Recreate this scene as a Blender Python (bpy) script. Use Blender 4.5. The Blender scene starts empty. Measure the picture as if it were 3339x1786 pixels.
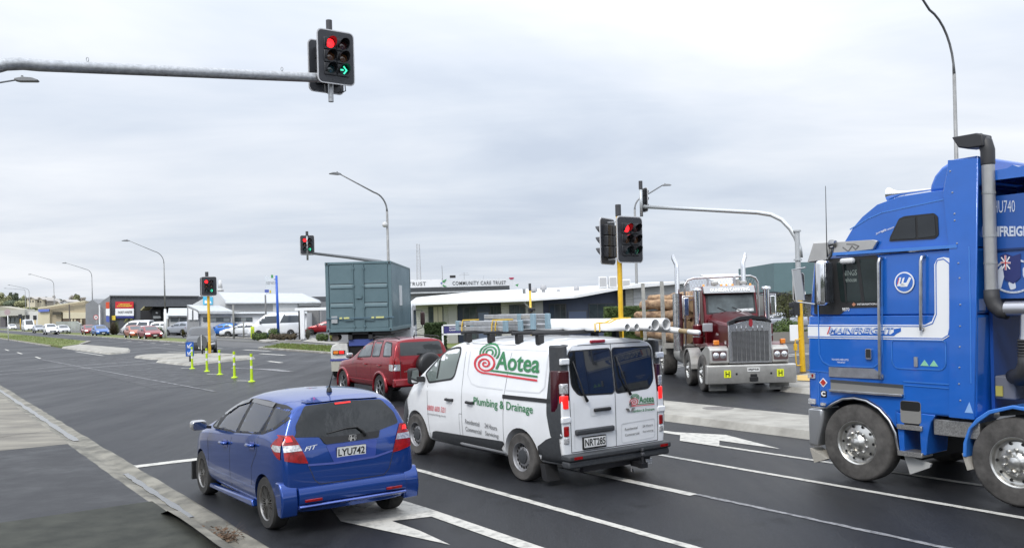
import bpy, bmesh, math, random
from mathutils import Vector, Matrix
from mathutils.bvhtree import BVHTree
from mathutils.geometry import tessellate_polygon
random.seed(7)
SC = bpy.context.scene
COL = SC.collection
R = math.radians
PI = math.pi

# ---------------------------------------------------------------- camera
FPX, HOR, CAMH, ROLL, CX = 2850.0, 1000.0, 2.474, 0.0261, 1669.5
cam_d = bpy.data.cameras.new('camera'); cam = bpy.data.objects.new('camera', cam_d)
COL.objects.link(cam); SC.camera = cam
cam_d.sensor_width = 36.0; cam_d.lens = FPX / 3339.0 * 36.0
cam_d.shift_y = (HOR - 893.0) / 3339.0
cam_d.clip_end = 6000; cam_d.clip_start = 0.1
cam.matrix_world = Matrix.Translation((0, 0, CAMH)) @ Matrix.Rotation(R(90), 4, 'X') @ Matrix.Rotation(-ROLL, 4, 'Z')

# ---------------------------------------------------------------- world and sun
SUN_AZ, SUN_EL = R(-150), R(46)      # azimuth from +Y towards +X
w = bpy.data.worlds.new('World'); SC.world = w; w.use_nodes = True
nt = w.node_tree; nt.nodes.clear()
def wn(t, **k):
    n = nt.nodes.new(t)
    for a, b in k.items(): setattr(n, a, b)
    return n
out = wn('ShaderNodeOutputWorld'); bg = wn('ShaderNodeBackground'); bg2 = wn('ShaderNodeBackground'); mixs = wn('ShaderNodeMixShader')
sky = wn('ShaderNodeTexSky', sky_type='NISHITA'); sky.sun_disc = False
sky.sun_elevation = SUN_EL; sky.sun_rotation = SUN_AZ; sky.air_density = 1.0; sky.dust_density = 2.0
bg.inputs['Strength'].default_value = 0.12
nt.links.new(sky.outputs[0], bg.inputs['Color'])
tc = wn('ShaderNodeTexCoord'); sep = wn('ShaderNodeSeparateXYZ'); nt.links.new(tc.outputs['Generated'], sep.inputs[0])
def wm(op, a=None, b=None, c=None):
    n = wn('ShaderNodeMath', operation=op)
    for i, v in enumerate((a, b, c)):
        if v is None: continue
        if isinstance(v, (int, float)): n.inputs[i].default_value = v
        else: nt.links.new(v, n.inputs[i])
    return n.outputs[0]
zc_ = wm('ADD', wm('MAXIMUM', sep.outputs['Z'], 0.0), 0.10)
cxo = wm('DIVIDE', sep.outputs['X'], zc_); cyo = wm('DIVIDE', sep.outputs['Y'], zc_)
cmb = wn('ShaderNodeCombineXYZ'); nt.links.new(cxo, cmb.inputs[0]); nt.links.new(cyo, cmb.inputs[1])
def wnoise(scale, detail, rough, sx=1, sy=1, rot=0.0, dist=0.0, seed=0.0):
    mp = wn('ShaderNodeMapping'); mp.inputs['Scale'].default_value = (sx, sy, 1); mp.inputs['Rotation'].default_value = (0, 0, rot)
    mp.inputs['Location'].default_value = (seed, seed * .7, 0)
    nt.links.new(cmb.outputs[0], mp.inputs[0])
    n = wn('ShaderNodeTexNoise'); n.inputs['Scale'].default_value = scale; n.inputs['Detail'].default_value = detail
    n.inputs['Roughness'].default_value = rough; n.inputs['Distortion'].default_value = dist
    nt.links.new(mp.outputs[0], n.inputs['Vector']); return n.outputs['Fac']
n1 = wnoise(0.50, 5, 0.55, 0.75, 1.0, R(-25), 0.4, 3.1)
n2 = wnoise(0.22, 4, 0.5, 0.9, 1.2, R(-10), 0.3, 9.4)
n3 = wnoise(1.3, 6, 0.6, 0.6, 1.0, R(-30), 0.5, 5.7)
def ramp(fac, stops):
    r = wn('ShaderNodeValToRGB'); cr = r.color_ramp
    while len(cr.elements) < len(stops): cr.elements.new(0.5)
    for e, (p, c) in zip(cr.elements, stops): e.position = p; e.color = (*c, 1)
    nt.links.new(fac, r.inputs[0]); return r.outputs[0]
mixf = wm('ADD', wm('MULTIPLY', n1, 0.45), wm('ADD', wm('MULTIPLY', n2, 0.38), wm('MULTIPLY', n3, 0.17)))
cloud = ramp(mixf, [(0.39, (0.49, 0.545, 0.64)), (0.46, (0.575, 0.625, 0.705)), (0.53, (0.67, 0.705, 0.765)), (0.60, (0.78, 0.80, 0.84))])
nt.links.new(cloud, bg2.inputs['Color'])
# an overcast sky is brighter overhead than near the horizon
cs = wm('ADD', 1.08, wm('MULTIPLY', wm('POWER', wm('MAXIMUM', sep.outputs['Z'], 0.0), 1.8), 2.0))
sdv = (math.sin(SUN_AZ) * math.cos(SUN_EL), math.cos(SUN_AZ) * math.cos(SUN_EL), math.sin(SUN_EL))
dt = wm('ADD', wm('MULTIPLY', sep.outputs['X'], sdv[0]), wm('ADD', wm('MULTIPLY', sep.outputs['Y'], sdv[1]), wm('MULTIPLY', sep.outputs['Z'], sdv[2])))
cs = wm('ADD', cs, wm('MULTIPLY', wm('POWER', wm('MAXIMUM', dt, 0.0), 3.0), 0.6))
bk = wn('ShaderNodeMapRange'); bk.inputs[1].default_value = .43; bk.inputs[2].default_value = .57; bk.inputs[3].default_value = -.75; bk.inputs[4].default_value = 1.5
nt.links.new(n3, bk.inputs[0])
cs = wm('ADD', cs, wm('MULTIPLY', bk.outputs[0], wm('MULTIPLY', wm('MAXIMUM', wm('MULTIPLY', sep.outputs['Y'], -1.0), 0.0), 1.0)))
nt.links.new(cs, bg2.inputs['Strength'])
mixs.inputs[0].default_value = 0.93
nt.links.new(bg.outputs[0], mixs.inputs[1]); nt.links.new(bg2.outputs[0], mixs.inputs[2]); nt.links.new(mixs.outputs[0], out.inputs[0])
sl = bpy.data.lights.new('sun', 'SUN'); sun = bpy.data.objects.new('sun', sl); COL.objects.link(sun)
sl.energy = 1.5; sl.angle = R(16); sl.color = (1.0, 0.95, 0.88)
sun.rotation_euler = Vector(sdv).to_track_quat('Z', 'Y').to_euler(); sun.location = (0, 0, 30)
SC.view_settings.view_transform = 'Standard'; SC.view_settings.look = 'None'; SC.view_settings.exposure = 0.16; SC.view_settings.gamma = 1
SC.render.engine = 'CYCLES'
try:
    SC.cycles.max_bounces = 6; SC.cycles.transparent_max_bounces = 12; SC.cycles.caustics_reflective = False; SC.cycles.caustics_refractive = False
except Exception: pass

# ---------------------------------------------------------------- pixel -> place (photograph pixels, with a known distance or height)
_c, _s = math.cos(ROLL), math.sin(ROLL)
def ray(x, y):
    dx, dy = x - CX, y - HOR
    return (dx * _c - dy * _s) / FPX, -(dx * _s + dy * _c) / FPX
def G(x, y, z=0.0):
    rx, rz = ray(x, y); Y = (z - CAMH) / rz
    return (rx * Y, Y)
def P(x, y, Y):
    rx, rz = ray(x, y); return (rx * Y, Y, CAMH + rz * Y)
TH = 0.613
def RP(a, r, z=0.0):                      # along the road, right of the camera
    return (-a * math.sin(TH) + r * math.cos(TH), a * math.cos(TH) + r * math.sin(TH), z)

# ---------------------------------------------------------------- materials
MATS = {}
def mat(name, col, rough=0.5, metal=0.0, coat=0.0, spec=0.5, emit=None, es=0.0, noise=0.0, nscale=5.0, bump=0.0, bscale=40.0, alpha=1.0, trans=0.0, rnoise=0.0, col2=None, stretch=None, thr=(0.35, 0.65)):
    if name in MATS: return MATS[name]
    m = bpy.data.materials.new(name); m.use_nodes = True; MATS[name] = m
    n = m.node_tree; b = n.nodes['Principled BSDF']
    b.inputs['Base Color'].default_value = (*col, 1); b.inputs['Roughness'].default_value = rough; b.inputs['Metallic'].default_value = metal
    b.inputs['Coat Weight'].default_value = coat; b.inputs['Coat Roughness'].default_value = 0.04
    b.inputs['Specular IOR Level'].default_value = spec
    if trans: b.inputs['Transmission Weight'].default_value = trans
    if alpha < 1: b.inputs['Alpha'].default_value = alpha
    if emit: b.inputs['Emission Color'].default_value = (*emit, 1); b.inputs['Emission Strength'].default_value = es
    if noise or bump or rnoise or col2:
        t = n.nodes.new('ShaderNodeTexCoord'); src = t.outputs['Object']
        if stretch:
            mp = n.nodes.new('ShaderNodeMapping'); mp.inputs['Scale'].default_value = stretch; n.links.new(src, mp.inputs[0]); src = mp.outputs[0]
        if noise or rnoise or col2:
            x = n.nodes.new('ShaderNodeTexNoise'); x.inputs['Scale'].default_value = nscale; x.inputs['Detail'].default_value = 8; x.inputs['Roughness'].default_value = 0.62
            n.links.new(src, x.inputs['Vector'])
            r = n.nodes.new('ShaderNodeValToRGB'); r.color_ramp.elements[0].position = thr[0]; r.color_ramp.elements[1].position = thr[1]
            c2 = col2 if col2 else tuple(max(0, c * (1 - noise)) for c in col)
            c1 = col if col2 else tuple(min(1, c * (1 + noise * .5)) for c in col)
            r.color_ramp.elements[0].color = (*c2, 1); r.color_ramp.elements[1].color = (*c1, 1)
            n.links.new(x.outputs['Fac'], r.inputs[0]); n.links.new(r.outputs[0], b.inputs['Base Color'])
            if rnoise:
                mr = n.nodes.new('ShaderNodeMapRange'); mr.inputs[3].default_value = rough - rnoise; mr.inputs[4].default_value = rough + rnoise
                mr.inputs[1].default_value = .35; mr.inputs[2].default_value = .65
                n.links.new(x.outputs['Fac'], mr.inputs[0]); n.links.new(mr.outputs[0], b.inputs['Roughness'])
        if bump:
            x2 = n.nodes.new('ShaderNodeTexNoise'); x2.inputs['Scale'].default_value = bscale; x2.inputs['Detail'].default_value = 4
            n.links.new(src, x2.inputs['Vector'])
            bp = n.nodes.new('ShaderNodeBump'); bp.inputs['Strength'].default_value = bump; bp.inputs['Distance'].default_value = 0.01
            n.links.new(x2.outputs['Fac'], bp.inputs['Height']); n.links.new(bp.outputs[0], b.inputs['Normal'])
    return m
def ribbed(name, col, axis, period, rough=0.5, metal=0.0, strength=0.6, noise=0.1):
    m = mat(name, col, rough, metal, noise=noise, nscale=1.5)
    n = m.node_tree; b = n.nodes['Principled BSDF']
    t = n.nodes.new('ShaderNodeTexCoord'); wv = n.nodes.new('ShaderNodeTexWave'); wv.bands_direction = axis; wv.inputs['Scale'].default_value = 0.314 / period
    n.links.new(t.outputs['Object'], wv.inputs['Vector'])
    bp = n.nodes.new('ShaderNodeBump'); bp.inputs['Strength'].default_value = strength; bp.inputs['Distance'].default_value = 0.03
    n.links.new(wv.outputs['Fac'], bp.inputs['Height']); n.links.new(bp.outputs[0], b.inputs['Normal'])
    return m
GLASS = mat('dark_glass', (0.012, 0.014, 0.016), 0.03, coat=0.3, spec=0.6)
def clear_glass(name, tint, refl=1.0, ior=1.5):
    m = bpy.data.materials.new(name); m.use_nodes = True; MATS[name] = m; n = m.node_tree; n.nodes.clear()
    o = n.nodes.new('ShaderNodeOutputMaterial'); mx = n.nodes.new('ShaderNodeMixShader'); t = n.nodes.new('ShaderNodeBsdfTransparent'); g = n.nodes.new('ShaderNodeBsdfGlossy'); f = n.nodes.new('ShaderNodeFresnel')
    t.inputs[0].default_value = (*tint, 1); g.inputs['Roughness'].default_value = .03; g.inputs[0].default_value = (refl, refl, refl, 1); f.inputs[0].default_value = ior
    n.links.new(f.outputs[0], mx.inputs[0]); n.links.new(t.outputs[0], mx.inputs[1]); n.links.new(g.outputs[0], mx.inputs[2]); n.links.new(mx.outputs[0], o.inputs[0]); return m
CGLASS = clear_glass('clear_car_glass', (.72, .78, .75)); CGLASS2 = clear_glass('tinted_car_glass', (.35, .37, .38), 1.0, 1.9); CGLASSR = clear_glass('green_car_glass', (.66, .74, .70), 1.0, 2.1)
GLASS2 = mat('tinted_glass', (0.05, 0.06, 0.062), 0.04, spec=0.6)
GLASS3 = mat('shop_glass', (0.08, 0.10, 0.11), 0.06, noise=.5, nscale=.7)
BLACK = mat('black_rubber', (0.018, 0.018, 0.019), 0.6)
TYRE = mat('tyre', (0.032, 0.031, 0.03), 0.85, noise=.35, nscale=9, bump=.2, bscale=60)
TYRE2 = mat('dusty_tyre', (0.085, 0.08, 0.075), 0.9, noise=.45, nscale=5, bump=.2, bscale=60)
DARK = mat('dark_underside', (0.008, 0.008, 0.008), 0.9)
PLAS = mat('grey_plastic', (0.045, 0.048, 0.052), 0.55, noise=.2, nscale=20, bump=.1, bscale=200)
WHITEP = mat('white_paint', (0.82, 0.83, 0.84), 0.32, coat=.6)
CHROME = mat('chrome', (0.75, 0.75, 0.76), 0.12, 1.0)
ALU = mat('aluminium', (0.62, 0.62, 0.62), 0.32, 1.0, noise=.2, nscale=8)
STEEL = mat('galvanised', (0.42, 0.43, 0.44), 0.42, 0.6, noise=.25, nscale=14)
DULL = mat('dull_grey_metal', (0.33, 0.34, 0.34), 0.5, 0.3, noise=.25, nscale=9)
REDL = mat('red_lens', (0.30, 0.004, 0.006), 0.25, coat=.35, noise=.5, nscale=14)
REDON = mat('red_lens_lit', (0.5, 0.01, 0.01), 0.3, coat=.3, emit=(1, .02, .015), es=.75)
CLEARL = mat('clear_lens', (0.62, 0.62, 0.63), 0.1, 0.4, coat=1, noise=.5, nscale=40)
AMBER = mat('amber_lens', (0.75, 0.22, 0.02), 0.25, coat=1)
LAMPON = mat('lit_headlamp', (0.9, 0.9, 0.9), 0.2, emit=(1, .96, .88), es=2.2)
YEL = mat('yellow_paint', (0.78, 0.47, 0.02), 0.38, coat=.3, noise=.12, nscale=6)
PLATEM = mat('number_plate', (0.72, 0.72, 0.70), 0.4)
INK = mat('black_lettering', (0.012, 0.012, 0.012), 0.5)
WHITEL = mat('white_lettering', (0.8, 0.8, 0.8), 0.4)
GREENL = mat('green_lettering', (0.035, 0.2, 0.075), 0.35)
REDLT = mat('red_lettering', (0.6, 0.03, 0.045), 0.35)
GREYL = mat('grey_lettering', (0.2, 0.2, 0.2), 0.4)
SEAM = mat('panel_gap', (0.03, 0.03, 0.032), 0.7)

# ---------------------------------------------------------------- object helpers
def link(name, me, m=None, parent=None, smooth=False, auto=None):
    o = bpy.data.objects.new(name, me); COL.objects.link(o)
    if m is not None:
        for q in (m if isinstance(m, (list, tuple)) else [m]): me.materials.append(q)
    if parent is not None: o.parent = parent
    if smooth:
        me.polygons.foreach_set('use_smooth', [True] * len(me.polygons))
        if auto is not None:
            try: me.set_sharp_from_angle(angle=R(auto))
            except Exception: pass
    return o
def thing(name, label, cat, loc=(0, 0, 0), rz=0.0, group=None):
    o = bpy.data.objects.new(name, None); COL.objects.link(o); o.empty_display_size = .2
    o.location = loc; o.rotation_euler = (0, 0, rz); return tag(o, label, cat, group)
def tag(o, label=None, cat=None, group=None, kind=None):
    if label: o['label'] = label
    if cat: o['category'] = cat
    if group: o['group'] = group
    if kind: o['kind'] = kind
    return o
def struct(o): o['kind'] = 'structure'; return o
class MB:
    def __init__(s): s.v = []; s.f = []; s.mi = []
    def face(s, pts, mi=0):
        n = len(s.v); s.v += [tuple(p) for p in pts]; s.f.append(tuple(range(n, n + len(pts)))); s.mi.append(mi); return s
    def add(s, vs, fs, mi=0):
        n = len(s.v); s.v += [tuple(p) for p in vs]; s.f += [tuple(i + n for i in f) for f in fs]; s.mi += [mi] * len(fs); return s
    def box(s, x0, x1, y0, y1, z0, z1, M=None, mi=0):
        vs = [(x, y, z) for z in (z0, z1) for (x, y) in ((x0, y0), (x1, y0), (x1, y1), (x0, y1))]
        if M is not None: vs = [tuple(M @ Vector(v)) for v in vs]
        return s.add(vs, [(3, 2, 1, 0), (4, 5, 6, 7), (0, 1, 5, 4), (1, 2, 6, 5), (2, 3, 7, 6), (3, 0, 4, 7)], mi)
    def bar(s, a, b, wd, ht=None, mi=0):          # a square bar between two points
        a = Vector(a); b = Vector(b); d = (b - a); L = d.length
        if L < 1e-6: return s
        q = d.to_track_quat('X', 'Z').to_matrix().to_4x4(); ht = ht or wd
        return s.box(0, L, -wd / 2, wd / 2, -ht / 2, ht / 2, Matrix.Translation(a) @ q, mi)
    def tube(s, pts, r, n=10, cap=True, mi=0):
        pts = [Vector(p) for p in pts]; k = len(pts)
        rr = r if isinstance(r, (list, tuple)) else [r] * k
        t0 = (pts[1] - pts[0]).normalized(); up = Vector((0, 0, 1)) if abs(t0.z) < .9 else Vector((1, 0, 0))
        nx = t0.cross(up).normalized(); vs = []
        for i, p in enumerate(pts):
            t = (pts[min(i + 1, k - 1)] - pts[max(i - 1, 0)]).normalized()
            nx = (nx - t * nx.dot(t)).normalized(); ny = t.cross(nx)
            for j in range(n):
                a = 2 * PI * j / n; vs.append(p + (nx * math.cos(a) + ny * math.sin(a)) * rr[i])
        fs = [(i * n + j, i * n + (j + 1) % n, (i + 1) * n + (j + 1) % n, (i + 1) * n + j) for i in range(k - 1) for j in range(n)]
        if cap: fs += [tuple(reversed(range(n))), tuple(range((k - 1) * n, k * n))]
        return s.add(vs, fs, mi)
    def lathe(s, prof, axis='z', n=24, org=(0, 0, 0), mi=0, M=None):
        vs = []
        for (r, h) in prof:
            for j in range(n):
                a = 2 * PI * j / n; c, d = r * math.cos(a), r * math.sin(a)
                p = {'z': (c, d, h), 'y': (d, h, c), 'x': (h, c, d)}[axis]
                p = Vector((p[0] + org[0], p[1] + org[1], p[2] + org[2])); vs.append(M @ p if M is not None else p)
        fs = [(i * n + j, i * n + (j + 1) % n, (i + 1) * n + (j + 1) % n, (i + 1) * n + j) for i in range(len(prof) - 1) for j in range(n)]
        return s.add(vs, fs, mi)
    def prism(s, poly, d0, d1, axis='y', mi=0, M=None):   # 2-D polygon extruded along an axis
        def p3(p, d): return {'y': (p[0], d, p[1]), 'x': (d, p[0], p[1]), 'z': (p[0], p[1], d)}[axis]
        n = len(poly); vs = [p3(p, d0) for p in poly] + [p3(p, d1) for p in poly]
        if M is not None: vs = [tuple(M @ Vector(v)) for v in vs]
        tri = tessellate_polygon([[Vector((p[0], p[1], 0)) for p in poly]])
        fs = [tuple(t) for t in tri] + [tuple(i + n for i in reversed(t)) for t in tri] + [(i, (i + 1) % n, (i + 1) % n + n, i + n) for i in range(n)]
        return s.add(vs, fs, mi)
    def mesh(s, name='m', fix=True):
        me = bpy.data.meshes.new(name); me.from_pydata(s.v, [], s.f); me.polygons.foreach_set('material_index', s.mi)
        if fix:
            bm = bmesh.new(); bm.from_mesh(me); bmesh.ops.remove_doubles(bm, verts=bm.verts, dist=1e-5)
            bmesh.ops.dissolve_degenerate(bm, edges=bm.edges, dist=1e-6)
            bmesh.ops.recalc_face_normals(bm, faces=bm.faces); bm.to_mesh(me); bm.free()
        me.update(); return me
    def build(s, name, m, parent=None, smooth=False, auto=None, bevel=0.0, seg=2, loc=None):
        o = link(name, s.mesh(name), m, parent, smooth or bevel > 0, auto if auto else (40 if bevel > 0 else None))
        if bevel:
            b = o.modifiers.new('bevel', 'BEVEL'); b.width = bevel; b.segments = seg; b.limit_method = 'ANGLE'; b.angle_limit = R(35)
            b.harden_normals = False
        if loc: o.location = loc
        return o
def rrect(x0, x1, y0, y1, r, n=5):
    pts = []
    for (cx, cy, a0) in ((x1 - r, y1 - r, 0), (x0 + r, y1 - r, 90), (x0 + r, y0 + r, 180), (x1 - r, y0 + r, 270)):
        for k in range(n + 1):
            a = R(a0 + 90 * k / n); pts.append((cx + r * math.cos(a), cy + r * math.sin(a)))
    return pts
def rpoly(poly, r, n=4):                      # rounded polygon
    out_ = []; k = len(poly)
    for i in range(k):
        a, b, c = Vector(poly[i - 1]), Vector(poly[i]), Vector(poly[(i + 1) % k])
        d1 = (a - b); d2 = (c - b); rr = min(r, d1.length * .45, d2.length * .45)
        p1 = b + d1.normalized() * rr; p2 = b + d2.normalized() * rr
        for j in range(n + 1):
            t = j / n; out_.append(tuple(p1 * (1 - t) ** 2 + b * 2 * t * (1 - t) + p2 * t * t))
    return out_
def interp(x, tab):
    if x <= tab[0][0]: return tab[0][1]
    for (a, b), (c, d) in zip(tab, tab[1:]):
        if x <= c:
            t = (x - a) / (c - a) if c > a else 0; return b + (d - b) * t
    return tab[-1][1]
def sinterp(x, tab):                          # smoothed interpolation
    h_ = .06; return (interp(x - h_, tab) + 2 * interp(x, tab) + interp(x + h_, tab)) / 4
_tc = {}
def text_mesh(txt, bold=0.0, shear=0.0, spacing=1.0):
    key = (txt, bold, shear, spacing)
    if key in _tc: return _tc[key]
    cu = bpy.data.curves.new('t', 'FONT'); cu.body = txt; cu.size = 1; cu.offset = bold; cu.shear = shear; cu.space_character = spacing
    cu.resolution_u = 3
    o = bpy.data.objects.new('t', cu); COL.objects.link(o); bpy.context.view_layer.update()
    me = bpy.data.meshes.new_from_object(o.evaluated_get(bpy.context.evaluated_depsgraph_get()))
    vs = [tuple(v.co) for v in me.vertices]; fs = [tuple(p.vertices) for p in me.polygons]
    bpy.data.objects.remove(o); bpy.data.meshes.remove(me); bpy.data.curves.remove(cu)
    xs = [v[0] for v in vs]; ys = [v[1] for v in vs]; x0, x1, y0, y1 = min(xs), max(xs), min(ys), max(ys)
    vs = [((v[0] - x0) / (x1 - x0), (v[1] - y0) / (y1 - y0)) for v in vs]
    _tc[key] = (vs, fs); return _tc[key]
def quadmap(q, s, t):                         # q: bl, br, tr, tl
    a = Vector(q[0]) * (1 - s) * (1 - t) + Vector(q[1]) * s * (1 - t) + Vector(q[2]) * s * t + Vector(q[3]) * (1 - s) * t
    return tuple(a)
def text_on(mb, txt, q, bold=0.0, shear=0.0, spacing=1.0, mi=0):
    vs, fs = text_mesh(txt, bold, shear, spacing)
    return mb.add([quadmap(q, *v) for v in vs], fs, mi)

# ---------------------------------------------------------------- decals laid on a curved body
class Skin:
    def __init__(s, obj):
        me = obj.data; s.bvh = BVHTree.FromPolygons([v.co.copy() for v in me.vertices], [tuple(p.vertices) for p in me.polygons])
    def hit(s, a, b, mode, sgn=1):
        if mode == 'side': o, d = Vector((a, 4 * sgn, b)), Vector((0, -sgn, 0))
        elif mode == 'rear': o, d = Vector((-6, a, b)), Vector((1, 0, 0))
        elif mode == 'front': o, d = Vector((9, a, b)), Vector((-1, 0, 0))
        else: o, d = Vector((a, b, 6)), Vector((0, 0, -1))
        r = s.bvh.ray_cast(o, d)
        if r[0] is None:
            g = o + d * (3.1 if mode == 'side' else 5); q = s.bvh.find_nearest(g); return q[0], -d
        n = r[1]
        if n.dot(d) > 0: n = -n
        return r[0], (n - d).normalized()
    def patch(s, poly, mode, sgn=1, eps=0.004, step=0.12, clip=None):
        bm = bmesh.new(); vs = [bm.verts.new((p[0], p[1], 0)) for p in poly]
        try: bm.faces.new(vs)
        except ValueError: bm.free(); return [], []
        xs = [p[0] for p in poly]; ys = [p[1] for p in poly]
        for ax, lo, hi in ((0, min(xs), max(xs)), (1, min(ys), max(ys))):
            k = int((hi - lo) / step)
            for i in range(1, k + 1):
                c = lo + (hi - lo) * i / (k + 1); co = (c, 0, 0) if ax == 0 else (0, c, 0); no = (1, 0, 0) if ax == 0 else (0, 1, 0)
                bmesh.ops.bisect_plane(bm, geom=bm.verts[:] + bm.edges[:] + bm.faces[:], plane_co=co, plane_no=no, dist=1e-5)
        bmesh.ops.triangulate(bm, faces=bm.faces)
        bm.verts.index_update(); out_ = []
        for v in bm.verts:
            p, n = s.hit(v.co.x, v.co.y, mode, sgn); out_.append(tuple(p + n * eps))
        fs = [tuple(v.index for v in f.verts) for f in bm.faces]; bm.free(); return out_, fs
    def decal(s, name, polys, mode, m, parent, sgn=1, eps=0.004, step=0.12, smooth=True):
        if polys and not isinstance(polys[0][0], (tuple, list)): polys = [polys]
        mb = MB()
        for p in polys:
            v, f = s.patch(p, mode, sgn, eps, step); mb.add(v, f)
        return link(name, mb.mesh(name), m, parent, smooth)
    def text(s, name, txt, q, mode, m, parent, sgn=1, eps=0.006, bold=0.0, shear=0.0, spacing=1.0):
        items = txt if isinstance(txt, list) else [(txt, q)]
        if len(items) > 1: return [s.text(name, t, qq, mode, m, parent, sgn, eps, bold, shear, spacing) for t, qq in items]
        mb = MB()
        for t, qq in items:
            vs, fs = text_mesh(t, bold, shear, spacing); o_ = []
            for v in vs:
                a, b = quadmap(qq, *v); p, n = s.hit(a, b, mode, sgn); o_.append(tuple(p + n * eps))
            mb.add(o_, fs)
        return link(name, mb.mesh(name, fix=False), m, parent)
def strip(pts, wd, closed=False):            # thin ribbon polygons along a 2-D polyline
    out_ = []; k = len(pts)
    for i in range(k if closed else k - 1):
        a, b = Vector(pts[i]), Vector(pts[(i + 1) % k]); d = (b - a)
        if d.length < 1e-6: continue
        d.normalize(); n = Vector((-d.y, d.x)) * wd / 2; e = d * wd * .3
        out_.append([tuple(a - e + n), tuple(a - e - n), tuple(b + e - n), tuple(b + e + n)])
    return out_

# ---------------------------------------------------------------- vehicle bodies
def carbody(name, p, m, parent, arches, levels=2):
    us = p['us']; rear = p['rear']; front = p['front']
    ur0 = us[0]; uf0 = us[-1]; N = 12
    def sec(u):
        W = sinterp(u, p['W']); w0 = interp(u, p['w0']); belt = sinterp(u, p['belt']); top = sinterp(u, p['top'])
        if top < belt + .02: belt = top - .02
        dh = top - belt; th = p.get('th', .35); Wg = W * p.get('gk', .93)
        kk = min(1, dh / .3)
        vt = Wg - th * dh
        rt = p.get('edge', .07) * kk + .012
        return [(0, w0), (W * .70, w0), (W * .93, w0 + .03), (W * p.get('sill', .985), w0 + .16), (W, w0 + (belt - w0) * .5), (W * .992, belt - .10), (Wg + (W - Wg) * .45, belt - .012),
                (Wg - .004, belt + dh * .10), (Wg - th * dh * .55, belt + dh * .55), (vt, top - rt), (vt - rt * 1.3, top - rt * .22), (vt * .5, top + p.get('crown', .02) * kk)
                , (0, top + p.get('crown', .02) * kk * 1.4)]
    rows = []
    for i, u in enumerate(us):
        s_ = sec(u); ring = []
        for (v, wz) in s_:
            uu = u
            if u - ur0 < .7: k = 1 - (u - ur0) / .7; uu = u + k * (interp(wz, rear) - ur0)
            if uf0 - u < .7: k = 1 - (uf0 - u) / .7; uu = u + k * (interp(wz, front) - uf0)
            ring.append((uu, v, wz))
        rows.append(ring)
    rr = p.get('rr', .05); fr = p.get('fr', .12)
    def cap(ring, du, scs):
        out_ = []
        for (sc, d) in scs: out_.append([(q[0] + d * du, q[1] * sc, q[2] + (0.0 if sc > .95 else (0.02 if j == 0 else (-.02 if j == N else 0)))) for j, q in enumerate(ring)])
        return out_
    rc = cap(rows[0], -rr, [(.965, 1.0), (.6, 1.25), (.3, 1.35), (0, 1.4)]); fc = cap(rows[-1], fr, [(.90, .8), (.6, 1.1), (.3, 1.25), (0, 1.3)])
    allr = list(reversed(rc)) + rows + fc
    mb = MB(); K = N + 1
    for sg in (1, -1):
        vs = [(q[0], q[1] * sg, q[2]) for r_ in allr for q in r_]
        fs = [(i * K + j, i * K + j + 1, (i + 1) * K + j + 1, (i + 1) * K + j) for i in range(len(allr) - 1) for j in range(K - 1)]
        mb.add(vs, fs)
    me = mb.mesh(name)
    return finish_body(name, me, m, parent, arches, levels)
LAST_SKIN = [None]
def cut_holes(o, polys, half=1.4):
    cm = MB()
    for pl in polys: cm.prism(pl, -half, half, 'y')
    c = link('cutter', cm.mesh('cutter'), DARK); b = o.modifiers.new('b', 'BOOLEAN'); b.operation = 'DIFFERENCE'; b.object = c; b.solver = 'EXACT'
    bpy.context.view_layer.update(); n0 = len(o.data.polygons)
    me = bpy.data.meshes.new_from_object(o.evaluated_get(bpy.context.evaluated_depsgraph_get())); o.modifiers.clear(); o.data = me; bpy.data.objects.remove(c)
    segs = []
    for pl in polys:
        k = len(pl); segs += [(pl[i], pl[(i + 1) % k]) for i in range(k)]
    for f in me.polygons:
        q = f.center
        if abs(f.normal.y) > .35: continue
        for (a, b_) in segs:
            dx, dz = b_[0] - a[0], b_[1] - a[1]; L2 = dx * dx + dz * dz
            if L2 < 1e-12: continue
            t = max(0, min(1, ((q.x - a[0]) * dx + (q.z - a[1]) * dz) / L2))
            if math.hypot(q.x - a[0] - t * dx, q.z - a[1] - t * dz) < .002: f.material_index = 1; f.use_smooth = False; break
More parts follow.
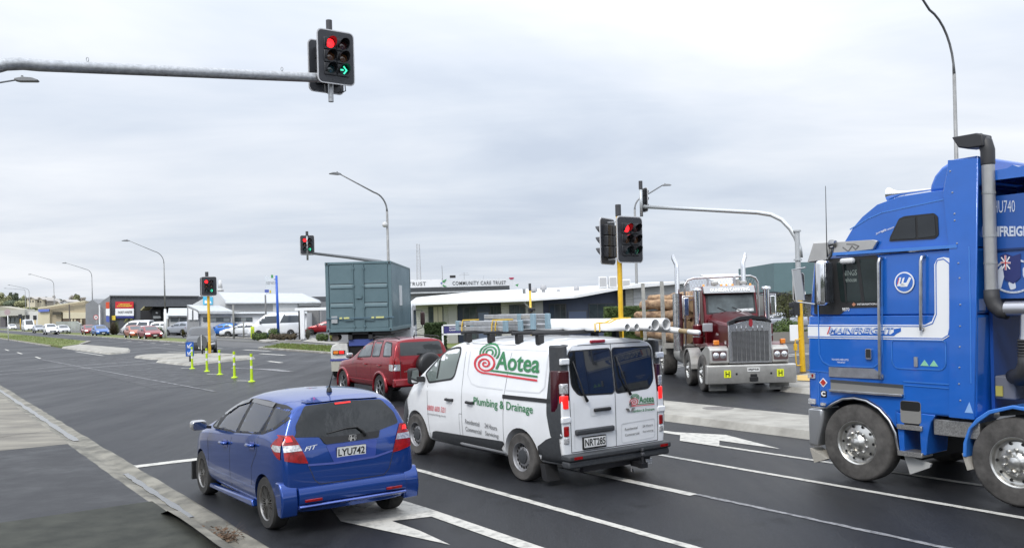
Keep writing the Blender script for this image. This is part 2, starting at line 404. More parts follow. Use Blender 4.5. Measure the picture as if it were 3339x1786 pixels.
def finish_body(name, me, m, parent, arches, levels=2):
    bm = bmesh.new(); bm.from_mesh(me); bmesh.ops.remove_doubles(bm, verts=bm.verts, dist=2e-4)
    bmesh.ops.recalc_face_normals(bm, faces=bm.faces); bm.to_mesh(me); bm.free()
    o = link(name, me, [m, DARK], parent, True)
    o.parent = None
    if levels:
        sub = o.modifiers.new('s', 'SUBSURF'); sub.levels = levels; sub.render_levels = levels
    bpy.context.view_layer.update()
    me2 = bpy.data.meshes.new_from_object(o.evaluated_get(bpy.context.evaluated_depsgraph_get())); o.modifiers.clear(); o.data = me2
    LAST_SKIN[0] = Skin(o)
    if arches:
        cm = MB()
        for (u, r, wz, dep, Wv) in arches:
            for sg in (1, -1):
                n = 32; pts = [(u + r * math.cos(2 * PI * k / n), wz + r * math.sin(2 * PI * k / n)) for k in range(n)]
                cm.prism(pts, sg * (Wv - dep), sg * (Wv + .4), 'y')
        c = link('cutter', cm.mesh('cutter'), DARK)
        b = o.modifiers.new('b', 'BOOLEAN'); b.operation = 'DIFFERENCE'; b.object = c; b.solver = 'EXACT'
        bpy.context.view_layer.update()
        me3 = bpy.data.meshes.new_from_object(o.evaluated_get(bpy.context.evaluated_depsgraph_get())); o.modifiers.clear(); o.data = me3
        bpy.data.objects.remove(c)
        for pl in me3.polygons:
            q = pl.center
            for (u, r, wz, dep, Wv) in arches:
                dd = math.hypot(q.x - u, q.z - wz)
                if Wv + .1 > abs(q.y) > Wv - dep - .01 and dd < r + .004 and (dd < r - .02 or abs(pl.normal.y) < .5): pl.material_index = 1; break
    o.data.materials.clear(); o.data.materials.append(m); o.data.materials.append(DARK)
    o.data.polygons.foreach_set('use_smooth', [True] * len(o.data.polygons))
    try: o.data.set_sharp_from_angle(angle=R(50))
    except Exception: pass
    o.parent = parent
    return o
_wc = {}
def wheel(parent, u, v, R_, wd, rim, style, tm=None, rm=None, right=False, z=None):
    key = (R_, wd, rim, style, tm.name if tm else '', rm.name if rm else '')
    if key not in _wc:
        tm = tm or TYRE; rm = rm or ALU; n = 48; T = MB(); h = wd / 2
        T.lathe([(rim * .98, -h * .9), (rim, -h), (R_ * .8 + rim * .2, -h * 1.02), (R_ * .95, -h * .95), (R_ * .985, -h * .82), (R_, -h * .6), (R_, h * .6), (R_ * .985, h * .82), (R_ * .95, h * .95), (R_ * .8 + rim * .2, h * 1.02), (rim, h), (rim * .98, h * .9)], 'y', n)
        tme = T.mesh('tyre'); D = MB(); D.lathe([(rim * .99, h * .55), (rim * .98, -h * .9), (0.001, -h * .9)], 'y', 32); 
        Rm = MB(); a1 = 0 if style != 'truck' else 0
        Rm.lathe([(rim * .98, h * .86), (rim * 1.03, h * .96), (rim * 1.04, h * 1.0), (rim * .98, h * 1.0), (rim * .93, h * .88), (rim * .9, h * .55)], 'y', 40)
        if style == 'truck':
            Rm.lathe([(rim * .93, h * .88), (rim * .88, h * .62), (rim * .80, h * .58), (rim * .58, h * .80), (rim * .5, h * .84), (rim * .40, h * .84), (rim * .30, h * 1.0), (rim * .22, h * 1.3), (rim * .1, h * 1.42), (0.001, h * 1.44)], 'y', 40)
            for k in range(10):
                a = 2 * PI * (k + .5) / 10; x, y_ = rim * .49 * math.cos(a), rim * .49 * math.sin(a)
                Rm.lathe([(.022, h * .84), (.022, h * .98), (.014, h * 1.06), (0.001, h * 1.06)], 'y', 10, (x, 0, y_))
                a = 2 * PI * k / 10; x, y_ = rim * .76 * math.cos(a), rim * .76 * math.sin(a)
                Rm.lathe([(.020, h * .74), (0.001, h * .74)], 'y', 12, (x, 0, y_), mi=1)
        elif style == 'steel':
            Rm.lathe([(rim * .93, h * .7), (rim * .86, h * .45), (rim * .74, h * .42), (rim * .62, h * .62), (rim * .5, h * .66)], 'y', 40)
            Rm.lathe([(rim * .5, h * .66), (rim * .47, h * .82), (rim * .25, h * .9), (0.001, h * .9)], 'y', 32, mi=1)
            for k in range(16):
                a = 2 * PI * k / 16; x, y_ = rim * .76 * math.cos(a), rim * .76 * math.sin(a)
                Rm.lathe([(.021, h * .55), (0.001, h * .55)], 'y', 10, (x, 0, y_), mi=2)
        else:
            ns, twist = {'mesh': (9, .16), 'five': (5, 0), 'six': (6, 0), 'ten': (10, 0)}[style]
            Rm.lathe([(rim * .20, h * .55), (rim * .2, h * .82), (rim * .1, h * .86), (0.001, h * .86)], 'y', 20)
            for k in range(ns):
                for sg in ((1, -1) if style == 'mesh' else (1,)):
                    a0 = 2 * PI * k / ns; a1 = a0 + twist * sg; wsp = rim * (.04 if style == 'mesh' else (.17 if ns < 8 else .07))
                    A = Vector((math.cos(a0) * rim * .12, h * .74, math.sin(a0) * rim * .12)); B = Vector((math.cos(a1) * rim * .95, h * .8, math.sin(a1) * rim * .95))
                    Rm.bar(A, B, wsp, wsp * .7 if style != 'mesh' else wsp)
                if style == 'mesh':
                    a0 = 2 * PI * (k + .5) / ns; Rm.bar((math.cos(a0) * rim * .45, h * .76, math.sin(a0) * rim * .45), (math.cos(a0) * rim * .95, h * .8, math.sin(a0) * rim * .95), rim * .035)
        _wc[key] = (tme, D.mesh('wheel_well'), Rm.mesh('rim'), tm, rm)
    tme, dme, rme, tm, rm = _wc[key]
    e = link('wheel', dme, None, parent, True)
    if not len(dme.materials): dme.materials.append(DARK)
    e.location = (u, v, R_ if z is None else z)
    if right: e.rotation_euler = (0, 0, PI)
    t = link('tyre', tme, None, e, True, 35)
    if not len(tme.materials): tme.materials.append(tm)
    r_ = link('rim', rme, None, e, True, 30)
    if not len(rme.materials):
        rme.materials.append(rm); rme.materials.append(PLAS if style == 'steel' else DARK); rme.materials.append(DARK)
    return e
def copy_tree(o, parent=None):
    c = o.copy(); COL.objects.link(c); c.parent = parent
    for ch in list(o.children): copy_tree(ch, c)
    return c
# ================================================================ GROUND
def nodes(m): return m.node_tree, m.node_tree.nodes['Principled BSDF']
ASPH = bpy.data.materials.new('asphalt'); ASPH.use_nodes = True; MATS['asphalt'] = ASPH
n_, b_ = nodes(ASPH)
def N_(t, **k):
    x = n_.nodes.new(t)
    for a, b in k.items(): setattr(x, a, b)
    return x
def L_(a, b): n_.links.new(a, b)
tcn = N_('ShaderNodeTexCoord')
def noise_(scale, det=6, ro=.6, sc=(1, 1, 1), rot=0.0):
    mp = N_('ShaderNodeMapping'); mp.inputs['Scale'].default_value = sc; mp.inputs['Rotation'].default_value = (0, 0, rot); L_(tcn.outputs['Object'], mp.inputs[0])
    x = N_('ShaderNodeTexNoise'); x.inputs['Scale'].default_value = scale; x.inputs['Detail'].default_value = det; x.inputs['Roughness'].default_value = ro
    L_(mp.outputs[0], x.inputs['Vector']); return x.outputs['Fac']
def mr_(f, a, b, c, d):
    x = N_('ShaderNodeMapRange'); 
    for i, v in enumerate((a, b, c, d)): x.inputs[i + 1].default_value = v
    L_(f, x.inputs[0]); return x.outputs[0]
def mul_(a, b, op='MULTIPLY'):
    x = N_('ShaderNodeMath', operation=op)
    for i, v in enumerate((a, b)):
        if isinstance(v, (int, float)): x.inputs[i].default_value = v
        else: L_(v, x.inputs[i])
    return x.outputs[0]
wear = noise_(.9, 7, .65, (1, .12, 1), -TH)          # long streaks along the lanes: rotate into the road frame
blot = noise_(.16, 5, .55); grain = noise_(38, 3, .7); agg = noise_(130, 2, .8)
val = mul_(mul_(mr_(wear, .35, .65, .7, 1.45), mr_(blot, .35, .65, .8, 1.2)), mul_(mr_(grain, .3, .7, .5, 1.6), mr_(agg, .3, .7, .7, 1.35)))
stain = mr_(noise_(1.9, 3, .5), .60, .72, 1.0, .55); crack = mr_(noise_(.55, 9, .75, (1, .5, 1), -TH), .495, .505, 0.0, 1.0)
val = mul_(val, stain)
cc = N_('ShaderNodeCombineColor'); 
L_(mul_(val, .017), cc.inputs[0]); L_(mul_(val, .018), cc.inputs[1]); L_(mul_(val, .0205), cc.inputs[2]); L_(cc.outputs[0], b_.inputs['Base Color'])
L_(mul_(mr_(wear, .3, .7, .36, .58), mr_(blot, .3, .7, .82, 1.15)), b_.inputs['Roughness'])
b_.inputs['Specular IOR Level'].default_value = .22
bp_ = N_('ShaderNodeBump'); bp_.inputs['Strength'].default_value = .55; bp_.inputs['Distance'].default_value = .006
L_(mul_(agg, mul_(grain, 1.0), 'ADD'), bp_.inputs['Height']); L_(bp_.outputs[0], b_.inputs['Normal'])

CONC = mat('concrete', (0.40, 0.385, 0.35), 0.8, col2=(0.20, 0.19, 0.165), nscale=1.1, bump=.4, bscale=60)
CONCL = mat('pale_concrete', (0.38, 0.365, 0.325), 0.8, col2=(0.22, 0.21, 0.185), nscale=1.3, bump=.3, bscale=60)
APRON = mat('driveway_concrete', (0.24, 0.222, 0.18), 0.7, col2=(0.12, 0.11, 0.092), nscale=1.2, bump=.35, bscale=50, stretch=(.5, 1.6, 1))
OLDA = mat('old_asphalt', (0.036, 0.037, 0.040), 0.55, spec=.3, col2=(0.017, 0.018, 0.020), nscale=1.3, bump=.5, bscale=120, rnoise=.14)
MOSSY = mat('mossy_footpath', (0.050, 0.052, 0.042), 0.8, spec=.3, col2=(0.025, 0.027, 0.022), nscale=2.2, bump=.5, bscale=130)
PARK = mat('car_park_asphalt', (0.10, 0.10, 0.10), 0.75, col2=(0.065, 0.065, 0.067), nscale=.4, bump=.3, bscale=60)
GRASS = mat('grass', (0.10, 0.155, 0.03), 0.9, col2=(0.16, 0.15, 0.05), nscale=.9, bump=.6, bscale=25)
MARK = mat('road_paint', (0.50, 0.485, 0.44), 0.6, col2=(0.26, 0.255, 0.235), nscale=7, bump=.4, bscale=90, thr=(.32, .52))
FAINT = mat('worn_road_paint', (0.26, 0.26, 0.265), 0.6, col2=(0.10, 0.10, 0.105), nscale=10, bump=.3, bscale=90, thr=(.38, .6))
FAINT2 = mat('asphalt_joint', (0.20, 0.20, 0.205), 0.6, col2=(0.06, 0.062, 0.066), nscale=3, thr=(.4, .6))
WATER = mat('shallow_water', (0.12, 0.12, 0.115), 0.16, spec=.6, bump=.12, bscale=9)
def sheet(name, poly, z, m, thick=0.0, dens=0):
    mb = MB(); tri = tessellate_polygon([[Vector((p[0], p[1], 0)) for p in poly]])
    if thick:
        mb.prism(poly, z - thick, z, 'z')
    else: mb.add([(p[0], p[1], z) for p in poly], [tuple(t) for t in tri])
    return struct(link(name, mb.mesh(name), m))
def rp2(l): return [RP(a, r)[:2] for a, r in l]
sheet('ground', [(-1500, -60), (1500, -60), (1500, 2500), (-1500, 2500)], -0.02, PARK)
# carriageway: the wide road running away to the left and the cross street on the right
sheet('road', rp2([(-60, 3.12), (700, 3.12), (700, 20.6), (66, 20.6), (62, 21.3), (61, 21.4), (60.2, 20.6), (53, 20.8), (48, 20.6), (40, 21.5), (33, 24), (27, 30), (24, 44), (26, 120), (-60, 120)]), 0.0, ASPH)
sheet('road_seal', rp2([(31, 7.1), (60, 7.2), (60, 11), (50, 12.3), (47.5, 14), (40, 12), (32, 10)]), 0.004, mat('newer_asphalt', (0.030, 0.031, 0.034), 0.5, noise=.4, nscale=2, bump=.6, bscale=90, rnoise=.12, spec=.3))
# near kerb side
sheet('driveway', rp2([(12.3, -30), (12.25, 2.74), (19.1, 2.74), (19.1, -30)]), 0.012, OLDA)
sheet('driveway_apron', rp2([(19.1, -30), (19.1, 2.74), (60, 2.74), (60, -30)]), 0.014, APRON)
sheet('footpath', rp2([(12.3, -30), (12.3, 2.72), (-20, 2.72), (-20, -30)]), 0.02, MOSSY)
ch = MB()                                              # dished concrete channel
rng = random.Random(3)
prof = [(2.62, .008), (2.74, .016), (2.84, -.012), (2.93, -.016), (3.02, .0), (3.14, .010), (3.17, .0)]
al = [-20 + i * .5 for i in range(220)]
jit = [[rng.uniform(-.02, .02) for _ in prof] for _ in al]
vs = [RP(a, r + (jit[i][j] if j in (0, 6) else 0), z + (0.0 if a > 11 else (0.11 if j == 0 else .10 if j == 1 else 0)) + (0.02 if j == 0 and a <= 11 else 0)) for i, a in enumerate(al) for j, (r, z) in enumerate(prof)]
k_ = len(prof); ch.add(vs, [(i * k_ + j, i * k_ + j + 1, (i + 1) * k_ + j + 1, (i + 1) * k_ + j) for i in range(len(al) - 1) for j in range(k_ - 1)])
struct(ch.build('kerb_channel', mat('stained_channel_concrete', (0.22, 0.205, 0.165), 0.6, col2=(0.085, 0.08, 0.062), nscale=1.6, bump=.5, bscale=45, thr=(.38, .6))))
# thin film of water lying in the channel
def wavy(a0, a1, rc, wd, seed, n=60):
    r_ = random.Random(seed); L = []; Rr = []
    for i in range(n + 1):
        a = a0 + (a1 - a0) * i / n; e = math.sin(PI * min(1, i / 5)) if i < 3 else 1
        ww = wd * (.55 + .5 * r_.random()); L.append((a, rc - ww / 2)); Rr.append((a, rc + ww / 2))
    return rp2(L + Rr[::-1])
sheet('water', wavy(19.6, 48, 2.915, .16, 1), -0.004, WATER)
sheet('water', wavy(11.1, 14.9, 2.905, .11, 4, 30), -0.004, WATER)
# traffic islands and kerbs
def island(name, poly, h_, m=CONCL, slope=.12):
    mb = MB(); c = Vector((sum(p[0] for p in poly) / len(poly), sum(p[1] for p in poly) / len(poly))); n = len(poly)
    base = [Vector(p) for p in poly]; ins = []
    for i in range(n):
        a, b, d = base[i - 1], base[i], base[(i + 1) % n]
        t = ((d - a)).normalized(); nn = Vector((-t.y, t.x)); nn = nn if (c - b).dot(nn) > 0 else -nn; ins.append(b + nn * slope)
    tri = tessellate_polygon([[Vector((p[0], p[1], 0)) for p in ins]])
    mb.add([(p.x, p.y, -.01) for p in base] + [(p.x, p.y, h_) for p in ins], [(i, (i + 1) % n, (i + 1) % n + n, i + n) for i in range(n)] + [tuple(q + n for q in t) for t in tri])
    return struct(mb.build(name, m, bevel=.015))
island('traffic_island', rp2(rpoly([(-30, 13.08), (16.0, 13.1), (17.6, 14.0), (16.2, 15.15), (12, 15.1), (-30, 15.0)], .5, 6)), .14)
island('traffic_island', rp2(rpoly([(62.8, 11.4), (64.2, 13.0), (70.8, 14.4), (88.6, 13.6), (82, 11.15)], .9, 6)), .11)
island('traffic_island', rp2(rpoly([(56.6, 11.6), (58.5, 12.9), (57.4, 14.5), (55.6, 16.1), (51.4, 16.5), (50.9, 13.5), (52.4, 11.7)], .6, 5)), .11)
island('traffic_island', rp2(rpoly([(49.6, 11.2), (43.8, 11.5), (45.4, 13.2), (46.4, 14.8), (47, 16.0), (49.9, 16.5), (50.4, 13.4)], .6, 5)), .11)
mb = MB(); mb.bar(RP(88, 13.4, .07), RP(97.5, 15.8, .07), .5, .16); struct(mb.build('kerb', CONCL, bevel=.04))
g = MB(); poly = rp2([(82, 11.3), (500, 11.3), (500, 15.6), (97, 15.6), (87, 13.3)])
g.prism(poly, -.05, .16, 'z'); tag(g.build('grass', GRASS), 'mown grass median running away down the middle of the road', 'grass', kind='stuff')
for nm, pl, lab in (('grass', [(76, 21.0), (86, 20.9), (130, 20.9), (300, 20.9), (300, 23.2), (100, 24.0), (84, 23.9), (77, 22.2)], 'strip of rough grass along the far kerb under the lamp posts'),
                    ('grass', [(60.2, 20.75), (47.9, 20.85), (41, 21.8), (36, 24.0), (40, 25.5), (57.2, 24.7), (62.2, 24.6), (66, 24.5), (62, 22.0)], 'green grass berm beside the truck with the shipping container'),
                    ('grass', [(56, 27.5), (45, 27.0), (40, 33), (60, 33)], 'patch of grass behind the footpath by the shrubs')):
    mb = MB(); mb.prism(rp2(pl), -.03, .10, 'z'); tag(mb.build(nm, GRASS), lab, 'grass', kind='stuff')
def blades(name, poly, n, h0, h1, label, m, seed):
    r_ = random.Random(seed); xs = [p[0] for p in poly]; ys = [p[1] for p in poly]; mb = MB()
    def inside(x, y):
        c = False; j = len(poly) - 1
        for i in range(len(poly)):
            if (poly[i][1] > y) != (poly[j][1] > y) and x < (poly[j][0] - poly[i][0]) * (y - poly[i][1]) / (poly[j][1] - poly[i][1]) + poly[i][0]: c = not c
            j = i
        return c
    k = 0
    while k < n:
        x, y = r_.uniform(min(xs), max(xs)), r_.uniform(min(ys), max(ys))
        if not inside(x, y): continue
        k += 1; h_ = r_.uniform(h0, h1); a = r_.uniform(0, PI); w_ = h_ * .4; dx, dy = math.cos(a) * w_, math.sin(a) * w_; t = r_.uniform(-.4, .4) * h_
        mb.face([(x - dx, y - dy, .09), (x + dx, y + dy, .09), (x + t, y + t, .09 + h_)])
    o = link(name, mb.mesh(name, fix=False), m); return tag(o, label, 'grass', kind='stuff')
GBL = mat('grass_blades', (0.12, 0.185, 0.04), 0.8, col2=(0.15, 0.16, 0.05), nscale=1.5)
blades('grass', rp2([(60.2, 20.85), (47.9, 20.95), (41, 21.9), (41, 25), (57, 24.6), (65.5, 24.3), (62, 22.2)]), 5000, .05, .14, 'uneven grass tufts on the berm beside the container truck', GBL, 5)
blades('grass', rp2([(84, 11.4), (150, 11.4), (150, 15.4), (98, 15.4), (88, 13.2)]), 6000, .06, .16, 'uneven grass tufts on the median', GBL, 6)
# far kerbs
def kerb(pts, h_=.13, w_=.18):
    mb = MB(); pts = [Vector(RP(*p)) for p in pts]
    for a, b in zip(pts, pts[1:]): mb.bar(a + Vector((0, 0, h_ / 2 - .02)), b + Vector((0, 0, h_ / 2 - .02)), w_, h_)
    return struct(mb.build('kerb', CONC, bevel=.02))
kerb([(76, 20.85), (130, 20.75), (300, 20.75)]); kerb([(61.4, 21.5), (60.2, 20.65), (54, 20.75), (47.9, 20.7), (41, 21.65), (35, 24.0), (31, 28)])
kerb([(88, 11.15), (500, 11.15)]); kerb([(72, 28.4), (73.4, 26.9), (78, 28.0), (84.5, 28.5), (110, 28.6)])
kerb([(97.5, 15.75), (500, 15.75)])
sheet('footpath', rp2([(40, 25.2), (200, 25.2), (200, 27.2), (40, 27.2)]), .004, mat('far_footpath', (0.12, 0.118, 0.11), .8, noise=.3, nscale=.6))
sheet('footpath', rp2([(72.3, 25.5), (73.6, 26.8), (77.7, 28.2), (84.3, 28.5), (79.3, 27.5), (76, 26)]), .10, CONC, .1)
sheet('footpath', rp2([(70.5, 27.9), (80.0, 32.7), (68.2, 28.9), (60, 28.5), (60, 27)]), .02, CONCL)
# painted markings
def line(name, a0, r0, a1, r1, wd, m=MARK, z=.006, jag=0):
    d = Vector((a1 - a0, r1 - r0)).normalized(); n = Vector((-d.y, d.x)) * wd / 2
    r_ = random.Random(int(a0 * 100 + r0 * 10)); L = math.hypot(a1 - a0, r1 - r0); k = max(1, int(L / .15)) if jag else 1
    A = []; B = []
    for i in range(k + 1):
        t = i / k; p = Vector((a0 + (a1 - a0) * t, r0 + (r1 - r0) * t)); ja = r_.uniform(-jag, jag); jb = r_.uniform(-jag, jag)
        A.append(tuple(p + n * (1 + ja))); B.append(tuple(p - n * (1 + jb)))
    return sheet(name, rp2(A + B[::-1]), z, m)
line('stop_line', 15.42, 3.16, 15.42, 6.45, .26, jag=.08)
line('stop_line', 15.42, 6.6, 15.42, 13.0, .26)
line('lane_line', 15.3, 6.51, -6, 6.51, .115, jag=.12)
line('lane_line', 15.3, 8.31, 7.87, 8.31, .15, jag=.06)
line('lane_line', 7.87, 8.36, -8, 8.37, .075, FAINT, jag=.3)
line('lane_line', 15.3, 10.11, -8, 10.1, .105, jag=.08)
line('lane_line', 11.0, 11.46, -8, 11.44, .11, jag=.08)
# arrow painted in the near lane (under the blue hatchback)
sheet('lane_arrow', rp2([(7.2, 5.36), (9.5, 5.34), (10.1, 5.31), (13.2, 5.3), (13.2, 5.14), (10.35, 5.12), (10.04, 4.73), (10.9, 4.55), (9.62, 4.22), (7.89, 4.68), (8.6, 4.72), (9.23, 4.69), (9.1, 5.15), (7.2, 5.17)]), .007, MARK)
sheet('lane_arrow', rp2([(-6, 5.36), (7.2, 5.36), (7.2, 5.17), (-6, 5.18)]), .007, MARK)
sheet('lane_arrow', rp2([(13.2, 12.02), (11.9, 12.1), (11.0, 12.5), (9.33, 11.93), (10.62, 11.9), (10.2, 11.42), (11.1, 11.40), (11.55, 11.88), (13.2, 11.9)]), .007, MARK)
sheet('lane_arrow', rp2([(10.2, 11.38), (11.1, 11.38), (10.9, 11.5), (10.2, 11.5)]), .011, MARK)
# crossing joints, worn lines and dashes further up the road
line('asphalt_joint', 48.8, 3.6, 51.75, 11.3, .22, FAINT, jag=.3); line('asphalt_joint', 45.87, 3.3, 48.9, 11.4, .22, FAINT, jag=.3)
line('asphalt_joint', 60, 7.15, 28.5, 8.3, .12, FAINT2, .010, jag=.3)
for a0, a1 in ((85.2, 81.1), (76, 71.9), (65.3, 62), (97, 93), (109, 105), (121, 117)): line('lane_dash', a0, 7.4, a1, 7.3, .14)
line('edge_line', 61.6, 10.85, 72, 10.8, .15); line('lane_line', 74.3, 14.1 + 2.6, 63.4, 15.51 + 1.0, .14, FAINT); 
line('lane_line', 63.3, 13.05 + 2.2, 60.1, 15.9, .18)
line('lane_line', 60.0, 19.5, 55.6, 19.75, .3); line('lane_line', 52.9, 18.2, 49.4, 18.45, .3); line('lane_line', 44.1, 15.6, 42.1, 15.55, .25)
line('lane_line', 100, 18.2, 62, 18.2, .12, FAINT)
for i in range(7): line('lane_dash', 96 - i * 5, 19.2, 94 - i * 5, 19.25, .14)
sheet('worn_arrow', rp2(rpoly([(41, 12.9), (39.8, 12.6), (37.5, 13.6), (35, 13.5), (35.5, 13.2), (38.2, 13.0), (40, 12.3)], .4)), .011, FAINT)
for a, r in ((26.9, 11.6), (20.5, 15.9), (24.2, 9.0)): line('lane_line', a, r, a + .5, r + .02, .2)
for (x, y) in ((618, 1200), (705, 1219), (808, 1241)):
    X, Y = G(x, y); sheet('lane_dash', [(X - .45, Y + .25), (X + .28, Y - .12), (X + .28, Y - .27), (X - .45, Y + .1)], .006, MARK)
for a in (23.3, 23.9): line('lane_line', a, 16.5, a + 3, 60, .18)
sheet('tactile_paving', [G(2600, 1238)[:2], G(2745, 1238)[:2], G(2745, 1262)[:2], G(2600, 1256)[:2]], .15, mat('yellow_tactile', (.55, .38, .12), .7))
island('traffic_island', [G(2540, 1275)[:2], G(2560, 1240)[:2], G(2640, 1226)[:2], G(2840, 1230)[:2], G(2830, 1290)[:2], G(2640, 1285)[:2]], .13, CONC)
t = MB(); t.lathe([(.0, .0), (.30, .0), (.34, -.003)], 'z', 28); o = t.build('manhole_cover', mat('manhole_iron', (.16, .15, .14), .7, noise=.4, nscale=12), loc=RP(13.1, 14.66, .144)); tag(o, 'round iron manhole cover set in the pale island behind the blue truck', 'manhole')
# kerb debris: dry leaves and twigs where the channel meets the kerb
r_ = random.Random(11); mb = MB()
for i in range(170):
    a = 9.6 + abs(r_.gauss(0, .28)); rr_ = 2.93 + r_.gauss(0, .06); x, y, _ = RP(a, rr_); z = .0 + r_.random() * .05
    q = Matrix.Translation((x, y, z)) @ Matrix.Rotation(r_.random() * 6, 4, 'Z') @ Matrix.Rotation(r_.uniform(-.9, .9), 4, 'X'); s = r_.uniform(.012, .035)
    mb.face([tuple(q @ Vector(p)) for p in ((-s, 0, 0), (0, -s * .5, 0), (s, 0, .004), (0, s * .5, 0))])
tag(mb.build('leaf_litter', mat('dead_leaves', (.14, .085, .05), .9, noise=.5, nscale=30)), 'dead leaves heaped in the channel beside the kerb', 'leaf litter', kind='stuff')
mb = MB()
for i in range(22):
    a = 9.75 + r_.gauss(0, .15); x, y, _ = RP(a, 2.95); L = r_.uniform(.1, .28); an = r_.uniform(0, 6)
    mb.tube([(x, y, .01), (x + math.cos(an) * L * .5, y + math.sin(an) * L * .5, .03 + L * .25), (x + math.cos(an) * L, y + math.sin(an) * L, .03 + r_.random() * .12)], [.003, .002, .001], 4)
tag(mb.build('twigs', mat('dry_twigs', (.13, .09, .06), .9)), 'dry twigs caught in the channel beside the kerb', 'twigs', kind='stuff')

# invented dark green band behind the camera, added to darken reflections; never in view
mb = MB(); r_ = random.Random(2); k = 60
for i in range(k):
    a0, a1 = R(100 + 160 * i / k), R(100 + 160 * (i + 1) / k)
    if i == 0: h0 = r_.uniform(5, 12)
    h1 = r_.uniform(5, 13); D = 55
    mb.face([(math.sin(a0) * D, math.cos(a0) * D, 0), (math.sin(a1) * D, math.cos(a1) * D, 0), (math.sin(a1) * (D + 6), math.cos(a1) * (D + 6), h1), (math.sin(a0) * (D + 6), math.cos(a0) * (D + 6), h0)]); h0 = h1
struct(mb.build('hills_or_reflected_band', mat('reflection_dark', (.035, .05, .025), .9, noise=.6, nscale=.4)))

rr0 = random.Random(21)
for a0, r0_, L_c in ((14.0, .6, 5.0), (21.5, 1.2, 4.0), (11.9, -.4, 3.6)):   # hairline cracks in the old seal
    pts = [(a0, r0_)]
    for _ in range(14): pts.append((pts[-1][0] + rr0.uniform(-.12, .12), pts[-1][1] + L_c / 14 * (-1 if r0_ < 1 else 1) * .35 + rr0.uniform(-.05, .05)))
    mb = MB()
    for q in strip(rp2(pts), .014): mb.face([(p[0], p[1], .0225) for p in q])
    struct(mb.build('pavement_crack', mat('crack_dark', (.012, .012, .012), .9)))
# ================================================================ WHITE VAN
def spiral_logo(mbg, mbr, q, wdt=.0):         # red koru spiral in front of a green arch; q maps unit square
    def arc(cx, cy, r0, r1, a0, a1, th_, n=26):
        out_ = []
        for i in range(n):
            ps = []
            for t, dr in ((i / n, -th_), (i / n, th_), ((i + 1) / n, th_), ((i + 1) / n, -th_)):
                a = R(a0 + (a1 - a0) * t); r_ = (r0 + (r1 - r0) * t) + dr; ps.append((cx + r_ * math.cos(a) * .92, cy + r_ * math.sin(a) * 1.08))
            out_.append(ps)
        return out_
    G_ = []
    for rr_ in (.185, .125, .065): G_ += arc(.15, .79, rr_, rr_, -38, 205 if rr_ < .18 else 200, .016, 20)
    R_ = arc(.10, .52, .205, .205, 90, 270, .019, 24) + arc(.10, .52, .205, .15, 90, -85, .018, 22) + arc(.10, .52, .15, .10, -85, -270, .018, 22) + arc(.10, .52, .10, .055, 90, -90, .017, 16) + arc(.10, .52, .055, .02, -90, -330, .016, 14)
    R_.append([(.10, .322), (.99, .30), (.99, .255), (.10, .283)]); G_.append([(.185, .40), (.99, .383), (.99, .338), (.16, .358)])
    return G_, R_
VAN_T = thing('delivery_van', 'white panel van with green and red lettering and pipes on its roof bars', 'van', (.8518, 12.956, 0), PI / 2 + .6104)
WH = mat('van_white', (0.80, 0.81, 0.82), 0.28, coat=.8, noise=.06, nscale=1.5)
p = dict(us=[-.93, -.86, -.70, -.3, .2, .9, 1.5, 1.95, 2.25, 2.6, 2.95, 3.2, 3.45, 3.7, 3.86],
         W=[(-.95, .955), (-.5, .968), (2.6, .968), (3.1, .955), (3.45, .91), (3.7, .84), (3.9, .72)],
         w0=[(-.95, .30), (-.4, .26), (3.3, .24), (3.9, .26)],
         belt=[(-.95, 1.18), (1.6, 1.18), (2.9, 1.16), (3.2, 1.10), (3.6, .95), (3.86, .80)],
         top=[(-.95, 1.95), (-.6, 1.975), (.5, 1.985), (1.6, 1.97), (2.0, 1.94), (2.25, 1.86), (2.6, 1.66), (3.0, 1.42), (3.25, 1.22), (3.5, 1.10), (3.8, .98), (3.95, .86)],
         rear=[(.3, -.94), (.5, -.95), (1.2, -.95), (1.95, -.87), (2.0, -.85)], front=[(.25, 3.86), (.5, 3.90), (.8, 3.86), (1.0, 3.70)], th=.14, gk=.975, edge=.075, crown=.035, rr=.008, fr=.10, sill=.975)
van = carbody('body', p, WH, VAN_T, [(0, .42, .335, .30, .97), (3.098, .42, .335, .30, .95)])
SV = Skin(van)
VW = rpoly([(2.62, 1.252), (2.775, 1.39), (2.41, 1.655), (2.20, 1.795), (1.91, 1.842), (1.755, 1.845), (1.72, 1.77), (1.815, 1.41), (1.895, 1.347)], .05)
cut_holes(van, [VW])
for v in (.45, -.45): m_ = MB(); m_.prism([(1.80, 1.2), (1.70, 1.56), (1.60, 1.56), (1.62, 1.2)], v - .24, v + .24, 'y'); m_.box(1.60, 1.70, v - .12, v + .12, 1.58, 1.74); m_.build('seat', mat('van_seat', (.07, .07, .075), .9), VAN_T, bevel=.03)
m_ = MB(); m_.prism([(2.55, 1.24), (2.9, 1.30), (3.0, 1.2), (2.5, 1.1)], -.80, .80, 'y'); m_.build('dashboard', BLACK, VAN_T)
m_ = MB(); m_.tube([(2.42 + .05 * math.cos(R(a)), -.42 + .18 * math.sin(R(a)), 1.30 + .17 * math.cos(R(a))) for a in range(0, 361, 20)], .014, 6); m_.build('steering_wheel', BLACK, VAN_T, True)
for u in (0, 3.098):
    for sg in (1, -1): wheel(VAN_T, u, sg * (.845 if sg > 0 else .845), .343, .215, .205, 'steel', TYRE2, mat('steel_wheel', (.30, .30, .31), .45, .5, noise=.2, nscale=10), right=sg < 0)
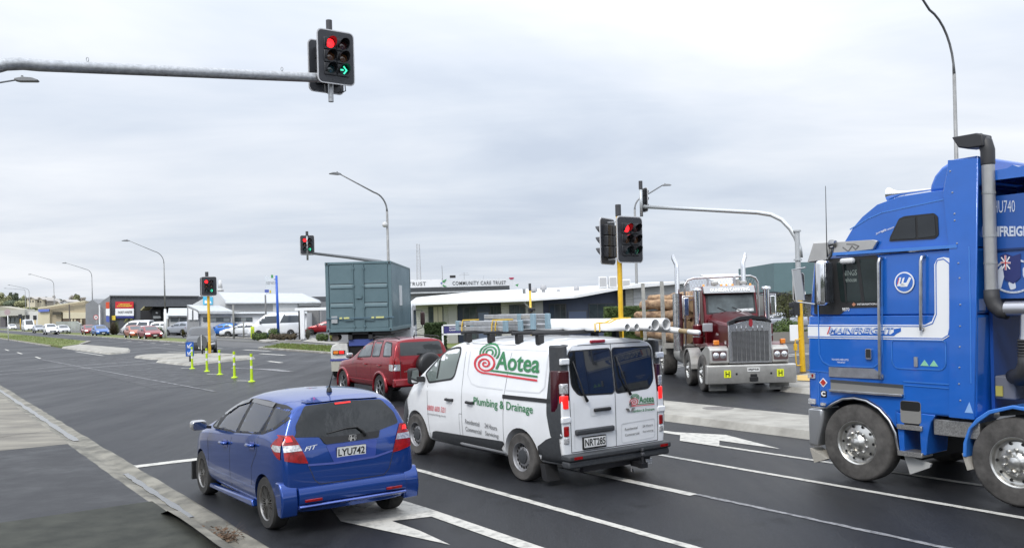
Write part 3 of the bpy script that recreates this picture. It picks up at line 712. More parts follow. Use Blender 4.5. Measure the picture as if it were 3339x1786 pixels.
for sg in (1, -1):
    nm = [(2.655, 1.235), (2.80, 1.395), (2.42, 1.67), (2.20, 1.815), (1.90, 1.862), (1.73, 1.865), (1.69, 1.78), (1.79, 1.40), (1.87, 1.33)]
    SV.decal('window_seal', strip(VW, .03, True), 'side', BLACK, VAN_T, sg, .006); SV.decal('side_window', [VW], 'side', CGLASS, VAN_T, sg, .003)
    SV.decal('window_bar', strip([(2.36, 1.34), (2.33, 1.70)], .03), 'side', BLACK, VAN_T, sg, .009)
    SV.decal('door_gap', strip([(1.56, .36), (1.56, 1.90), (1.65, 1.90)], .008) + strip([(2.62, .38), (2.66, 1.20)], .008) + strip([(.43, .34), (.40, 1.1), (.30, 1.915), (1.5, 1.915)], .008) + strip([(1.64, .34), (1.64, .82), (1.56, .82)], .006), 'side', SEAM, VAN_T, sg, .002)
    SV.decal('slide_rail', strip([(.40, 1.175), (-.70, 1.185)], .055), 'side', BLACK, VAN_T, sg, .012)
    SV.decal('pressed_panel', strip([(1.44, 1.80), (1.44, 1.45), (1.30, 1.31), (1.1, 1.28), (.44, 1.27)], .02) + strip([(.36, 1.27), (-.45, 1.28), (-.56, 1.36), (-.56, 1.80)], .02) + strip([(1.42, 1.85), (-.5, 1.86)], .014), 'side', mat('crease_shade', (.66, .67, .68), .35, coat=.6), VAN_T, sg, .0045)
    SV.decal('side_cladding', [rpoly([(2.58, .33), (2.50, .45), (2.38, .475), (1.65, .49), (.42, .52), (.40, .30), (1.6, .29)], .03)], 'side', PLAS, VAN_T, sg, .014)
    SV.decal('side_cladding', [[(-.34, .50), (-.62, .66), (-.80, .72), (-.90, .74), (-.92, .30), (-.48, .28), (-.40, .42)]], 'side', PLAS, VAN_T, sg, .012, .08)
    SV.decal('front_bumper', [[(3.42, .72), (3.60, .98), (3.80, .86), (3.86, .30), (3.5, .29), (3.48, .45)]], 'side', PLAS, VAN_T, sg, .010, .08)
    SV.decal('corner_trim', [rpoly([(-.72, .70), (-.64, 1.0), (-.63, 1.90), (-.70, 1.94), (-.84, 1.93), (-.92, 1.60), (-.95, .70)], .03)], 'side', PLAS, VAN_T, sg, .008, .08)
    for uh in (1.92, 1.30):
        m_ = MB(); m_.tube([(uh - .10, sg * .955, 1.02), (uh - .07, sg * 1.0, 1.02), (uh + .07, sg * 1.0, 1.02), (uh + .10, sg * .955, 1.02)], .022, 8); m_.build('door_handle', BLACK, VAN_T, True)
    m_ = MB(); q = Matrix.Translation((2.86, sg * 1.10, 1.36)); m_.box(-.05, .07, -.10, .09, -.14, .13, q); h_ = m_.build('mirror', BLACK, VAN_T, bevel=.05, seg=3)
    m_ = MB(); m_.prism(rrect(-.075, .065, -.11, .10, .03), -.001, .001, 'x', M=Matrix.Translation((2.806, sg * 1.10, 1.36))); m_.build('mirror_glass', mat('mirror_glass', (.6, .6, .6), .05, 1.0), h_)
    m_ = MB(); m_.bar((2.78, sg * .93, 1.30), (2.84, sg * 1.06, 1.30), .07, .09); m_.build('mirror_stalk', BLACK, h_)
    # tail lamps at the rear corners
    for (z0, z1, mm, nm2) in ((1.04, 1.60, mat('smoked_red_lens', (.045, .003, .006), .2, coat=.5), 'tail_light'), (1.09, 1.27, REDON, 'brake_light'), (1.29, 1.43, CLEARL, 'reversing_light'), (.72, .86, REDL, 'lower_lamp'), (.62, .71, CLEARL, 'lower_lamp')):
        m_ = MB(); e = .0 if nm2 == 'tail_light' else .012
        pl = [(-.74, .965), (-.88, .955), (-.935, .91), (-.955, .86), (-.955, .80), (-.74, .80)] if nm2 == 'tail_light' else [(-.90, .945), (-.945, .91), (-.958, .86), (-.958, .825), (-.90, .83)]
        m_.prism([(a - e, (b + e * .6) * sg) for a, b in pl], z0, z1, 'z'); m_.build(nm2, mm, VAN_T, bevel=.012)
    m_ = MB(); m_.prism([(-.70, .955 * sg), (-.86, .945 * sg), (-.925, .90 * sg), (-.945, .85 * sg), (-.93, .80 * sg), (-.70, .80 * sg)], .60, 1.94, 'z'); m_.build('corner_pillar', PLAS, VAN_T, bevel=.03)
    for z in (.90, 1.68):
        m_ = MB(); m_.box(-.975, -.93, sg * .80, sg * .955, z, z + .085); m_.build('hinge_cover', WH, VAN_T, bevel=.015)
    m_ = MB(); m_.prism([(-.42, .30), (-.52, .30), (-.60, .08), (-.47, .08)], sg * .72, sg * .93, 'y'); m_.build('mud_flap', BLACK, VAN_T)
# rear doors
dr = [(.795, .50), (.81, 1.4), (.775, 1.80), (.68, 1.925), (-.68, 1.925), (-.775, 1.80), (-.81, 1.4), (-.795, .50)]
SV.decal('door_gap', strip(dr, .010, True) + strip([(0, .5), (0, 1.93)], .009), 'rear', SEAM, VAN_T, 1, .003)
gl = rpoly([(.75, 1.84), (.016, 1.85), (.016, 1.245), (.64, 1.27), (.745, 1.39)], .055)
gr_ = [(-a, b) for a, b in gl][::-1]
for q in (gl, gr_): SV.decal('rear_window', [q], 'rear', GLASS, VAN_T, 1, .008)
SV.decal('window_seal', [rpoly([(.77, 1.86), (.008, 1.87), (.008, 1.225), (.655, 1.25), (.765, 1.38)], .06), rpoly([(-.77, 1.86), (-.008, 1.87), (-.008, 1.225), (-.655, 1.25), (-.765, 1.38)], .06)], 'rear', BLACK, VAN_T, 1, .004)
for a in ((.71, 1.72, .52, 1.17), (-.07, 1.74, -.27, 1.20)):
    m_ = MB(); m_.tube([(-.925, a[0], a[1]), (-.985, (a[0] + a[2]) / 2 + .03, (a[1] + a[3]) / 2), (-.985, a[2] + .07, a[3] + .12), (-.985, a[2], a[3])], [.008, .011, .014, .024], 6); m_.build('rear_wiper', BLACK, VAN_T, True)
m_ = MB(); m_.box(-1.0, -.955, .10, .40, 1.015, 1.06); m_.build('rear_handle', BLACK, VAN_T, bevel=.015)
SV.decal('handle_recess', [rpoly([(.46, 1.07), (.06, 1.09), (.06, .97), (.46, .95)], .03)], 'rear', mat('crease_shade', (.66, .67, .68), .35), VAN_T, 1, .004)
m_ = MB(); m_.box(-1.005, -.945, .05, .735, .725, .80); m_.build('plate_light_bar', PLAS, VAN_T, bevel=.02)
m_ = MB(); m_.box(-.985, -.955, .20, .61, .52, .69); pl = m_.build('number_plate', INK, VAN_T, bevel=.006)
m_ = MB(); m_.box(-.989, -.984, .215, .595, .545, .675); m_.build('plate_face', PLATEM, pl)
m_ = MB(); text_on(m_, 'NRT285', [(-.992, .585, .562), (-.992, .225, .562), (-.992, .225, .66), (-.992, .585, .66)], .02); m_.build('lettering', INK, pl)
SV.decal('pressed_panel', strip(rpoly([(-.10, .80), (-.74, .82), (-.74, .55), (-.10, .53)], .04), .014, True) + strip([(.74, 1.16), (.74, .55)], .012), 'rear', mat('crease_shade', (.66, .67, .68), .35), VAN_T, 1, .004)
m_ = MB(); m_.box(-1.09, -.90, -.94, .94, .40, .485); m_.box(-1.06, -.90, -.93, .93, .30, .40); bp = m_.build('rear_bumper', PLAS, VAN_T, bevel=.025)
for s in (1, -1):
    m_ = MB(); m_.box(-1.098, -1.08, s * .72, s * .86, .425, .462); m_.build('reflector', REDL, bp)
m_ = MB(); m_.box(-.98, -.90, -.62, .62, .22, .30); m_.box(-1.12, -.98, -.36, -.24, .20, .27); m_.tube([(-1.16, -.30, .25), (-1.16, -.30, .42)], .016, 8); m_.lathe([(.001, .47), (.022, .455), (.028, .43), (.02, .405), (.035, .39), (.04, .37)], 'z', 12, (-1.16, -.30, 0)); m_.box(-1.2, -1.12, -.36, -.24, .19, .26); m_.tube([(-1.08, -.16, .20), (-1.1, -.14, .15), (-1.1, -.18, .13), (-1.08, -.18, .18)], .01, 6); m_.build('tow_bar', mat('dark_metal', (.06, .06, .065), .4, .8), VAN_T)
m_ = MB(); m_.box(-1.0, -.96, -.64, -.52, .19, .26); m_.build('number_light', CLEARL, VAN_T)
m_ = MB(); m_.box(-.905, -.86, .10, .36, 1.945, 1.99); m_.build('high_brake_light', mat('dull_red_lens', (.28, .015, .02), .25, coat=.6), VAN_T, bevel=.012)
m_ = MB(); m_.prism([(.0, .05), (.025, .0), (0, -.05), (-.025, 0)], -.975, -.965, 'x', M=Matrix.Translation((0, -.27, 1.06)))
for a in (120, 240): m_.prism([(.0, .05), (.025, .0), (0, -.05), (-.025, 0)], -.975, -.965, 'x', M=Matrix.Translation((0, -.27, 1.06)) @ Matrix.Translation((0, -.045 if a == 240 else .045, -.075)) @ Matrix.Rotation(R(a), 4, 'X'))
m_.build('badge', CHROME, VAN_T)
# writing on the side
q_ = [(1.13, 1.36), (-.41, 1.36), (-.41, 1.93), (1.13, 1.93)]
G_, R_ = spiral_logo(None, None, None)
side_q = [(1.12, 1.24), (-.40, 1.22), (-.40, 1.97), (1.12, 1.99)]
def mp(q, polys): return [[quadmap(q, *pt) for pt in pl] for pl in polys]
lg = [(1.12, 1.30), (-.40, 1.27), (-.40, 1.90), (1.12, 1.93)]
SV.decal('logo_arch', mp(lg, G_), 'side', GREENL, VAN_T, 1, .010); SV.decal('logo_spiral', mp(lg, R_), 'side', REDLT, VAN_T, 1, .011)
SV.text('lettering', 'Aotea', [(.68, 1.555), (-.41, 1.545), (-.41, 1.80), (.68, 1.82)], 'side', GREENL, VAN_T, 1, .011, .02)
SV.text('lettering', 'Plumbing & Drainage', [(1.195, .96), (-.335, .95), (-.335, 1.105), (1.195, 1.115)], 'side', GREENL, VAN_T, 1, .010, .01)
SV.text('lettering', '0800 600 321', [(2.64, .795), (2.04, .80), (2.04, .885), (2.64, .88)], 'side', REDLT, VAN_T, 1, .010, .0, .2)
SV.text('lettering', 'aoteaplumbing.co.nz', [(2.64, .71), (2.04, .715), (2.04, .765), (2.64, .76)], 'side', GREYL, VAN_T, 1, .010)
SV.text('lettering', [('Residential', [(1.455, .685), (1.045, .675), (1.045, .745), (1.455, .755)]), ('24 Hours', [(.90, .67), (.57, .66), (.57, .735), (.90, .745)]), ('Commercial', [(1.455, .57), (1.0, .56), (1.0, .63), (1.455, .64)]), ('Servicing', [(.90, .54), (.54, .535), (.54, .615), (.90, .625)])], None, 'side', GREYL, VAN_T, 1, .010, .01, .1)
rq = [(-.30, .955), (-.745, .955), (-.745, 1.20), (-.30, 1.20)]
SV.decal('logo_arch', mp(rq, G_), 'rear', GREENL, VAN_T, 1, .010); SV.decal('logo_spiral', mp(rq, R_), 'rear', REDLT, VAN_T, 1, .011)
SV.text('lettering', [('Aotea', [(-.44, 1.06), (-.735, 1.06), (-.735, 1.155), (-.44, 1.155)]), ('Plumbing & Drainage', [(-.30, .93), (-.74, .925), (-.74, .975), (-.30, .98)])], None, 'rear', GREENL, VAN_T, 1, .010, .02)
SV.text('lettering', [('Residential', [(-.16, .70), (-.40, .705), (-.40, .74), (-.16, .735)]), ('24 Hours', [(-.50, .71), (-.70, .715), (-.70, .75), (-.50, .745)]), ('Commercial', [(-.16, .62), (-.43, .625), (-.43, .66), (-.16, .655)]), ('Servicing', [(-.50, .63), (-.71, .635), (-.71, .67), (-.50, .665)])], None, 'rear', GREYL, VAN_T, 1, .008, .01)
# windscreen
mb = MB()
v_, f_ = SV.patch([(2.32, -.72), (2.32, .72), (3.12, .84), (3.12, -.84)], 'top', 1, .006); mb.add(v_, f_); link('windscreen', mb.mesh(), GLASS2, VAN_T, True)
# roof bars
for i, u in enumerate((1.68, 1.02, .28, -.22)):
    m_ = MB(); m_.tube([(u, -.80, 2.085), (u, .86, 2.085)], .030, 8)
    for s in (1, -1): m_.box(u - .045, u + .045, s * .72 - .04, s * .72 + .06, 1.93, 2.07)
    m_.build('roof_bar', BLACK, VAN_T, bevel=.01)
# load carried on the bars (things of their own)
def vt(name, label, cat, group=None): return thing(name, label, cat, (.8518, 12.956, 0), PI / 2 + .6104, group)
BLUEP = mat('ladder_blue_plastic', (.20, .29, .34), .5); ALUL = mat('ladder_aluminium', (.55, .56, .57), .35, .85, noise=.2, nscale=12)
LAD = vt('folding_ladder', 'silver folding ladder with blue end caps strapped at the front of the van roof', 'ladder')
for (u0, u1, v0, z0) in ((2.22, .80, .30, 2.105), (2.22, .80, .30, 2.19), (1.95, .58, -.06, 2.125), (1.95, .58, -.06, 2.205), (1.95, .58, -.06, 2.285)):
    for dv in (0, .28):
        m_ = MB(); m_.box(u1, u0, v0 + dv, v0 + dv + .028, z0, z0 + .070); m_.build('rail', ALUL, LAD, bevel=.008)
    m_ = MB(); m_.tube([(u0 - .15, v0 + .01, z0 + .035), (u0 - .15, v0 + .29, z0 + .035)], .014, 6); m_.build('rung', ALUL, LAD)
for (u, v0, z0, z1) in ((.82, .30, 2.10, 2.268), (.60, -.06, 2.12, 2.36), (.95, -.06, 2.12, 2.36), (2.2, .30, 2.10, 2.268)):
    for dv in (0, .28): m_ = MB(); m_.box(u - .05, u + .05, v0 + dv - .01, v0 + dv + .04, z0, z1); m_.build('end_cap', BLUEP, LAD, bevel=.012)
for u in (2.02, 1.14, 1.04):
    m_ = MB(); m_.tube([(u, .64, 2.05), (u + .01, .625, 2.20), (u + .02, .60, 2.275), (u, .30, 2.275)], .011, 5); m_.build('strap', mat('yellow_strap', (.62, .40, .04), .7), LAD)
PVC = mat('white_pvc', (.80, .80, .79), .35, noise=.05)
for (v, L0, z, r, ue, nt_) in ((-.12, .20, 2.150, .052, -1.12, 'white plastic pipe at the near edge of the roof load, ending shortest'), (-.25, .20, 2.150, .050, -1.17, 'white plastic pipe second from the near edge of the roof load'),
                               (-.45, .2, 2.175, .080, -1.33, 'large white plastic pipe on the roof load, left of the two wide open ends'), (-.62, .2, 2.178, .082, -1.37, 'large white plastic pipe on the roof load, right of the two wide open ends'), (-.345, .2, 2.135, .033, -1.33, 'thin white pipe between the wide pipes and the near pipes on the van roof')):
    T_ = vt('plastic_pipe', nt_, 'pipe', 'plastic pipes tied on the van roof'); m_ = MB(); n = 24
    prof_ = [(r * .88, 1.7), (r, 1.7), (r, ue), (r * .88, ue), (r * .88, 1.7)]
    m_.lathe(prof_, 'x', n, (0, v, z)); m_.build('pipe', PVC, T_, True, 40)
    m_ = MB(); m_.lathe([(r * .87, ue + .35), (.001, ue + .35)], 'x', 16, (0, v, z)); m_.build('bore', mat('pipe_bore', (.3, .3, .3), .8), T_)
T_ = vt('wrapped_pipe', 'long white plastic-wrapped bundle poking out past the van roof towards the red truck', 'pipe')
m_ = MB(); m_.tube([(.6, -.74, 2.13), (-.8, -.745, 2.115), (-1.2, -.75, 2.10), (-1.5, -.75, 2.08)], [.05, .05, .045, .038], 12); m_.build('wrapping', PVC, T_, True)
m_ = MB(); m_.tube([(-1.48, -.75, 2.081), (-1.66, -.75, 2.07)], .034, 12); m_.build('brown_tape', mat('brown_tape', (.33, .25, .14), .6), T_, True)
m_ = MB(); m_.tube([(-1.66, -.75, 2.07), (-1.86, -.75, 2.058)], .033, 12); m_.build('pipe_end', PVC, T_, True)
T_ = vt('ratchet_strap', 'yellow straps holding the white pipes on the van roof', 'strap')
ST = mat('yellow_strap', (.62, .40, .04), .7)
for u in (-.50, -.60): m_ = MB(); m_.tube([(u, -.06, 2.09), (u, -.055, 2.20), (u, -.12, 2.212), (u, -.25, 2.21), (u, -.40, 2.262), (u, -.66, 2.266), (u, -.71, 2.2), (u, -.71, 2.09)], .010, 5); m_.build('webbing', ST, T_)
for (u, v) in ((-.55, -.5), (-.97, -.52)): m_ = MB(); m_.tube([(u, v, 2.10), (u - .01, v, 1.99)], .024, 6); m_.build('strap_tail', ST, T_)

# person in the van's passenger seat, seen in profile through the side window
def seated_person(label, mw, shirt, skin, hair, lean=0.0):
    T = thing('person', label, 'person'); T.matrix_world = mw
    J = dict(pel=(0, 0, .0, .15), wa=(-.04, 0, .18, .135), ch=(-.05, 0, .38, .15), nk=(-.02, 0, .52, .055), n2=(.0, 0, .57, .052), hd=(.02, 0, .66, .085), tp=(.01, 0, .75, .07),
             sl=(-.05, .18, .44, .065), el=(.10, .24, .22, .045), hl=(.34, .14, .20, .034), sr=(-.05, -.18, .44, .065), er=(.10, -.24, .22, .045), hr=(.34, -.14, .20, .034), kl=(.42, .10, .05, .075), fl=(.50, .10, -.36, .05), kr=(.42, -.10, .05, .075), fr=(.50, -.10, -.36, .05))
    E_ = ['pel wa', 'wa ch', 'ch nk', 'nk n2', 'n2 hd', 'hd tp', 'ch sl', 'sl el', 'el hl', 'ch sr', 'sr er', 'er hr', 'pel kl', 'kl fl', 'pel kr', 'kr fr']; K = list(J)
    me = bpy.data.meshes.new('body'); me.from_pydata([J[k][:3] for k in K], [tuple(K.index(a) for a in e.split()) for e in E_], []); o = bpy.data.objects.new('body', me); COL.objects.link(o)
    mo = o.modifiers.new('s', 'SKIN'); sv = me.skin_vertices[0].data
    for i, k in enumerate(K): sv[i].radius = (J[k][3], J[k][3] * (1.15 if k in ('ch', 'wa', 'pel') else 1)); sv[i].use_root = k == 'pel'
    su = o.modifiers.new('u', 'SUBSURF'); su.levels = 2; bpy.context.view_layer.update()
    m2 = bpy.data.meshes.new_from_object(o.evaluated_get(bpy.context.evaluated_depsgraph_get())); o.modifiers.clear(); o.data = m2; o.parent = T
    m2.materials.clear(); m2.materials.append(shirt); m2.materials.append(skin)
    for f in m2.polygons: f.use_smooth = True; c = f.center; f.material_index = 1 if c.z > .53 or c.x > .22 and c.z > .12 else 0
    m_ = MB(); m_.lathe([(.001, .10), (.06, .085), (.092, .03), (.09, -.03), (.07, -.05)], 'z', 14, (-.012, 0, .70)); m_.build('hair', hair, T, True)
    m_ = MB(); m_.prism([(.095, .69), (.125, .655), (.095, .645)], -.014, .014, 'y'); m_.build('nose', skin, T, bevel=.004)
    return T
VM = Matrix.Translation((.8518, 12.956, 0)) @ Matrix.Rotation(PI / 2 + .6104, 4, 'Z')
SKN = mat('skin', (.42, .22, .15), .6); HAIR = mat('brown_hair', (.07, .035, .02), .8)
seated_person('person with brown hair and a pale top behind the white van side window', VM @ Matrix.Translation((2.02, .50, .93)), mat('pale_top', (.45, .47, .47), .9), SKN, HAIR)
seated_person('person in a dark blue top at the far side of the white van cab', VM @ Matrix.Translation((1.95, -.44, .90)), mat('dark_top', (.03, .04, .09), .9), SKN, HAIR)
# ================================================================ BLUE HATCHBACK
FT = thing('hatchback_car', 'metallic blue small hatchback stopped in the lane beside the kerb, rear towards us', 'car', (-2.2134, 10.5126, 0), PI / 2 + .6183)
BL = mat('blue_metallic', (0.009, 0.054, 0.275), 0.22, .55, coat=1, noise=.04, nscale=300)
p = dict(us=[-.54, -.46, -.34, -.15, .15, .5, .85, 1.2, 1.55, 1.85, 2.15, 2.4, 2.65, 2.9, 3.12, 3.24],
         W=[(-.6, .80), (-.35, .845), (0, .852), (2.3, .85), (2.7, .835), (3.0, .77), (3.24, .62)],
         w0=[(-.6, .25), (-.2, .19), (2.7, .19), (3.3, .22)],
         belt=[(-.6, 1.02), (-.1, 1.09), (.4, 1.06), (.9, 1.02), (1.7, .955), (2.3, .92), (2.8, .82), (3.1, .71), (3.3, .60)],
         top=[(-.6, 1.43), (-.35, 1.47), (0, 1.505), (.5, 1.52), (.9, 1.50), (1.3, 1.41), (1.7, 1.26), (2.1, 1.06), (2.4, .97), (2.7, .88), (3.0, .77), (3.3, .62)],
         rear=[(.2, -.50), (.5, -.54), (.75, -.52), (.9, -.50), (1.05, -.46), (1.2, -.42), (1.42, -.33), (1.5, -.27)], front=[(.2, 3.20), (.45, 3.25), (.7, 3.18), (.9, 3.0)], th=.36, gk=.955, edge=.055, crown=.02, rr=.035, fr=.10)
o = carbody('body', p, BL, FT, [(0, .335, .30, .26, .86), (2.5, .335, .30, .26, .85)])
S = Skin(o)
cut_holes(o, [rpoly([(1.78, .99), (1.0, 1.03), (.87, 1.37), (1.2, 1.315), (1.55, 1.205)], .03), rpoly([(.88, 1.04), (.07, 1.10), (.04, 1.38), (.76, 1.385)], .03), rpoly([(.0, 1.12), (-.20, 1.18), (-.345, 1.285), (-.37, 1.355), (-.03, 1.385)], .03)])
SEAT = mat('seat_fabric', (.06, .06, .065), .9)
for u, v in ((1.10, .36), (1.10, -.36)): m_ = MB(); m_.prism([(u + .12, .9), (u - .04, 1.20), (u - .12, 1.20), (u - .08, .9)], v - .2, v + .2, 'y'); m_.box(u - .13, u - .04, v - .11, v + .11, 1.215, 1.32); m_.build('seat', SEAT, FT, bevel=.03)
m_ = MB(); m_.prism([(.22, .9), (.10, 1.14), (.02, 1.14), (.06, .9)], -.55, .55, 'y'); m_.build('seat', SEAT, FT, bevel=.03)
FRIM = mat('dark_silver_alloy', (.30, .29, .28), .3, .9)
for u in (0, 2.5):
    for sg in (1, -1): wheel(FT, u, sg * .735, .302, .185, .205, 'mesh', TYRE, FRIM, right=sg < 0)
CSH = mat('blue_crease', (.10, .13, .42), .3, .4, coat=1)
for sg in (1, -1):
    rim_ = [(1.95, .965), (1.0, 1.005), (.05, 1.08), (-.24, 1.16), (-.41, 1.28), (-.44, 1.36), (-.2, 1.42), (.3, 1.44), (.85, 1.43), (1.25, 1.36), (1.6, 1.245), (1.9, 1.12), (2.08, .985)]
    FH = [rpoly([(1.78, .99), (1.0, 1.03), (.87, 1.37), (1.2, 1.315), (1.55, 1.205)], .03), rpoly([(.88, 1.04), (.07, 1.10), (.04, 1.38), (.76, 1.385)], .03), rpoly([(.0, 1.12), (-.20, 1.18), (-.345, 1.285), (-.37, 1.355), (-.03, 1.385)], .03)]
    mb = MB(); v_, f_ = S.patch(rpoly(rim_, .05), 'side', sg, .003, .05)
    def _in(x, y, pl):
        c = False; j_ = len(pl) - 1
        for i_ in range(len(pl)):
            if (pl[i_][1] > y) != (pl[j_][1] > y) and x < (pl[j_][0] - pl[i_][0]) * (y - pl[i_][1]) / (pl[j_][1] - pl[i_][1]) + pl[i_][0]: c = not c
            j_ = i_
        return c
    f_ = [t for t in f_ if not any(_in(sum(v_[k][0] for k in t) / 3, sum(v_[k][2] for k in t) / 3, q) for q in FH)]
    mb.add(v_, f_); link('window_seal', mb.mesh(), BLACK, FT, True)
    S.decal('side_window', [FH[0]], 'side', CGLASSR, FT, sg, .004, .08); S.decal('side_window', [FH[1]], 'side', CGLASSR, FT, sg, .004, .08); S.decal('quarter_window', [FH[2]], 'side', CGLASS2, FT, sg, .004, .08)
    S.decal('quarter_window', [rpoly([(2.0, .985), (1.86, .995), (1.84, 1.08), (1.88, 1.07)], .01)], 'side', GLASS2, FT, sg, .006, .08)
    S.decal('weather_shield', [rpoly([(1.66, 1.16), (1.3, 1.30), (.9, 1.375), (.88, 1.425), (1.25, 1.355), (1.6, 1.24), (1.75, 1.17)], .01), rpoly([(.80, 1.385), (.02, 1.38), (.02, 1.43), (.80, 1.43)], .01)], 'side', mat('smoked_acrylic', (.05, .05, .055), .12, coat=.6), FT, sg, .020, .08)
    S.decal('door_gap', strip([(.16, 1.05), (.22, .85), (.40, .66), (.42, .45)], .007), 'side', SEAM, FT, sg, .002)
    S.decal('door_gap', strip([(1.12, 1.0), (1.22, .75), (1.22, .22)], .007), 'side', SEAM, FT, sg, .002)
    S.decal('door_gap', strip([(2.18, .92), (2.12, .6), (2.15, .24)], .007), 'side', SEAM, FT, sg, .002)
    m_ = MB(); m_.prism([(2.15, .155), (2.12, .215), (1.3, .235), (.46, .265), (.42, .185)], sg * .76, sg * .838, 'y'); m_.build('side_skirt', BL, FT, bevel=.015)
    for uh, z in ((1.38, .845), (.36, .93)):
        m_ = MB(); m_.tube([(uh - .10, sg * .855, z), (uh - .07, sg * .895, z), (uh + .07, sg * .895, z - .005), (uh + .10, sg * .855, z - .005)], .02, 8); m_.build('door_handle', BL, FT, True)
        S.decal('handle_recess', [rpoly([(uh - .09, z - .055), (uh - .09, z + .04), (uh + .09, z + .035), (uh + .09, z - .055)], .03)], 'side', CSH, FT, sg, .003)
    m_ = MB(); m_.box(-.07, .09, -.10, .10, -.065, .065, Matrix.Translation((2.0, sg * 1.0, 1.02))); h_ = m_.build('mirror', mat('mirror_shell', (.35, .35, .36), .2, .6, coat=1), FT, bevel=.045, seg=4)
    m_ = MB(); m_.prism(rrect(-.085, .085, -.052, .052, .03), -.001, .001, 'x', M=Matrix.Translation((1.928, sg * 1.0, 1.02))); m_.build('mirror_glass', mat('mirror_glass', (.6, .6, .6), .05, 1.0), h_)
    m_ = MB(); m_.bar((2.0, sg * .84, .98), (2.0, sg * .93, .99), .06, .035); m_.build('mirror_stalk', BLACK, h_)
    # tail lamps wrap the corner
    side = [(-.25, .985), (-.33, 1.06), (-.40, 1.10), (-.455, 1.10), (-.475, .85), (-.42, .86), (-.33, .91)]
    rearp = [(.785, 1.11), (.665, 1.11), (.60, .98), (.525, .79), (.62, .80), (.785, .84)]
    mb = MB(); v_, f_ = S.patch(side, 'side', sg, .010, .05); mb.add(v_, f_); v_, f_ = S.patch([(a * sg, b) for a, b in rearp][::sg], 'rear', 1, .010, .05); mb.add(v_, f_); t_ = link('tail_light', mb.mesh(), REDL, FT, True)
    mb = MB(); v_, f_ = S.patch([(-.28, .965), (-.30, 1.0), (-.465, 1.0), (-.47, .935), (-.36, .93)], 'side', sg, .014, .05); mb.add(v_, f_); v_, f_ = S.patch([(a * sg, b) for a, b in [(.785, 1.003), (.615, 1.0), (.585, .935), (.785, .933)]][::sg], 'rear', 1, .014, .05); mb.add(v_, f_); link('reversing_lens', mb.mesh(), CLEARL, t_, True)
    S.decal('brake_lens', [[(a * sg, b) for a, b in [(.75, 1.09), (.70, 1.09), (.68, 1.04), (.75, 1.04)]][::sg]], 'rear', REDON, t_, 1, .016, .05)
    # flared rear bumper corner
    m_ = MB(); A = [(-.38, .50), (-.40, .60), (-.52, .60), (-.575, .52), (-.60, .38), (-.56, .22), (-.46, .23), (-.40, .36)]
    m_.prism([(a, b) for a, b in A], sg * .66, sg * .856, 'y'); m_.build('bumper_corner', BL, FT, bevel=.02, seg=3)
    m_ = MB(); m_.prism([(2.62 + .30, .16), (2.62 + .28, .40), (2.62 + .24, .42), (2.62 + .25, .16)], sg * .70, sg * .86, 'y'); m_.build('mud_flap', BLACK, FT)
m_ = MB(); m_.prism([(-.50, .545), (-.60, .525), (-.63, .44), (-.62, .36), (-.585, .34), (-.50, .30)], -.66, .66, 'y'); bp = m_.build('rear_bumper', BL, FT, bevel=.025, seg=3)
m_ = MB(); m_.prism([(-.52, .335), (-.625, .345), (-.645, .325), (-.60, .295), (-.50, .28)], -.66, .66, 'y'); m_.build('bumper_lip', mat('blue_lip', (.07, .12, .42), .25, .4, coat=1), bp, bevel=.01)
for s in (1, -1): m_ = MB(); m_.box(-.643, -.60, s * .40, s * .60, .375, .405); m_.build('reflector', REDL, bp, bevel=.005)
# hatch
hg = rpoly([(.625, 1.20), (.62, 1.13), (.66, 1.085), (.36, 1.06), (.33, 1.0), (.32, .985), (-.36, .99), (-.38, 1.06), (-.655, 1.12), (-.62, 1.25), (-.48, 1.41), (0, 1.43), (.48, 1.41)], .03)
S.decal('rear_window', [hg], 'rear', mat('rear_window_glass', (.010, .012, .013), .05, spec=.65, bump=.8, bscale=4.5), FT, 1, .006, .06)
S.decal('black_garnish', [rpoly([(.36, 1.055), (.30, .972), (-.36, .98), (-.39, 1.06), (0, 1.045)], .015)], 'rear', BLACK, FT, 1, .012, .08)
S.decal('hatch_gap', strip([(.53, .785), (.46, .60), (.40, .545), (-.40, .545), (-.47, .61), (-.54, .80)], .008), 'rear', SEAM, FT, 1, .003, .1)
S.decal('plate_recess', [rpoly([(.30, .965), (.22, .76), (-.30, .77), (-.34, .965)], .03)], 'rear', mat('blue_recess', (.035, .07, .33), .35, .4, coat=.6), FT, 1, .004, .1)
S.decal('hatch_crease', strip([(.52, .77), (.22, .755), (-.28, .765), (-.53, .81)], .022), 'rear', CSH, FT, 1, .004, .1)
S.decal('roof_spoiler', [rpoly([(.47, 1.455), (.30, 1.475), (-.30, 1.475), (-.47, 1.455), (-.45, 1.43), (0, 1.445), (.45, 1.43)], .01)], 'rear', BL, FT, 1, .022, .06)
S.decal('high_brake_light', [[(.12, 1.415), (-.08, 1.42), (-.08, 1.403), (.12, 1.398)]], 'rear', REDON, FT, 1, .014, .1)
def onglass(v, z, e=.02): q, n_2 = S.hit(v, z, 'rear'); return tuple(q + n_2 * e)
m_ = MB(); m_.tube([onglass(-.19, 1.02), onglass(-.16, 1.08, .03), onglass(-.10, 1.125, .03), onglass(.03, 1.125, .025), onglass(.27, 1.09)], [.02, .016, .012, .010, .006], 6); m_.build('rear_wiper', BLACK, FT, True)
uw = S.hit(0, .87, 'rear')[0].x
M_ = Matrix.Translation((uw - .012, 0, .865)) @ Matrix.Rotation(R(-6), 4, 'Y')
m_ = MB(); m_.prism(rrect(-.18, .18, -.0625, .0625, .012), -.004, .004, 'x', M=M_); pl = m_.build('number_plate', PLATEM, FT)
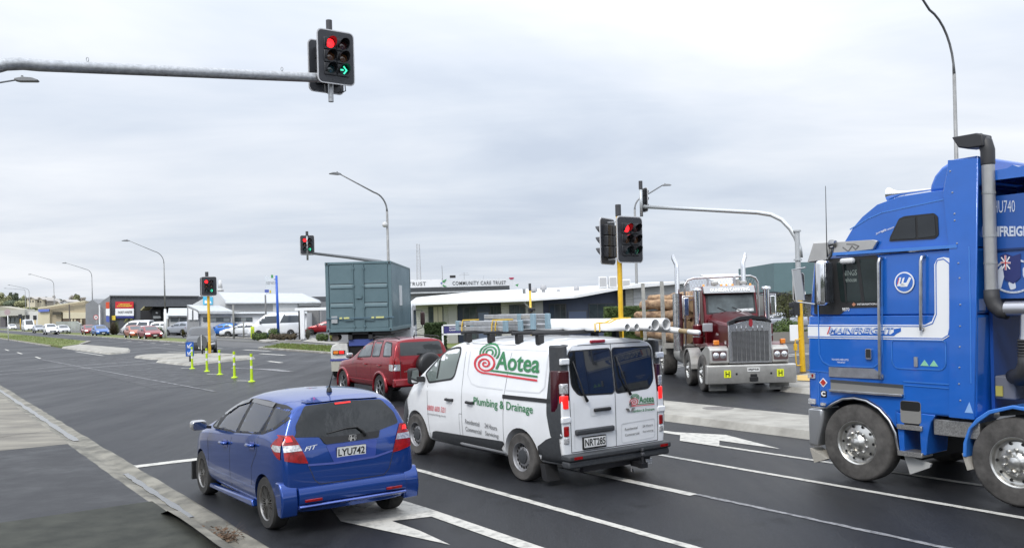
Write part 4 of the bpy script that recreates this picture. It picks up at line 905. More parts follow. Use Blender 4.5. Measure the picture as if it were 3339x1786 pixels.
m_ = MB(); m_.prism(rrect(-.184, .184, -.066, .066, .014), -.002, .003, 'x', M=M_); m_.build('plate_surround', INK, pl)
m_ = MB(); text_on(m_, 'LYU742', [tuple(M_ @ Vector((-.006, a, b))) for a, b in ((.165, -.04), (-.165, -.04), (-.165, .045), (.165, .045))], .02); m_.build('lettering', INK, pl)
ue = S.hit(0, 1.02, 'rear')[0].x
M2 = Matrix.Translation((ue - .018, -.03, 1.015)) @ Matrix.Rotation(R(-8), 4, 'Y')
m_ = MB(); m_.prism(rrect(-.048, .048, -.04, .04, .018), -.004, .004, 'x', M=M2); em = m_.build('badge', CHROME, FT)
m_ = MB(); m_.prism(rrect(-.040, .040, -.032, .032, .015), -.002, .002, 'x', M=M2 @ Matrix.Translation((-.005, 0, 0))); m_.build('badge_field', mat('badge_grey', (.12, .12, .13), .3, .8), em)
m_ = MB()
for pl_ in ([(-.034, -.030), (-.030, .032), (-.014, .032), (-.016, -.030)], [(.034, -.030), (.030, .032), (.014, .032), (.016, -.030)], [(-.018, -.008), (-.018, .006), (.018, .006), (.018, -.008)]): m_.prism(pl_, -.001, .001, 'x', M=M2 @ Matrix.Translation((-.009, 0, 0)))
m_.build('badge_mark', CHROME, em)
S.text('lettering', 'FIT', [(.56, .925), (.41, .94), (.40, .985), (.55, .97)], 'rear', CHROME, FT, 1, .010, .02, .25)
m_ = MB(); m_.lathe([(.035, 0), (.028, .04), (.012, .06), (.001, .065)], 'z', 12, (-.02, .02, 1.515)); m_.tube([(-.02, .02, 1.56), (-.14, .02, 1.75)], [.008, .005], 6); m_.build('antenna', BLACK, FT, True)
mb = MB(); v_, f_ = S.patch([(1.32, -.52), (1.32, .52), (2.28, .66), (2.28, -.66)], 'top', 1, .006, .1); mb.add(v_, f_); link('windscreen', mb.mesh(), GLASS2, FT, True)

# ================================================================ DARK RED FOUR-WHEEL DRIVE
GV = thing('off_road_car', 'dark red five door off-roader with a covered spare wheel, waiting ahead of the white van', 'car', (-2.90, 24.25, 0), PI / 2 + .57)
RD = mat('dark_red_paint', (0.25, 0.003, 0.010), 0.25, .5, coat=.7)
p = dict(us=[-.80, -.72, -.55, -.2, .3, .9, 1.3, 1.65, 1.95, 2.2, 2.5, 2.8, 3.1, 3.35],
         W=[(-.8, .86), (-.5, .895), (2.7, .90), (3.1, .86), (3.4, .74)], w0=[(-.8, .42), (0, .33), (2.8, .33), (3.4, .40)],
         belt=[(-.8, 1.17), (1.7, 1.12), (2.0, 1.07), (2.8, 1.0), (3.2, .92), (3.4, .85)],
         top=[(-.8, 1.66), (-.5, 1.69), (.8, 1.70), (1.05, 1.66), (1.35, 1.54), (1.75, 1.30), (2.05, 1.10), (2.4, 1.07), (3.0, .99), (3.4, .88)],
         rear=[(.3, -.78), (.5, -.83), (1.1, -.80), (1.5, -.72), (1.7, -.62)], front=[(.3, 3.3), (.55, 3.36), (.8, 3.33), (1.0, 3.22)], th=.26, gk=.95, edge=.06, rr=.03, fr=.09)
o = carbody('body', p, RD, GV, [(0, .40, .37, .3, .90), (2.64, .40, .37, .3, .90)]); S = Skin(o)
PGL = mat('pale_reflection_glass', (.16, .18, .19), .05, noise=.5, nscale=2)  # opaque panes, pale colour stands in for sky reflection and see-through
GW = [rpoly([(1.60, 1.15), (.66, 1.20), (.74, 1.61), (1.30, 1.54)], .05), rpoly([(.57, 1.205), (.08, 1.22), (.12, 1.625), (.60, 1.62)], .05), rpoly([(-.16, 1.23), (-.64, 1.24), (-.47, 1.58), (-.06, 1.61)], .05)]
for u in (0, 2.64):
    for sg in (1, -1): wheel(GV, u, sg * .79, .362, .225, .235, 'five', TYRE, ALU, right=sg < 0)
    for sg in (1, -1):
        m_ = MB(); pts = [(u + .42 * math.cos(R(a)), .37 + .42 * math.sin(R(a))) for a in range(-15, 196, 15)]; m_.tube([(a, sg * .885, b) for a, b in pts], .048, 8); m_.build('wheel_arch_flare', RD, GV, True)
for sg in (1, -1):
    for nm, pl, gl_ in (('side_window', GW[0], PGL), ('side_window', GW[1], PGL), ('quarter_window', GW[2], PGL)):
        S.decal('window_seal', strip(pl, .035, True), 'side', BLACK, GV, sg, .005)
        S.decal(nm, [pl], 'side', gl_, GV, sg, .004)
    for u in (.56, -.12): S.decal('door_gap', strip([(u, 1.15), (u + (.02 if u > 0 else -.12), .80), (u, .42)] if u > 0 else [(u, 1.15), (u - .02, .98)], .008), 'side', SEAM, GV, sg, .002)
    S.decal('door_gap', strip([(1.62, 1.1), (1.62, .4)], .008), 'side', SEAM, GV, sg, .002)
    S.decal('side_moulding', strip([(2.2, .55), (.46, .55)], .03), 'side', mat('red_highlight', (.35, .02, .03), .3, .2, coat=1), GV, sg, .012)
    for uh in (.95, .0):
        m_ = MB(); m_.tube([(uh - .08, sg * .895, .98), (uh - .05, sg * .93, .98), (uh + .05, sg * .93, .98), (uh + .08, sg * .895, .98)], .018, 6); m_.build('door_handle', RD, GV, True)
    m_ = MB(); m_.box(-.06, .08, -.10, .10, -.075, .075, Matrix.Translation((1.78, sg * 1.02, 1.20))); m_.build('mirror', mat('mirror_shell', (.35, .35, .36), .2, .6, coat=1), GV, bevel=.05, seg=3)
    for (z0, z1, mm, nm) in ((1.03, 1.24, REDL, 'tail_light'), (.86, 1.025, CLEARL, 'tail_light')):
        mb = MB(); v_, f_ = S.patch([(-.62, z0), (-.60, z1), (-.95, z1), (-.95, z0)], 'side', sg, .010, .06); mb.add(v_, f_)
        v_, f_ = S.patch([(a * sg, b) for a, b in [(.95, z1), (.67, z1), (.67, z0), (.95, z0)]][::sg], 'rear', 1, .010, .06); mb.add(v_, f_); link(nm, mb.mesh(), mm, GV, True)
    m_ = MB(); m_.box(-.835, -.80, sg * .62, sg * .80, .63, .73); m_.build('reflector', REDL, GV, bevel=.01)
    m_ = MB(); m_.tube([(.95, sg * .62, 1.70), (.7, sg * .63, 1.745), (-.55, sg * .62, 1.73), (-.7, sg * .60, 1.69)], .016, 6); m_.build('roof_rail', BLACK, GV, True)
S.decal('rear_window', [rpoly([(.60, 1.60), (.645, 1.245), (-.645, 1.245), (-.60, 1.60)], .05)], 'rear', mat('rear_window_glass2', (.05, .055, .057), .05, bump=.6, bscale=4), GV, 1, .006, .1)
S.decal('hatch_gap', strip([(.66, 1.68), (.66, .60), (-.66, .60), (-.66, 1.68)], .012), 'rear', SEAM, GV, 1, .003, .1)
m_ = MB(); m_.prism([(-.76, .66), (-.88, .64), (-.90, .44), (-.80, .40), (-.70, .44)], -.86, .86, 'y'); m_.build('rear_bumper', RD, GV, bevel=.05, seg=3)
m_ = MB(); m_.lathe([(.001, -.13), (.24, -.13), (.31, -.12), (.35, -.08), (.36, 0), (.35, .10), (.30, .11)], 'x', 32, (-.95, -.14, .96)); m_.build('spare_wheel', mat('spare_cover', (.02, .02, .021), .35, noise=.2, nscale=5), GV, True, 40)
m_ = MB(); m_.bar((-.83, .14, 1.285), (-.83, -.33, 1.265), .02, .02); m_.build('rear_wiper', BLACK, GV)
m_ = MB(); m_.bar((-.835, .36, .985), (-.835, .18, .985), .025, .03); m_.build('door_handle', RD, GV, bevel=.008)
S.text('lettering', 'SUZUKI', [(.56, .815), (.33, .815), (.33, .85), (.56, .85)], 'rear', CHROME, GV, 1, .010, .02)
m_ = MB(); m_.tube([(-.35, 0, 1.70), (-.42, 0, 1.86)], [.02, .006], 6); m_.build('antenna', BLACK, GV, True)
mb = MB(); v_, f_ = S.patch([(1.15, -.62), (1.15, .62), (1.95, .70), (1.95, -.70)], 'top', 1, .006, .15); mb.add(v_, f_); link('windscreen', mb.mesh(), GLASS2, GV, True)

# ================================================================ OTHER CARS (parked and oncoming)
KINDS = {
 'hatch': dict(L=4.0, W=.86, wb=2.5, ro=.65, R=.31, top=[(-.65, 1.30), (-.3, 1.46), (.9, 1.48), (1.4, 1.38), (2.2, .98), (3.0, .86), (3.3, .68)], belt=[(-.65, .98), (2.1, .92), (2.8, .84), (3.3, .62)], rear=[(.3, -.60), (.9, -.62), (1.3, -.35), (1.45, -.2)], glass=(-.35, 1.95), h=1.48),
 'sedan': dict(L=4.6, W=.88, wb=2.7, ro=1.0, R=.32, top=[(-1.0, 1.05), (-.5, 1.08), (.0, 1.36), (.5, 1.45), (1.2, 1.45), (1.6, 1.36), (2.3, .98), (3.2, .84), (3.6, .66)], belt=[(-1.0, .98), (-.3, .96), (2.2, .91), (3.0, .80), (3.6, .62)], rear=[(.3, -.98), (.8, -1.0), (1.0, -.92)], glass=(-.05, 2.1), h=1.45),
 'suv': dict(L=4.6, W=.92, wb=2.7, ro=.95, R=.36, top=[(-.95, 1.60), (-.5, 1.69), (1.0, 1.70), (1.5, 1.58), (2.1, 1.16), (3.0, 1.03), (3.5, .80)], belt=[(-.95, 1.14), (2.0, 1.08), (3.0, .98), (3.5, .74)], rear=[(.3, -.92), (1.0, -.95), (1.5, -.80), (1.7, -.66)], glass=(-.6, 1.85), h=1.70),
 'van': dict(L=5.6, W=1.0, wb=3.3, ro=1.1, R=.35, top=[(-1.1, 2.40), (-.6, 2.46), (2.2, 2.46), (2.8, 2.32), (3.8, 1.40), (4.3, 1.15), (4.5, .90)], belt=[(-1.1, 1.40), (3.3, 1.34), (4.0, 1.10), (4.5, .82)], rear=[(.3, -1.06), (1.5, -1.1), (2.4, -1.0)], glass=(-.9, 3.2), h=2.46),
 'minivan': dict(L=4.7, W=.9, wb=2.7, ro=1.0, R=.33, top=[(-1.0, 1.90), (-.5, 1.95), (1.9, 1.95), (2.4, 1.82), (3.1, 1.20), (3.5, 1.0), (3.75, .75)], belt=[(-1.0, 1.18), (2.7, 1.12), (3.3, .95), (3.75, .70)], rear=[(.3, -.96), (1.2, -1.0), (1.9, -.9)], glass=(-.8, 2.5), h=1.95)}
def generic(kind, colour, label, x, y, rz, lit=False, name='parked_car', cat='car', group=None, glass=None, rough=.3):
    k = KINDS[kind]; uf = k['L'] - k['ro']; e = thing(name, label, cat, (x, y, 0), rz, group)
    us = [-k['ro'] + .08, -k['ro'] + .25, -k['ro'] + .5]; n = 8; us += [us[-1] + (uf - .6 - us[-1]) * (i + 1) / n for i in range(n)] + [uf - .4, uf - .2, uf - .08]
    pp = dict(us=us, W=[(-k['ro'], k['W'] * .92), (-k['ro'] + .4, k['W']), (uf - .8, k['W']), (uf - .3, k['W'] * .93), (uf, k['W'] * .78)], w0=[(-2, .26), (6, .24)], belt=k['belt'], top=k['top'], rear=k['rear'], front=[(.2, uf - .10), (.5, uf - .05), (.8, uf - .16), (1.0, uf - .35)], th=.26 if kind != 'van' else .12, gk=.95, rr=.04, fr=.09)
    mt = mat('paint_' + colour, PAINTS[colour], rough, .15 if colour in ('white', 'silver') else .4, coat=.5)
    o = carbody('body', pp, mt, e, [(0, k['R'] + .05, k['R'], .3, k['W']), (k['wb'], k['R'] + .05, k['R'], .3, k['W'])], 1); s = Skin(o)
    for u in (0, k['wb']):
        for sg in (1, -1): wheel(e, u, sg * (k['W'] - .11), k['R'], .21, k['R'] * .64, 'ten' if kind != 'suv' else 'five', TYRE, ALU, right=sg < 0)
    g0, g1 = k['glass']; b = lambda u: interp(u, k['belt']); t = lambda u: interp(u, k['top'])
    gm = glass or GLASS
    for sg in (1, -1):
        m0 = (g0 + g1) / 2
        lo = [(u, b(u) + .05) for u in (g1, m0, g0)]; hi = [(u, max(b(u) + .07, t(u) - .10)) for u in [g0 + (g1 - g0) * i / 8 for i in range(9)]]
        s.decal('side_window', [rpoly([lo[0], (m0 + .03, b(m0) + .05), (m0 + .03, max(b(m0) + .07, t(m0) - .10))] + [q for q in hi if q[0] > m0 + .03], .03)], 'side', gm, e, sg, .006, .3); s.decal('side_window', [rpoly([(m0 - .03, b(m0) + .05), lo[2]] + [q for q in hi if q[0] < m0 - .03], .03)], 'side', gm, e, sg, .006, .3)
        s.decal('headlight', [[(sg * .80, .74), (sg * .50, .68), (sg * .52, .60), (sg * .84, .62)][::-sg]], 'front', LAMPON if lit else CLEARL, e, 1, .02, .1)
        s.decal('tail_light', [[(sg * .9, b(-.5) - .02), (sg * .62, b(-.5) - .02), (sg * .64, b(-.5) - .22), (sg * .9, b(-.5) - .22)][::sg]], 'rear', REDL, e, 1, .015, .1)
        m_ = MB(); m_.box(-.05, .06, -.09, .09, -.06, .06, Matrix.Translation((g1 - .12, sg * (k['W'] + .08), b(g1) + .08))); m_.build('mirror', BLACK, e, bevel=.03)
    ut = [q for q in k['top'] if q[1] > k['h'] - .12][-1][0]; ub = g1 + .28
    W_ = k['W']; s.decal('windscreen', [[(-W_ * .72, b(ub) + .12), (W_ * .72, b(ub) + .12), (W_ * .62, k['h'] - .09), (-W_ * .62, k['h'] - .09)]], 'front', gm, e, 1, .012, .15)
    s.decal('rear_window', [[(W_ * .68, b(g0) + .10), (-W_ * .68, b(g0) + .10), (-W_ * .58, k['h'] - .12), (W_ * .58, k['h'] - .12)]], 'rear', gm, e, 1, .012, .15)
    s.decal('grille', [rpoly([(-.45, .62), (.45, .62), (.40, .42), (-.40, .42)], .04)], 'front', BLACK, e, 1, .012, .15)
    s.decal('lower_intake', [rpoly([(-.6, .36), (.6, .36), (.55, .27), (-.55, .27)], .03)], 'front', BLACK, e, 1, .012, .15)
    s.decal('number_plate', [[(-.18, .50), (.18, .50), (.18, .39), (-.18, .39)]], 'front', PLATEM, e, 1, .03, .3)
    return e, s
PAINTS = dict(white=(.78, .79, .80), silver=(.50, .51, .52), red=(.26, .006, .012), orange=(.42, .10, .04), blue=(.03, .13, .42), brightblue=(.02, .14, .50), darkgrey=(.024, .028, .034), palegrey=(.36, .38, .42), black=(.02, .02, .022))
HD = PI / 2 + TH                                    # facing up the road; + PI faces us
def gp(x, y): g_ = G(x, y); return g_[0], g_[1]
x, y = -20.9, 57.7; generic('suv', 'darkgrey', 'dark grey off-road wagon coming towards us behind the yellow signal post', x + .3, y + .2, HD + PI - .28, name='oncoming_car', group='cars coming towards us')
for (px, py, kd, c, lb, lit) in ((452, 1108, 'sedan', 'red', 'dark red saloon with lit headlamps, in front of an orange car', True), (405, 1104, 'hatch', 'orange', 'orange hatchback half hidden behind the red saloon', True),
                                 (296, 1097, 'hatch', 'blue', 'small blue car coming towards us ahead of a red one', False), (262, 1093, 'hatch', 'red', 'red car half hidden behind the small blue car', True),
                                 (138, 1091, 'suv', 'white', 'white off-roader with a black grille leading the distant queue', True), (178, 1090, 'sedan', 'silver', 'silver saloon beside the white off-roader in the distance', False),
                                 (102, 1085, 'sedan', 'palegrey', 'pale grey saloon behind the white off-roader in the distance', False), (20, 1077, 'sedan', 'white', 'white saloon furthest left on the road', False)):
    x, y = gp(px, py); generic(kd, c, lb, x, y + 2.2, HD + PI, lit, 'oncoming_car', 'car', 'cars coming towards us', glass=mat('distant_glass', (.07, .08, .09), .1))
x, y = gp(72, 1081); generic('van', 'white', 'white delivery van in the distant queue', x, y + 2, HD + PI, False, 'oncoming_van', 'van')
GP = 'cars parked outside the grey and white buildings'
PL = mat('distant_glass', (.07, .08, .09), .1)
def park(px0, px1, py, kd, c, lb, rz, cat='car'):
    x, y = gp((px0 + px1) / 2, py); k = KINDS[kd]; u0 = k['L'] / 2 - k['ro']
    generic(kd, c, lb, x - math.cos(rz) * u0, y - math.sin(rz) * u0, rz, False, 'parked_car' if cat == 'car' else 'parked_van', cat, GP, PL)
park(401, 497, 1090, 'minivan', 'white', 'white minibus with pipes on its roof parked by the dark loading bay', PI - .25, 'van')
park(518, 582, 1088, 'suv', 'white', 'white wagon parked beside the low grey porch', -.15)
park(556, 622, 1092, 'suv', 'palegrey', 'pale grey hatchback parked next to a shrub behind the lamp post', PI - .5)
park(606, 690, 1088, 'suv', 'white', 'white car seen behind the dark oncoming wagon', PI - .3)
park(690, 756, 1096, 'hatch', 'brightblue', 'bright blue hatchback parked under the white garage doors', PI - .1)
park(748, 832, 1097, 'sedan', 'white', 'white saloon whose nose shows beside the lime green post', PI + .2)
park(806, 996, 1097, 'van', 'white', 'tall white minibus with dark side windows behind the blue flag pole', PI + .05, 'van')
park(1010, 1100, 1090, 'hatch', 'red', 'red hatchback parked behind the container truck', PI)
park(985, 1040, 1082, 'hatch', 'white', 'white car glimpsed between the minibus and the red hatchback', PI - .3)
x, y = G(2590, 1075); generic('sedan', 'palegrey', 'pale grey car parked under the tree beside the teal building', x, y, PI - .2, name='parked_car', glass=PL)
# ================================================================ BLUE CAB-OVER TRUCK
BT = thing('articulated_truck', 'bright blue cab-over truck with a white stripe, at the right edge', 'truck', (4.58, 11.78, 0), PI / 2 + .613)
TB = mat('truck_blue', (0.012, 0.125, 0.52), 0.26, .1, coat=1, noise=.10, nscale=1.2, bump=.02, bscale=3)
TBL = mat('truck_blue_rim', (0.04, 0.19, 0.60), 0.3, .1, coat=.8)
TW = mat('truck_white', (.80, .81, .82), .35, coat=.5)
def arcpts(cx, cz, r, a0, a1, n=14): return [(cx + r * math.cos(R(a0 + (a1 - a0) * i / n)), cz + r * math.sin(R(a0 + (a1 - a0) * i / n))) for i in range(n + 1)]
low = [(.72, .96), (.715, 1.7), (.70, 2.235), (-1.66, 2.235), (-1.62, .985), (-.62, .985), (-.585, .76)] + [(-.50, .88), (-.36, 1.02), (-.18, 1.11), (0, 1.135), (.18, 1.11), (.34, 1.03), (.44, .96)]
m_ = MB(); m_.prism(low, -2.45, 0, 'y'); cab = m_.build('cab_lower', TB, BT, bevel=.05, seg=3)
up = [(.70, 2.235), (.60, 3.02), (-1.66, 3.05), (-1.66, 2.235)]
m_ = MB(); m_.prism(up, -2.44, -.012, 'y'); m_.build('cab_upper', TB, BT, bevel=.05, seg=3)
hi = [(.26, 3.05), (.19, 3.14), (.09, 3.27), (-.02, 3.42), (-.16, 3.55), (-.38, 3.69), (-.70, 3.76), (-1.1, 3.77), (-1.66, 3.77), (-1.66, 3.05)]
m_ = MB(); m_.prism(hi, -2.40, -.04, 'y'); m_.build('sleeper_roof', TB, BT, bevel=.07, seg=4)
df = [(-1.05, 3.76), (-1.07, 3.86), (-1.12, 3.97), (-1.22, 4.07), (-1.36, 4.14), (-1.70, 4.14), (-1.70, 3.76)]
m_ = MB(); m_.prism(df, -2.30, -.10, 'y'); m_.build('roof_fairing', TB, BT, bevel=.10, seg=4)
m_ = MB(); m_.prism([(-1.37, 4.12), (-1.735, 4.085), (-1.66, 2.1), (-1.61, .98), (-1.30, .98), (-1.36, 3.0), (-1.30, 3.74), (-1.36, 4.0)], -.01, .022, 'y'); m_.build('side_fairing', TB, BT, bevel=.008)
m_ = MB()
for (u, z) in ((-1.40, 3.98), (-1.42, 3.72), (-1.44, 3.46), (-1.44, 3.38), (-1.46, 3.10), (-1.47, 2.86), (-1.48, 2.68), (-1.48, 2.36), (-1.47, 2.1), (-1.46, 1.85), (-1.45, 1.6), (-1.44, 1.4), (-1.45, 1.2)): m_.lathe([(.012, .022), (.008, .03), (.001, .031)], 'y', 8, (u, 0, z))
m_.build('rivets', ALU, BT)
def onside(name, polys, m, v=.004, th=.006, par=None):
    if not isinstance(polys[0][0], (tuple, list)): polys = [polys]
    mb = MB()
    for q in polys: mb.prism(q, v - th, v, 'y')
    return mb.build(name, m, par or BT)
def stripv(name, pts, wd, m, v=.008, closed=False): return onside(name, strip(pts, wd, closed), m, v, .004)
onside('gutter', [(.28, 3.06), (-1.46, 3.045), (-1.46, 3.085), (.28, 3.10)], TBL, .03, .06)
# white stripe that turns up behind the door, with its blue pin lines
onside('white_stripe', [(.705, 1.925), (.70, 2.115), (-1.02, 2.115), (-1.11, 2.16), (-1.15, 2.25), (-1.16, 2.86), (-1.20, 2.93), (-1.28, 2.945), (-1.345, 2.93), (-1.375, 2.86), (-1.355, 2.08), (-1.33, 1.98), (-1.24, 1.925)], TW, .006)
for off, c in ((.022, TB), (.0, None)):
    if c: stripv('pin_line', [(.705, 1.945 + .0), (-1.24, 1.945), (-1.315, 1.99), (-1.335, 2.08), (-1.352, 2.86), (-1.28, 2.922), (-1.20, 2.91), (-1.182, 2.86), (-1.17, 2.24), (-1.12, 2.13), (-1.02, 2.095), (.70, 2.095)], .012, TB, .0085)
# door and locker outlines (pressed beads)
stripv('door_bead', [(.52, 3.0), (.525, 1.70), (.47, 1.60), (.36, 1.55), (-.30, 1.555), (-.40, 1.63), (-.43, 1.75), (-.46, 2.98)], .016, TBL, .009)
stripv('locker_bead', rpoly([(-.565, 1.92), (-.565, 1.62), (-.62, 1.555), (-1.23, 1.56), (-1.275, 1.62), (-1.28, 1.92)], .05), .014, TBL, .009, True)
stripv('panel_bead', [(-.72, 1.39), (-1.58, 1.385)], .014, TBL, .009); stripv('panel_bead', [(-.72, 1.18), (-.72, 1.345), (-1.58, 1.335), (-1.58, 1.02)], .012, TBL, .009)
stripv('panel_bead', [(.72, 1.47), (-.4, 1.44)], .012, TBL, .009); stripv('panel_bead', [(.55, 1.46), (.55, .97)], .010, TBL, .009)
stripv('panel_bead', [(-1.605, 3.05), (-1.60, 2.2), (-1.585, 1.42)], .014, TBL, .026)
stripv('sleeper_bead', [(.02, 3.40), (-.25, 3.52), (-.45, 3.58), (-1.32, 3.66), (-1.36, 3.10)], .016, TBL, -.034)
# windows
onside('side_window_frame', rpoly([(.60, 2.26), (.56, 3.02), (-.36, 3.03), (-.45, 2.96), (-.45, 2.345), (.06, 2.34), (.19, 2.25)], .03), BLACK, -.002, .008)
BG = mat('cab_window_glass', (.022, .032, .032), .05, noise=.35, nscale=1.5, spec=.35)
onside('side_window', rpoly([(.17, 2.42), (.22, 2.97), (-.33, 2.985), (-.415, 2.92), (-.42, 2.415)], .04), BG, .002, .006)
onside('window_bar', strip([(.08, 2.42), (.12, 2.98)], .025) + strip([(-.17, 2.42), (-.11, 2.98)], .045), BLACK, .006)
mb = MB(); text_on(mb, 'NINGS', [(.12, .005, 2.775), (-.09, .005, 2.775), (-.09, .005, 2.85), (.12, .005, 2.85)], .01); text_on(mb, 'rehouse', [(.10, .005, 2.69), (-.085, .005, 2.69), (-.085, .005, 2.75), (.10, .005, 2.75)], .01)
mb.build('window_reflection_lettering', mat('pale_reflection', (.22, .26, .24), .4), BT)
onside('sleeper_window_frame', rpoly([(-.545, 3.195), (-.56, 3.25), (-.69, 3.475), (-.76, 3.50), (-1.15, 3.50), (-1.20, 3.45), (-1.205, 3.22), (-1.15, 3.18)], .02), BLACK, -.028, .02)
onside('sleeper_window', rpoly([(-.575, 3.215), (-.705, 3.46), (-.91, 3.475), (-.915, 3.205)], .02), GLASS, -.022, .01); onside('sleeper_window', rpoly([(-.945, 3.205), (-.94, 3.475), (-1.16, 3.475), (-1.175, 3.215)], .02), GLASS, -.022, .01)
m_ = MB(); m_.prism([(.72, 2.28), (.625, 2.98), (.61, 2.98), (.70, 2.28)], -2.30, -.12, 'y'); m_.build('windscreen', GLASS, BT)
# visor, lamp, aerial, horn
m_ = MB(); m_.prism([(.66, 3.0), (.56, 3.25), (-.35, 3.23), (-.41, 3.21), (-.34, 3.105), (.32, 3.08), (.36, 3.01)], -.03, .02, 'y'); m_.prism([(.68, 2.99), (.57, 3.26), (.54, 3.25), (.64, 2.99)], -2.46, .01, 'y'); m_.build('sun_visor', mat('brushed_steel', (.60, .58, .55), .35, .85, noise=.1, nscale=3), BT, bevel=.006)
stripv('visor_scuff', [(.10, 3.16), (.02, 3.10), (-.04, 3.17), (-.09, 3.12), (-.14, 3.16), (-.07, 3.19), (.04, 3.2)], .016, mat('oily_stain', (.16, .155, .15), .6), .024)
m_ = MB(); m_.lathe([(.001, -.06), (.05, -.05), (.065, .0), (.065, .03), (.05, .035), (.001, .03)], 'x', 20, (.26, .02, 3.215)); m_.tube([(.26, .02, 3.16), (.28, .03, 3.06), (.33, .04, 3.02)], .02, 8); m_.build('work_lamp', mat('dark_chrome', (.25, .25, .25), .2, 1), BT, True, 40)
m_ = MB(); m_.tube([(.33, .04, 3.03), (.33, .05, 3.18), (.325, .05, 4.02)], [.012, .007, .004], 6); m_.build('aerial', BLACK, BT, True)
m_ = MB(); m_.lathe([(.10, -.40), (.095, -.42), (.06, -.47), (.035, -.54), (.025, -.65), (.018, -.90), (.012, -1.02)], 'x', 20, (0, -.30, 3.83)); m_.lathe([(.10, -.40), (.04, -.46), (.001, -.50)], 'x', 20, (0, -.30, 3.83)); m_.bar((-.6, -.30, 3.82), (-.6, -.30, 3.72), .02); m_.build('air_horn', CHROME, BT, True, 40)
m_ = MB(); m_.box(.24, .40, .06, .26, 2.38, 3.0); m_.build('mirror', CHROME, BT, bevel=.06, seg=4)
m_ = MB(); m_.box(.225, .235, .08, .24, 2.42, 2.96); m_.build('mirror_glass', mat('truck_mirror_face', (.20, .21, .23), .1, .8, noise=.5, nscale=3), BT, bevel=.01)
m_ = MB(); m_.bar((.3, -.02, 2.46), (.3, .12, 2.46), .03); m_.bar((.3, -.02, 2.92), (.3, .12, 2.92), .03); m_.build('mirror_arm', BLACK, BT)
m_ = MB(); m_.box(-.10, .10, .03, .12, 2.93, 3.01); m_.build('kerb_mirror', mat('pale_plastic', (.6, .6, .6), .4), BT, bevel=.03)
m_ = MB(); m_.tube([(.56, .02, 2.40), (.86, .03, 2.44)], .012, 6); m_.tube([(.70, .02, 2.92), (.92, .03, 2.9), (.86, .03, 2.44)], .014, 6); m_.prism([(.72, 2.46), (.78, 2.90), (.92, 2.90), (.85, 2.46)], .02, .035, 'y'); m_.build('front_guard', mat('pale_metal', (.45, .46, .47), .4, .6), BT)
# grab rails, badges, handles
for (u, z0, z1) in ((-.455, 2.98, 1.42), (-1.03, 2.97, 2.06)):
    m_ = MB(); m_.tube([(u, .0, z0), (u, .06, z0 - .01), (u + .01, .065, z0 - .06), (u + .03, .065, z1 + .06), (u + .035, .06, z1), (u + .035, 0, z1)], .021, 8); m_.build('grab_rail', ALU, BT, True)
m_ = MB(); m_.prism([(u, z) for u, z in [(-.76 + .135 * math.cos(R(a)), 2.655 + .135 * math.sin(R(a))) for a in range(0, 360, 12)]], 0, .006, 'y'); ci = m_.build('round_emblem', TW, BT)
m_ = MB(); m_.prism([(-.76 + .117 * math.cos(R(a)), 2.655 + .117 * math.sin(R(a))) for a in range(0, 360, 12)], 0, .009, 'y'); m_.build('emblem_field', TB, ci)
m_ = MB()
for pl_ in ([(-.665, 2.61), (-.695, 2.72), (-.725, 2.72), (-.70, 2.64), (-.75, 2.64), (-.775, 2.61)], [(-.71, 2.60), (-.80, 2.60), (-.86, 2.71), (-.83, 2.72), (-.79, 2.65), (-.75, 2.65), (-.77, 2.72), (-.745, 2.71), (-.72, 2.64)]): m_.prism(pl_, .008, .012, 'y')
m_.build('emblem_mark', TW, ci)
onside('emblem_red_bar', [(-.665, 2.635), (-.69, 2.715), (-.70, 2.715), (-.676, 2.635)], REDLT, .014, .003, ci)
m_ = MB(); text_on(m_, 'MAINFREIGHT', [(.36, .0105, 1.985), (-.60, .0105, 1.99), (-.60, .0105, 2.075), (.36, .0105, 2.07)], .035, .3); m_.build('lettering_shade', TB, BT)
m_ = MB(); text_on(m_, 'MAINFREIGHT', [(.345, .013, 1.998), (-.605, .013, 2.003), (-.605, .013, 2.083), (.345, .013, 2.078)], -.0, .3); m_.build('lettering', mat('pale_blue_lettering', (.50, .58, .75), .4), BT)
onside('lettering_underline', [(.35, 1.965), (-.60, 1.97), (-.64, 2.0), (-.70, 2.03), (-.70, 2.075), (-.60, 2.06), (-.60, 2.02), (-.555, 1.99), (.33, 1.985)], TB, .0095)
onside('red_dash', [(.375, 1.985), (.33, 2.09), (.345, 2.09), (.39, 1.985)], REDLT, .013)
m_ = MB(); text_on(m_, 'INTERNATIONAL', [(-.08, .001, 2.375), (-.41, .001, 2.375), (-.41, .001, 2.40), (-.08, .001, 2.40)], .01); text_on(m_, '9870', [(.15, .001, 2.30), (.04, .001, 2.30), (.04, .001, 2.345), (.15, .001, 2.345)], .01); m_.build('lettering', WHITEL, BT)
onside('small_badge', [(-.03, 2.415), (0, 2.385), (-.03, 2.36), (-.06, 2.385)], mat('badge_orange', (.45, .2, .12), .4), .003)
m_ = MB(); text_on(m_, 'Special people', [(-.36, -.032, 3.29), (-.50, -.032, 3.34), (-.50, -.032, 3.37), (-.36, -.032, 3.32)], .01, .2); text_on(m_, 'Special company', [(-.44, -.032, 3.31), (-.62, -.032, 3.36), (-.62, -.032, 3.39), (-.44, -.032, 3.34)], .01, .2); m_.build('lettering', WHITEL, BT)
m_ = MB(); text_on(m_, 'M & A LOWE-ANKER LIMITED', [(.33, .003, 1.625), (.07, .003, 1.625), (.07, .003, 1.65), (.33, .003, 1.65)]); text_on(m_, 'TRANSPORT', [(.25, .003, 1.59), (.12, .003, 1.59), (.12, .003, 1.61), (.25, .003, 1.61)]); m_.build('lettering', WHITEL, BT)
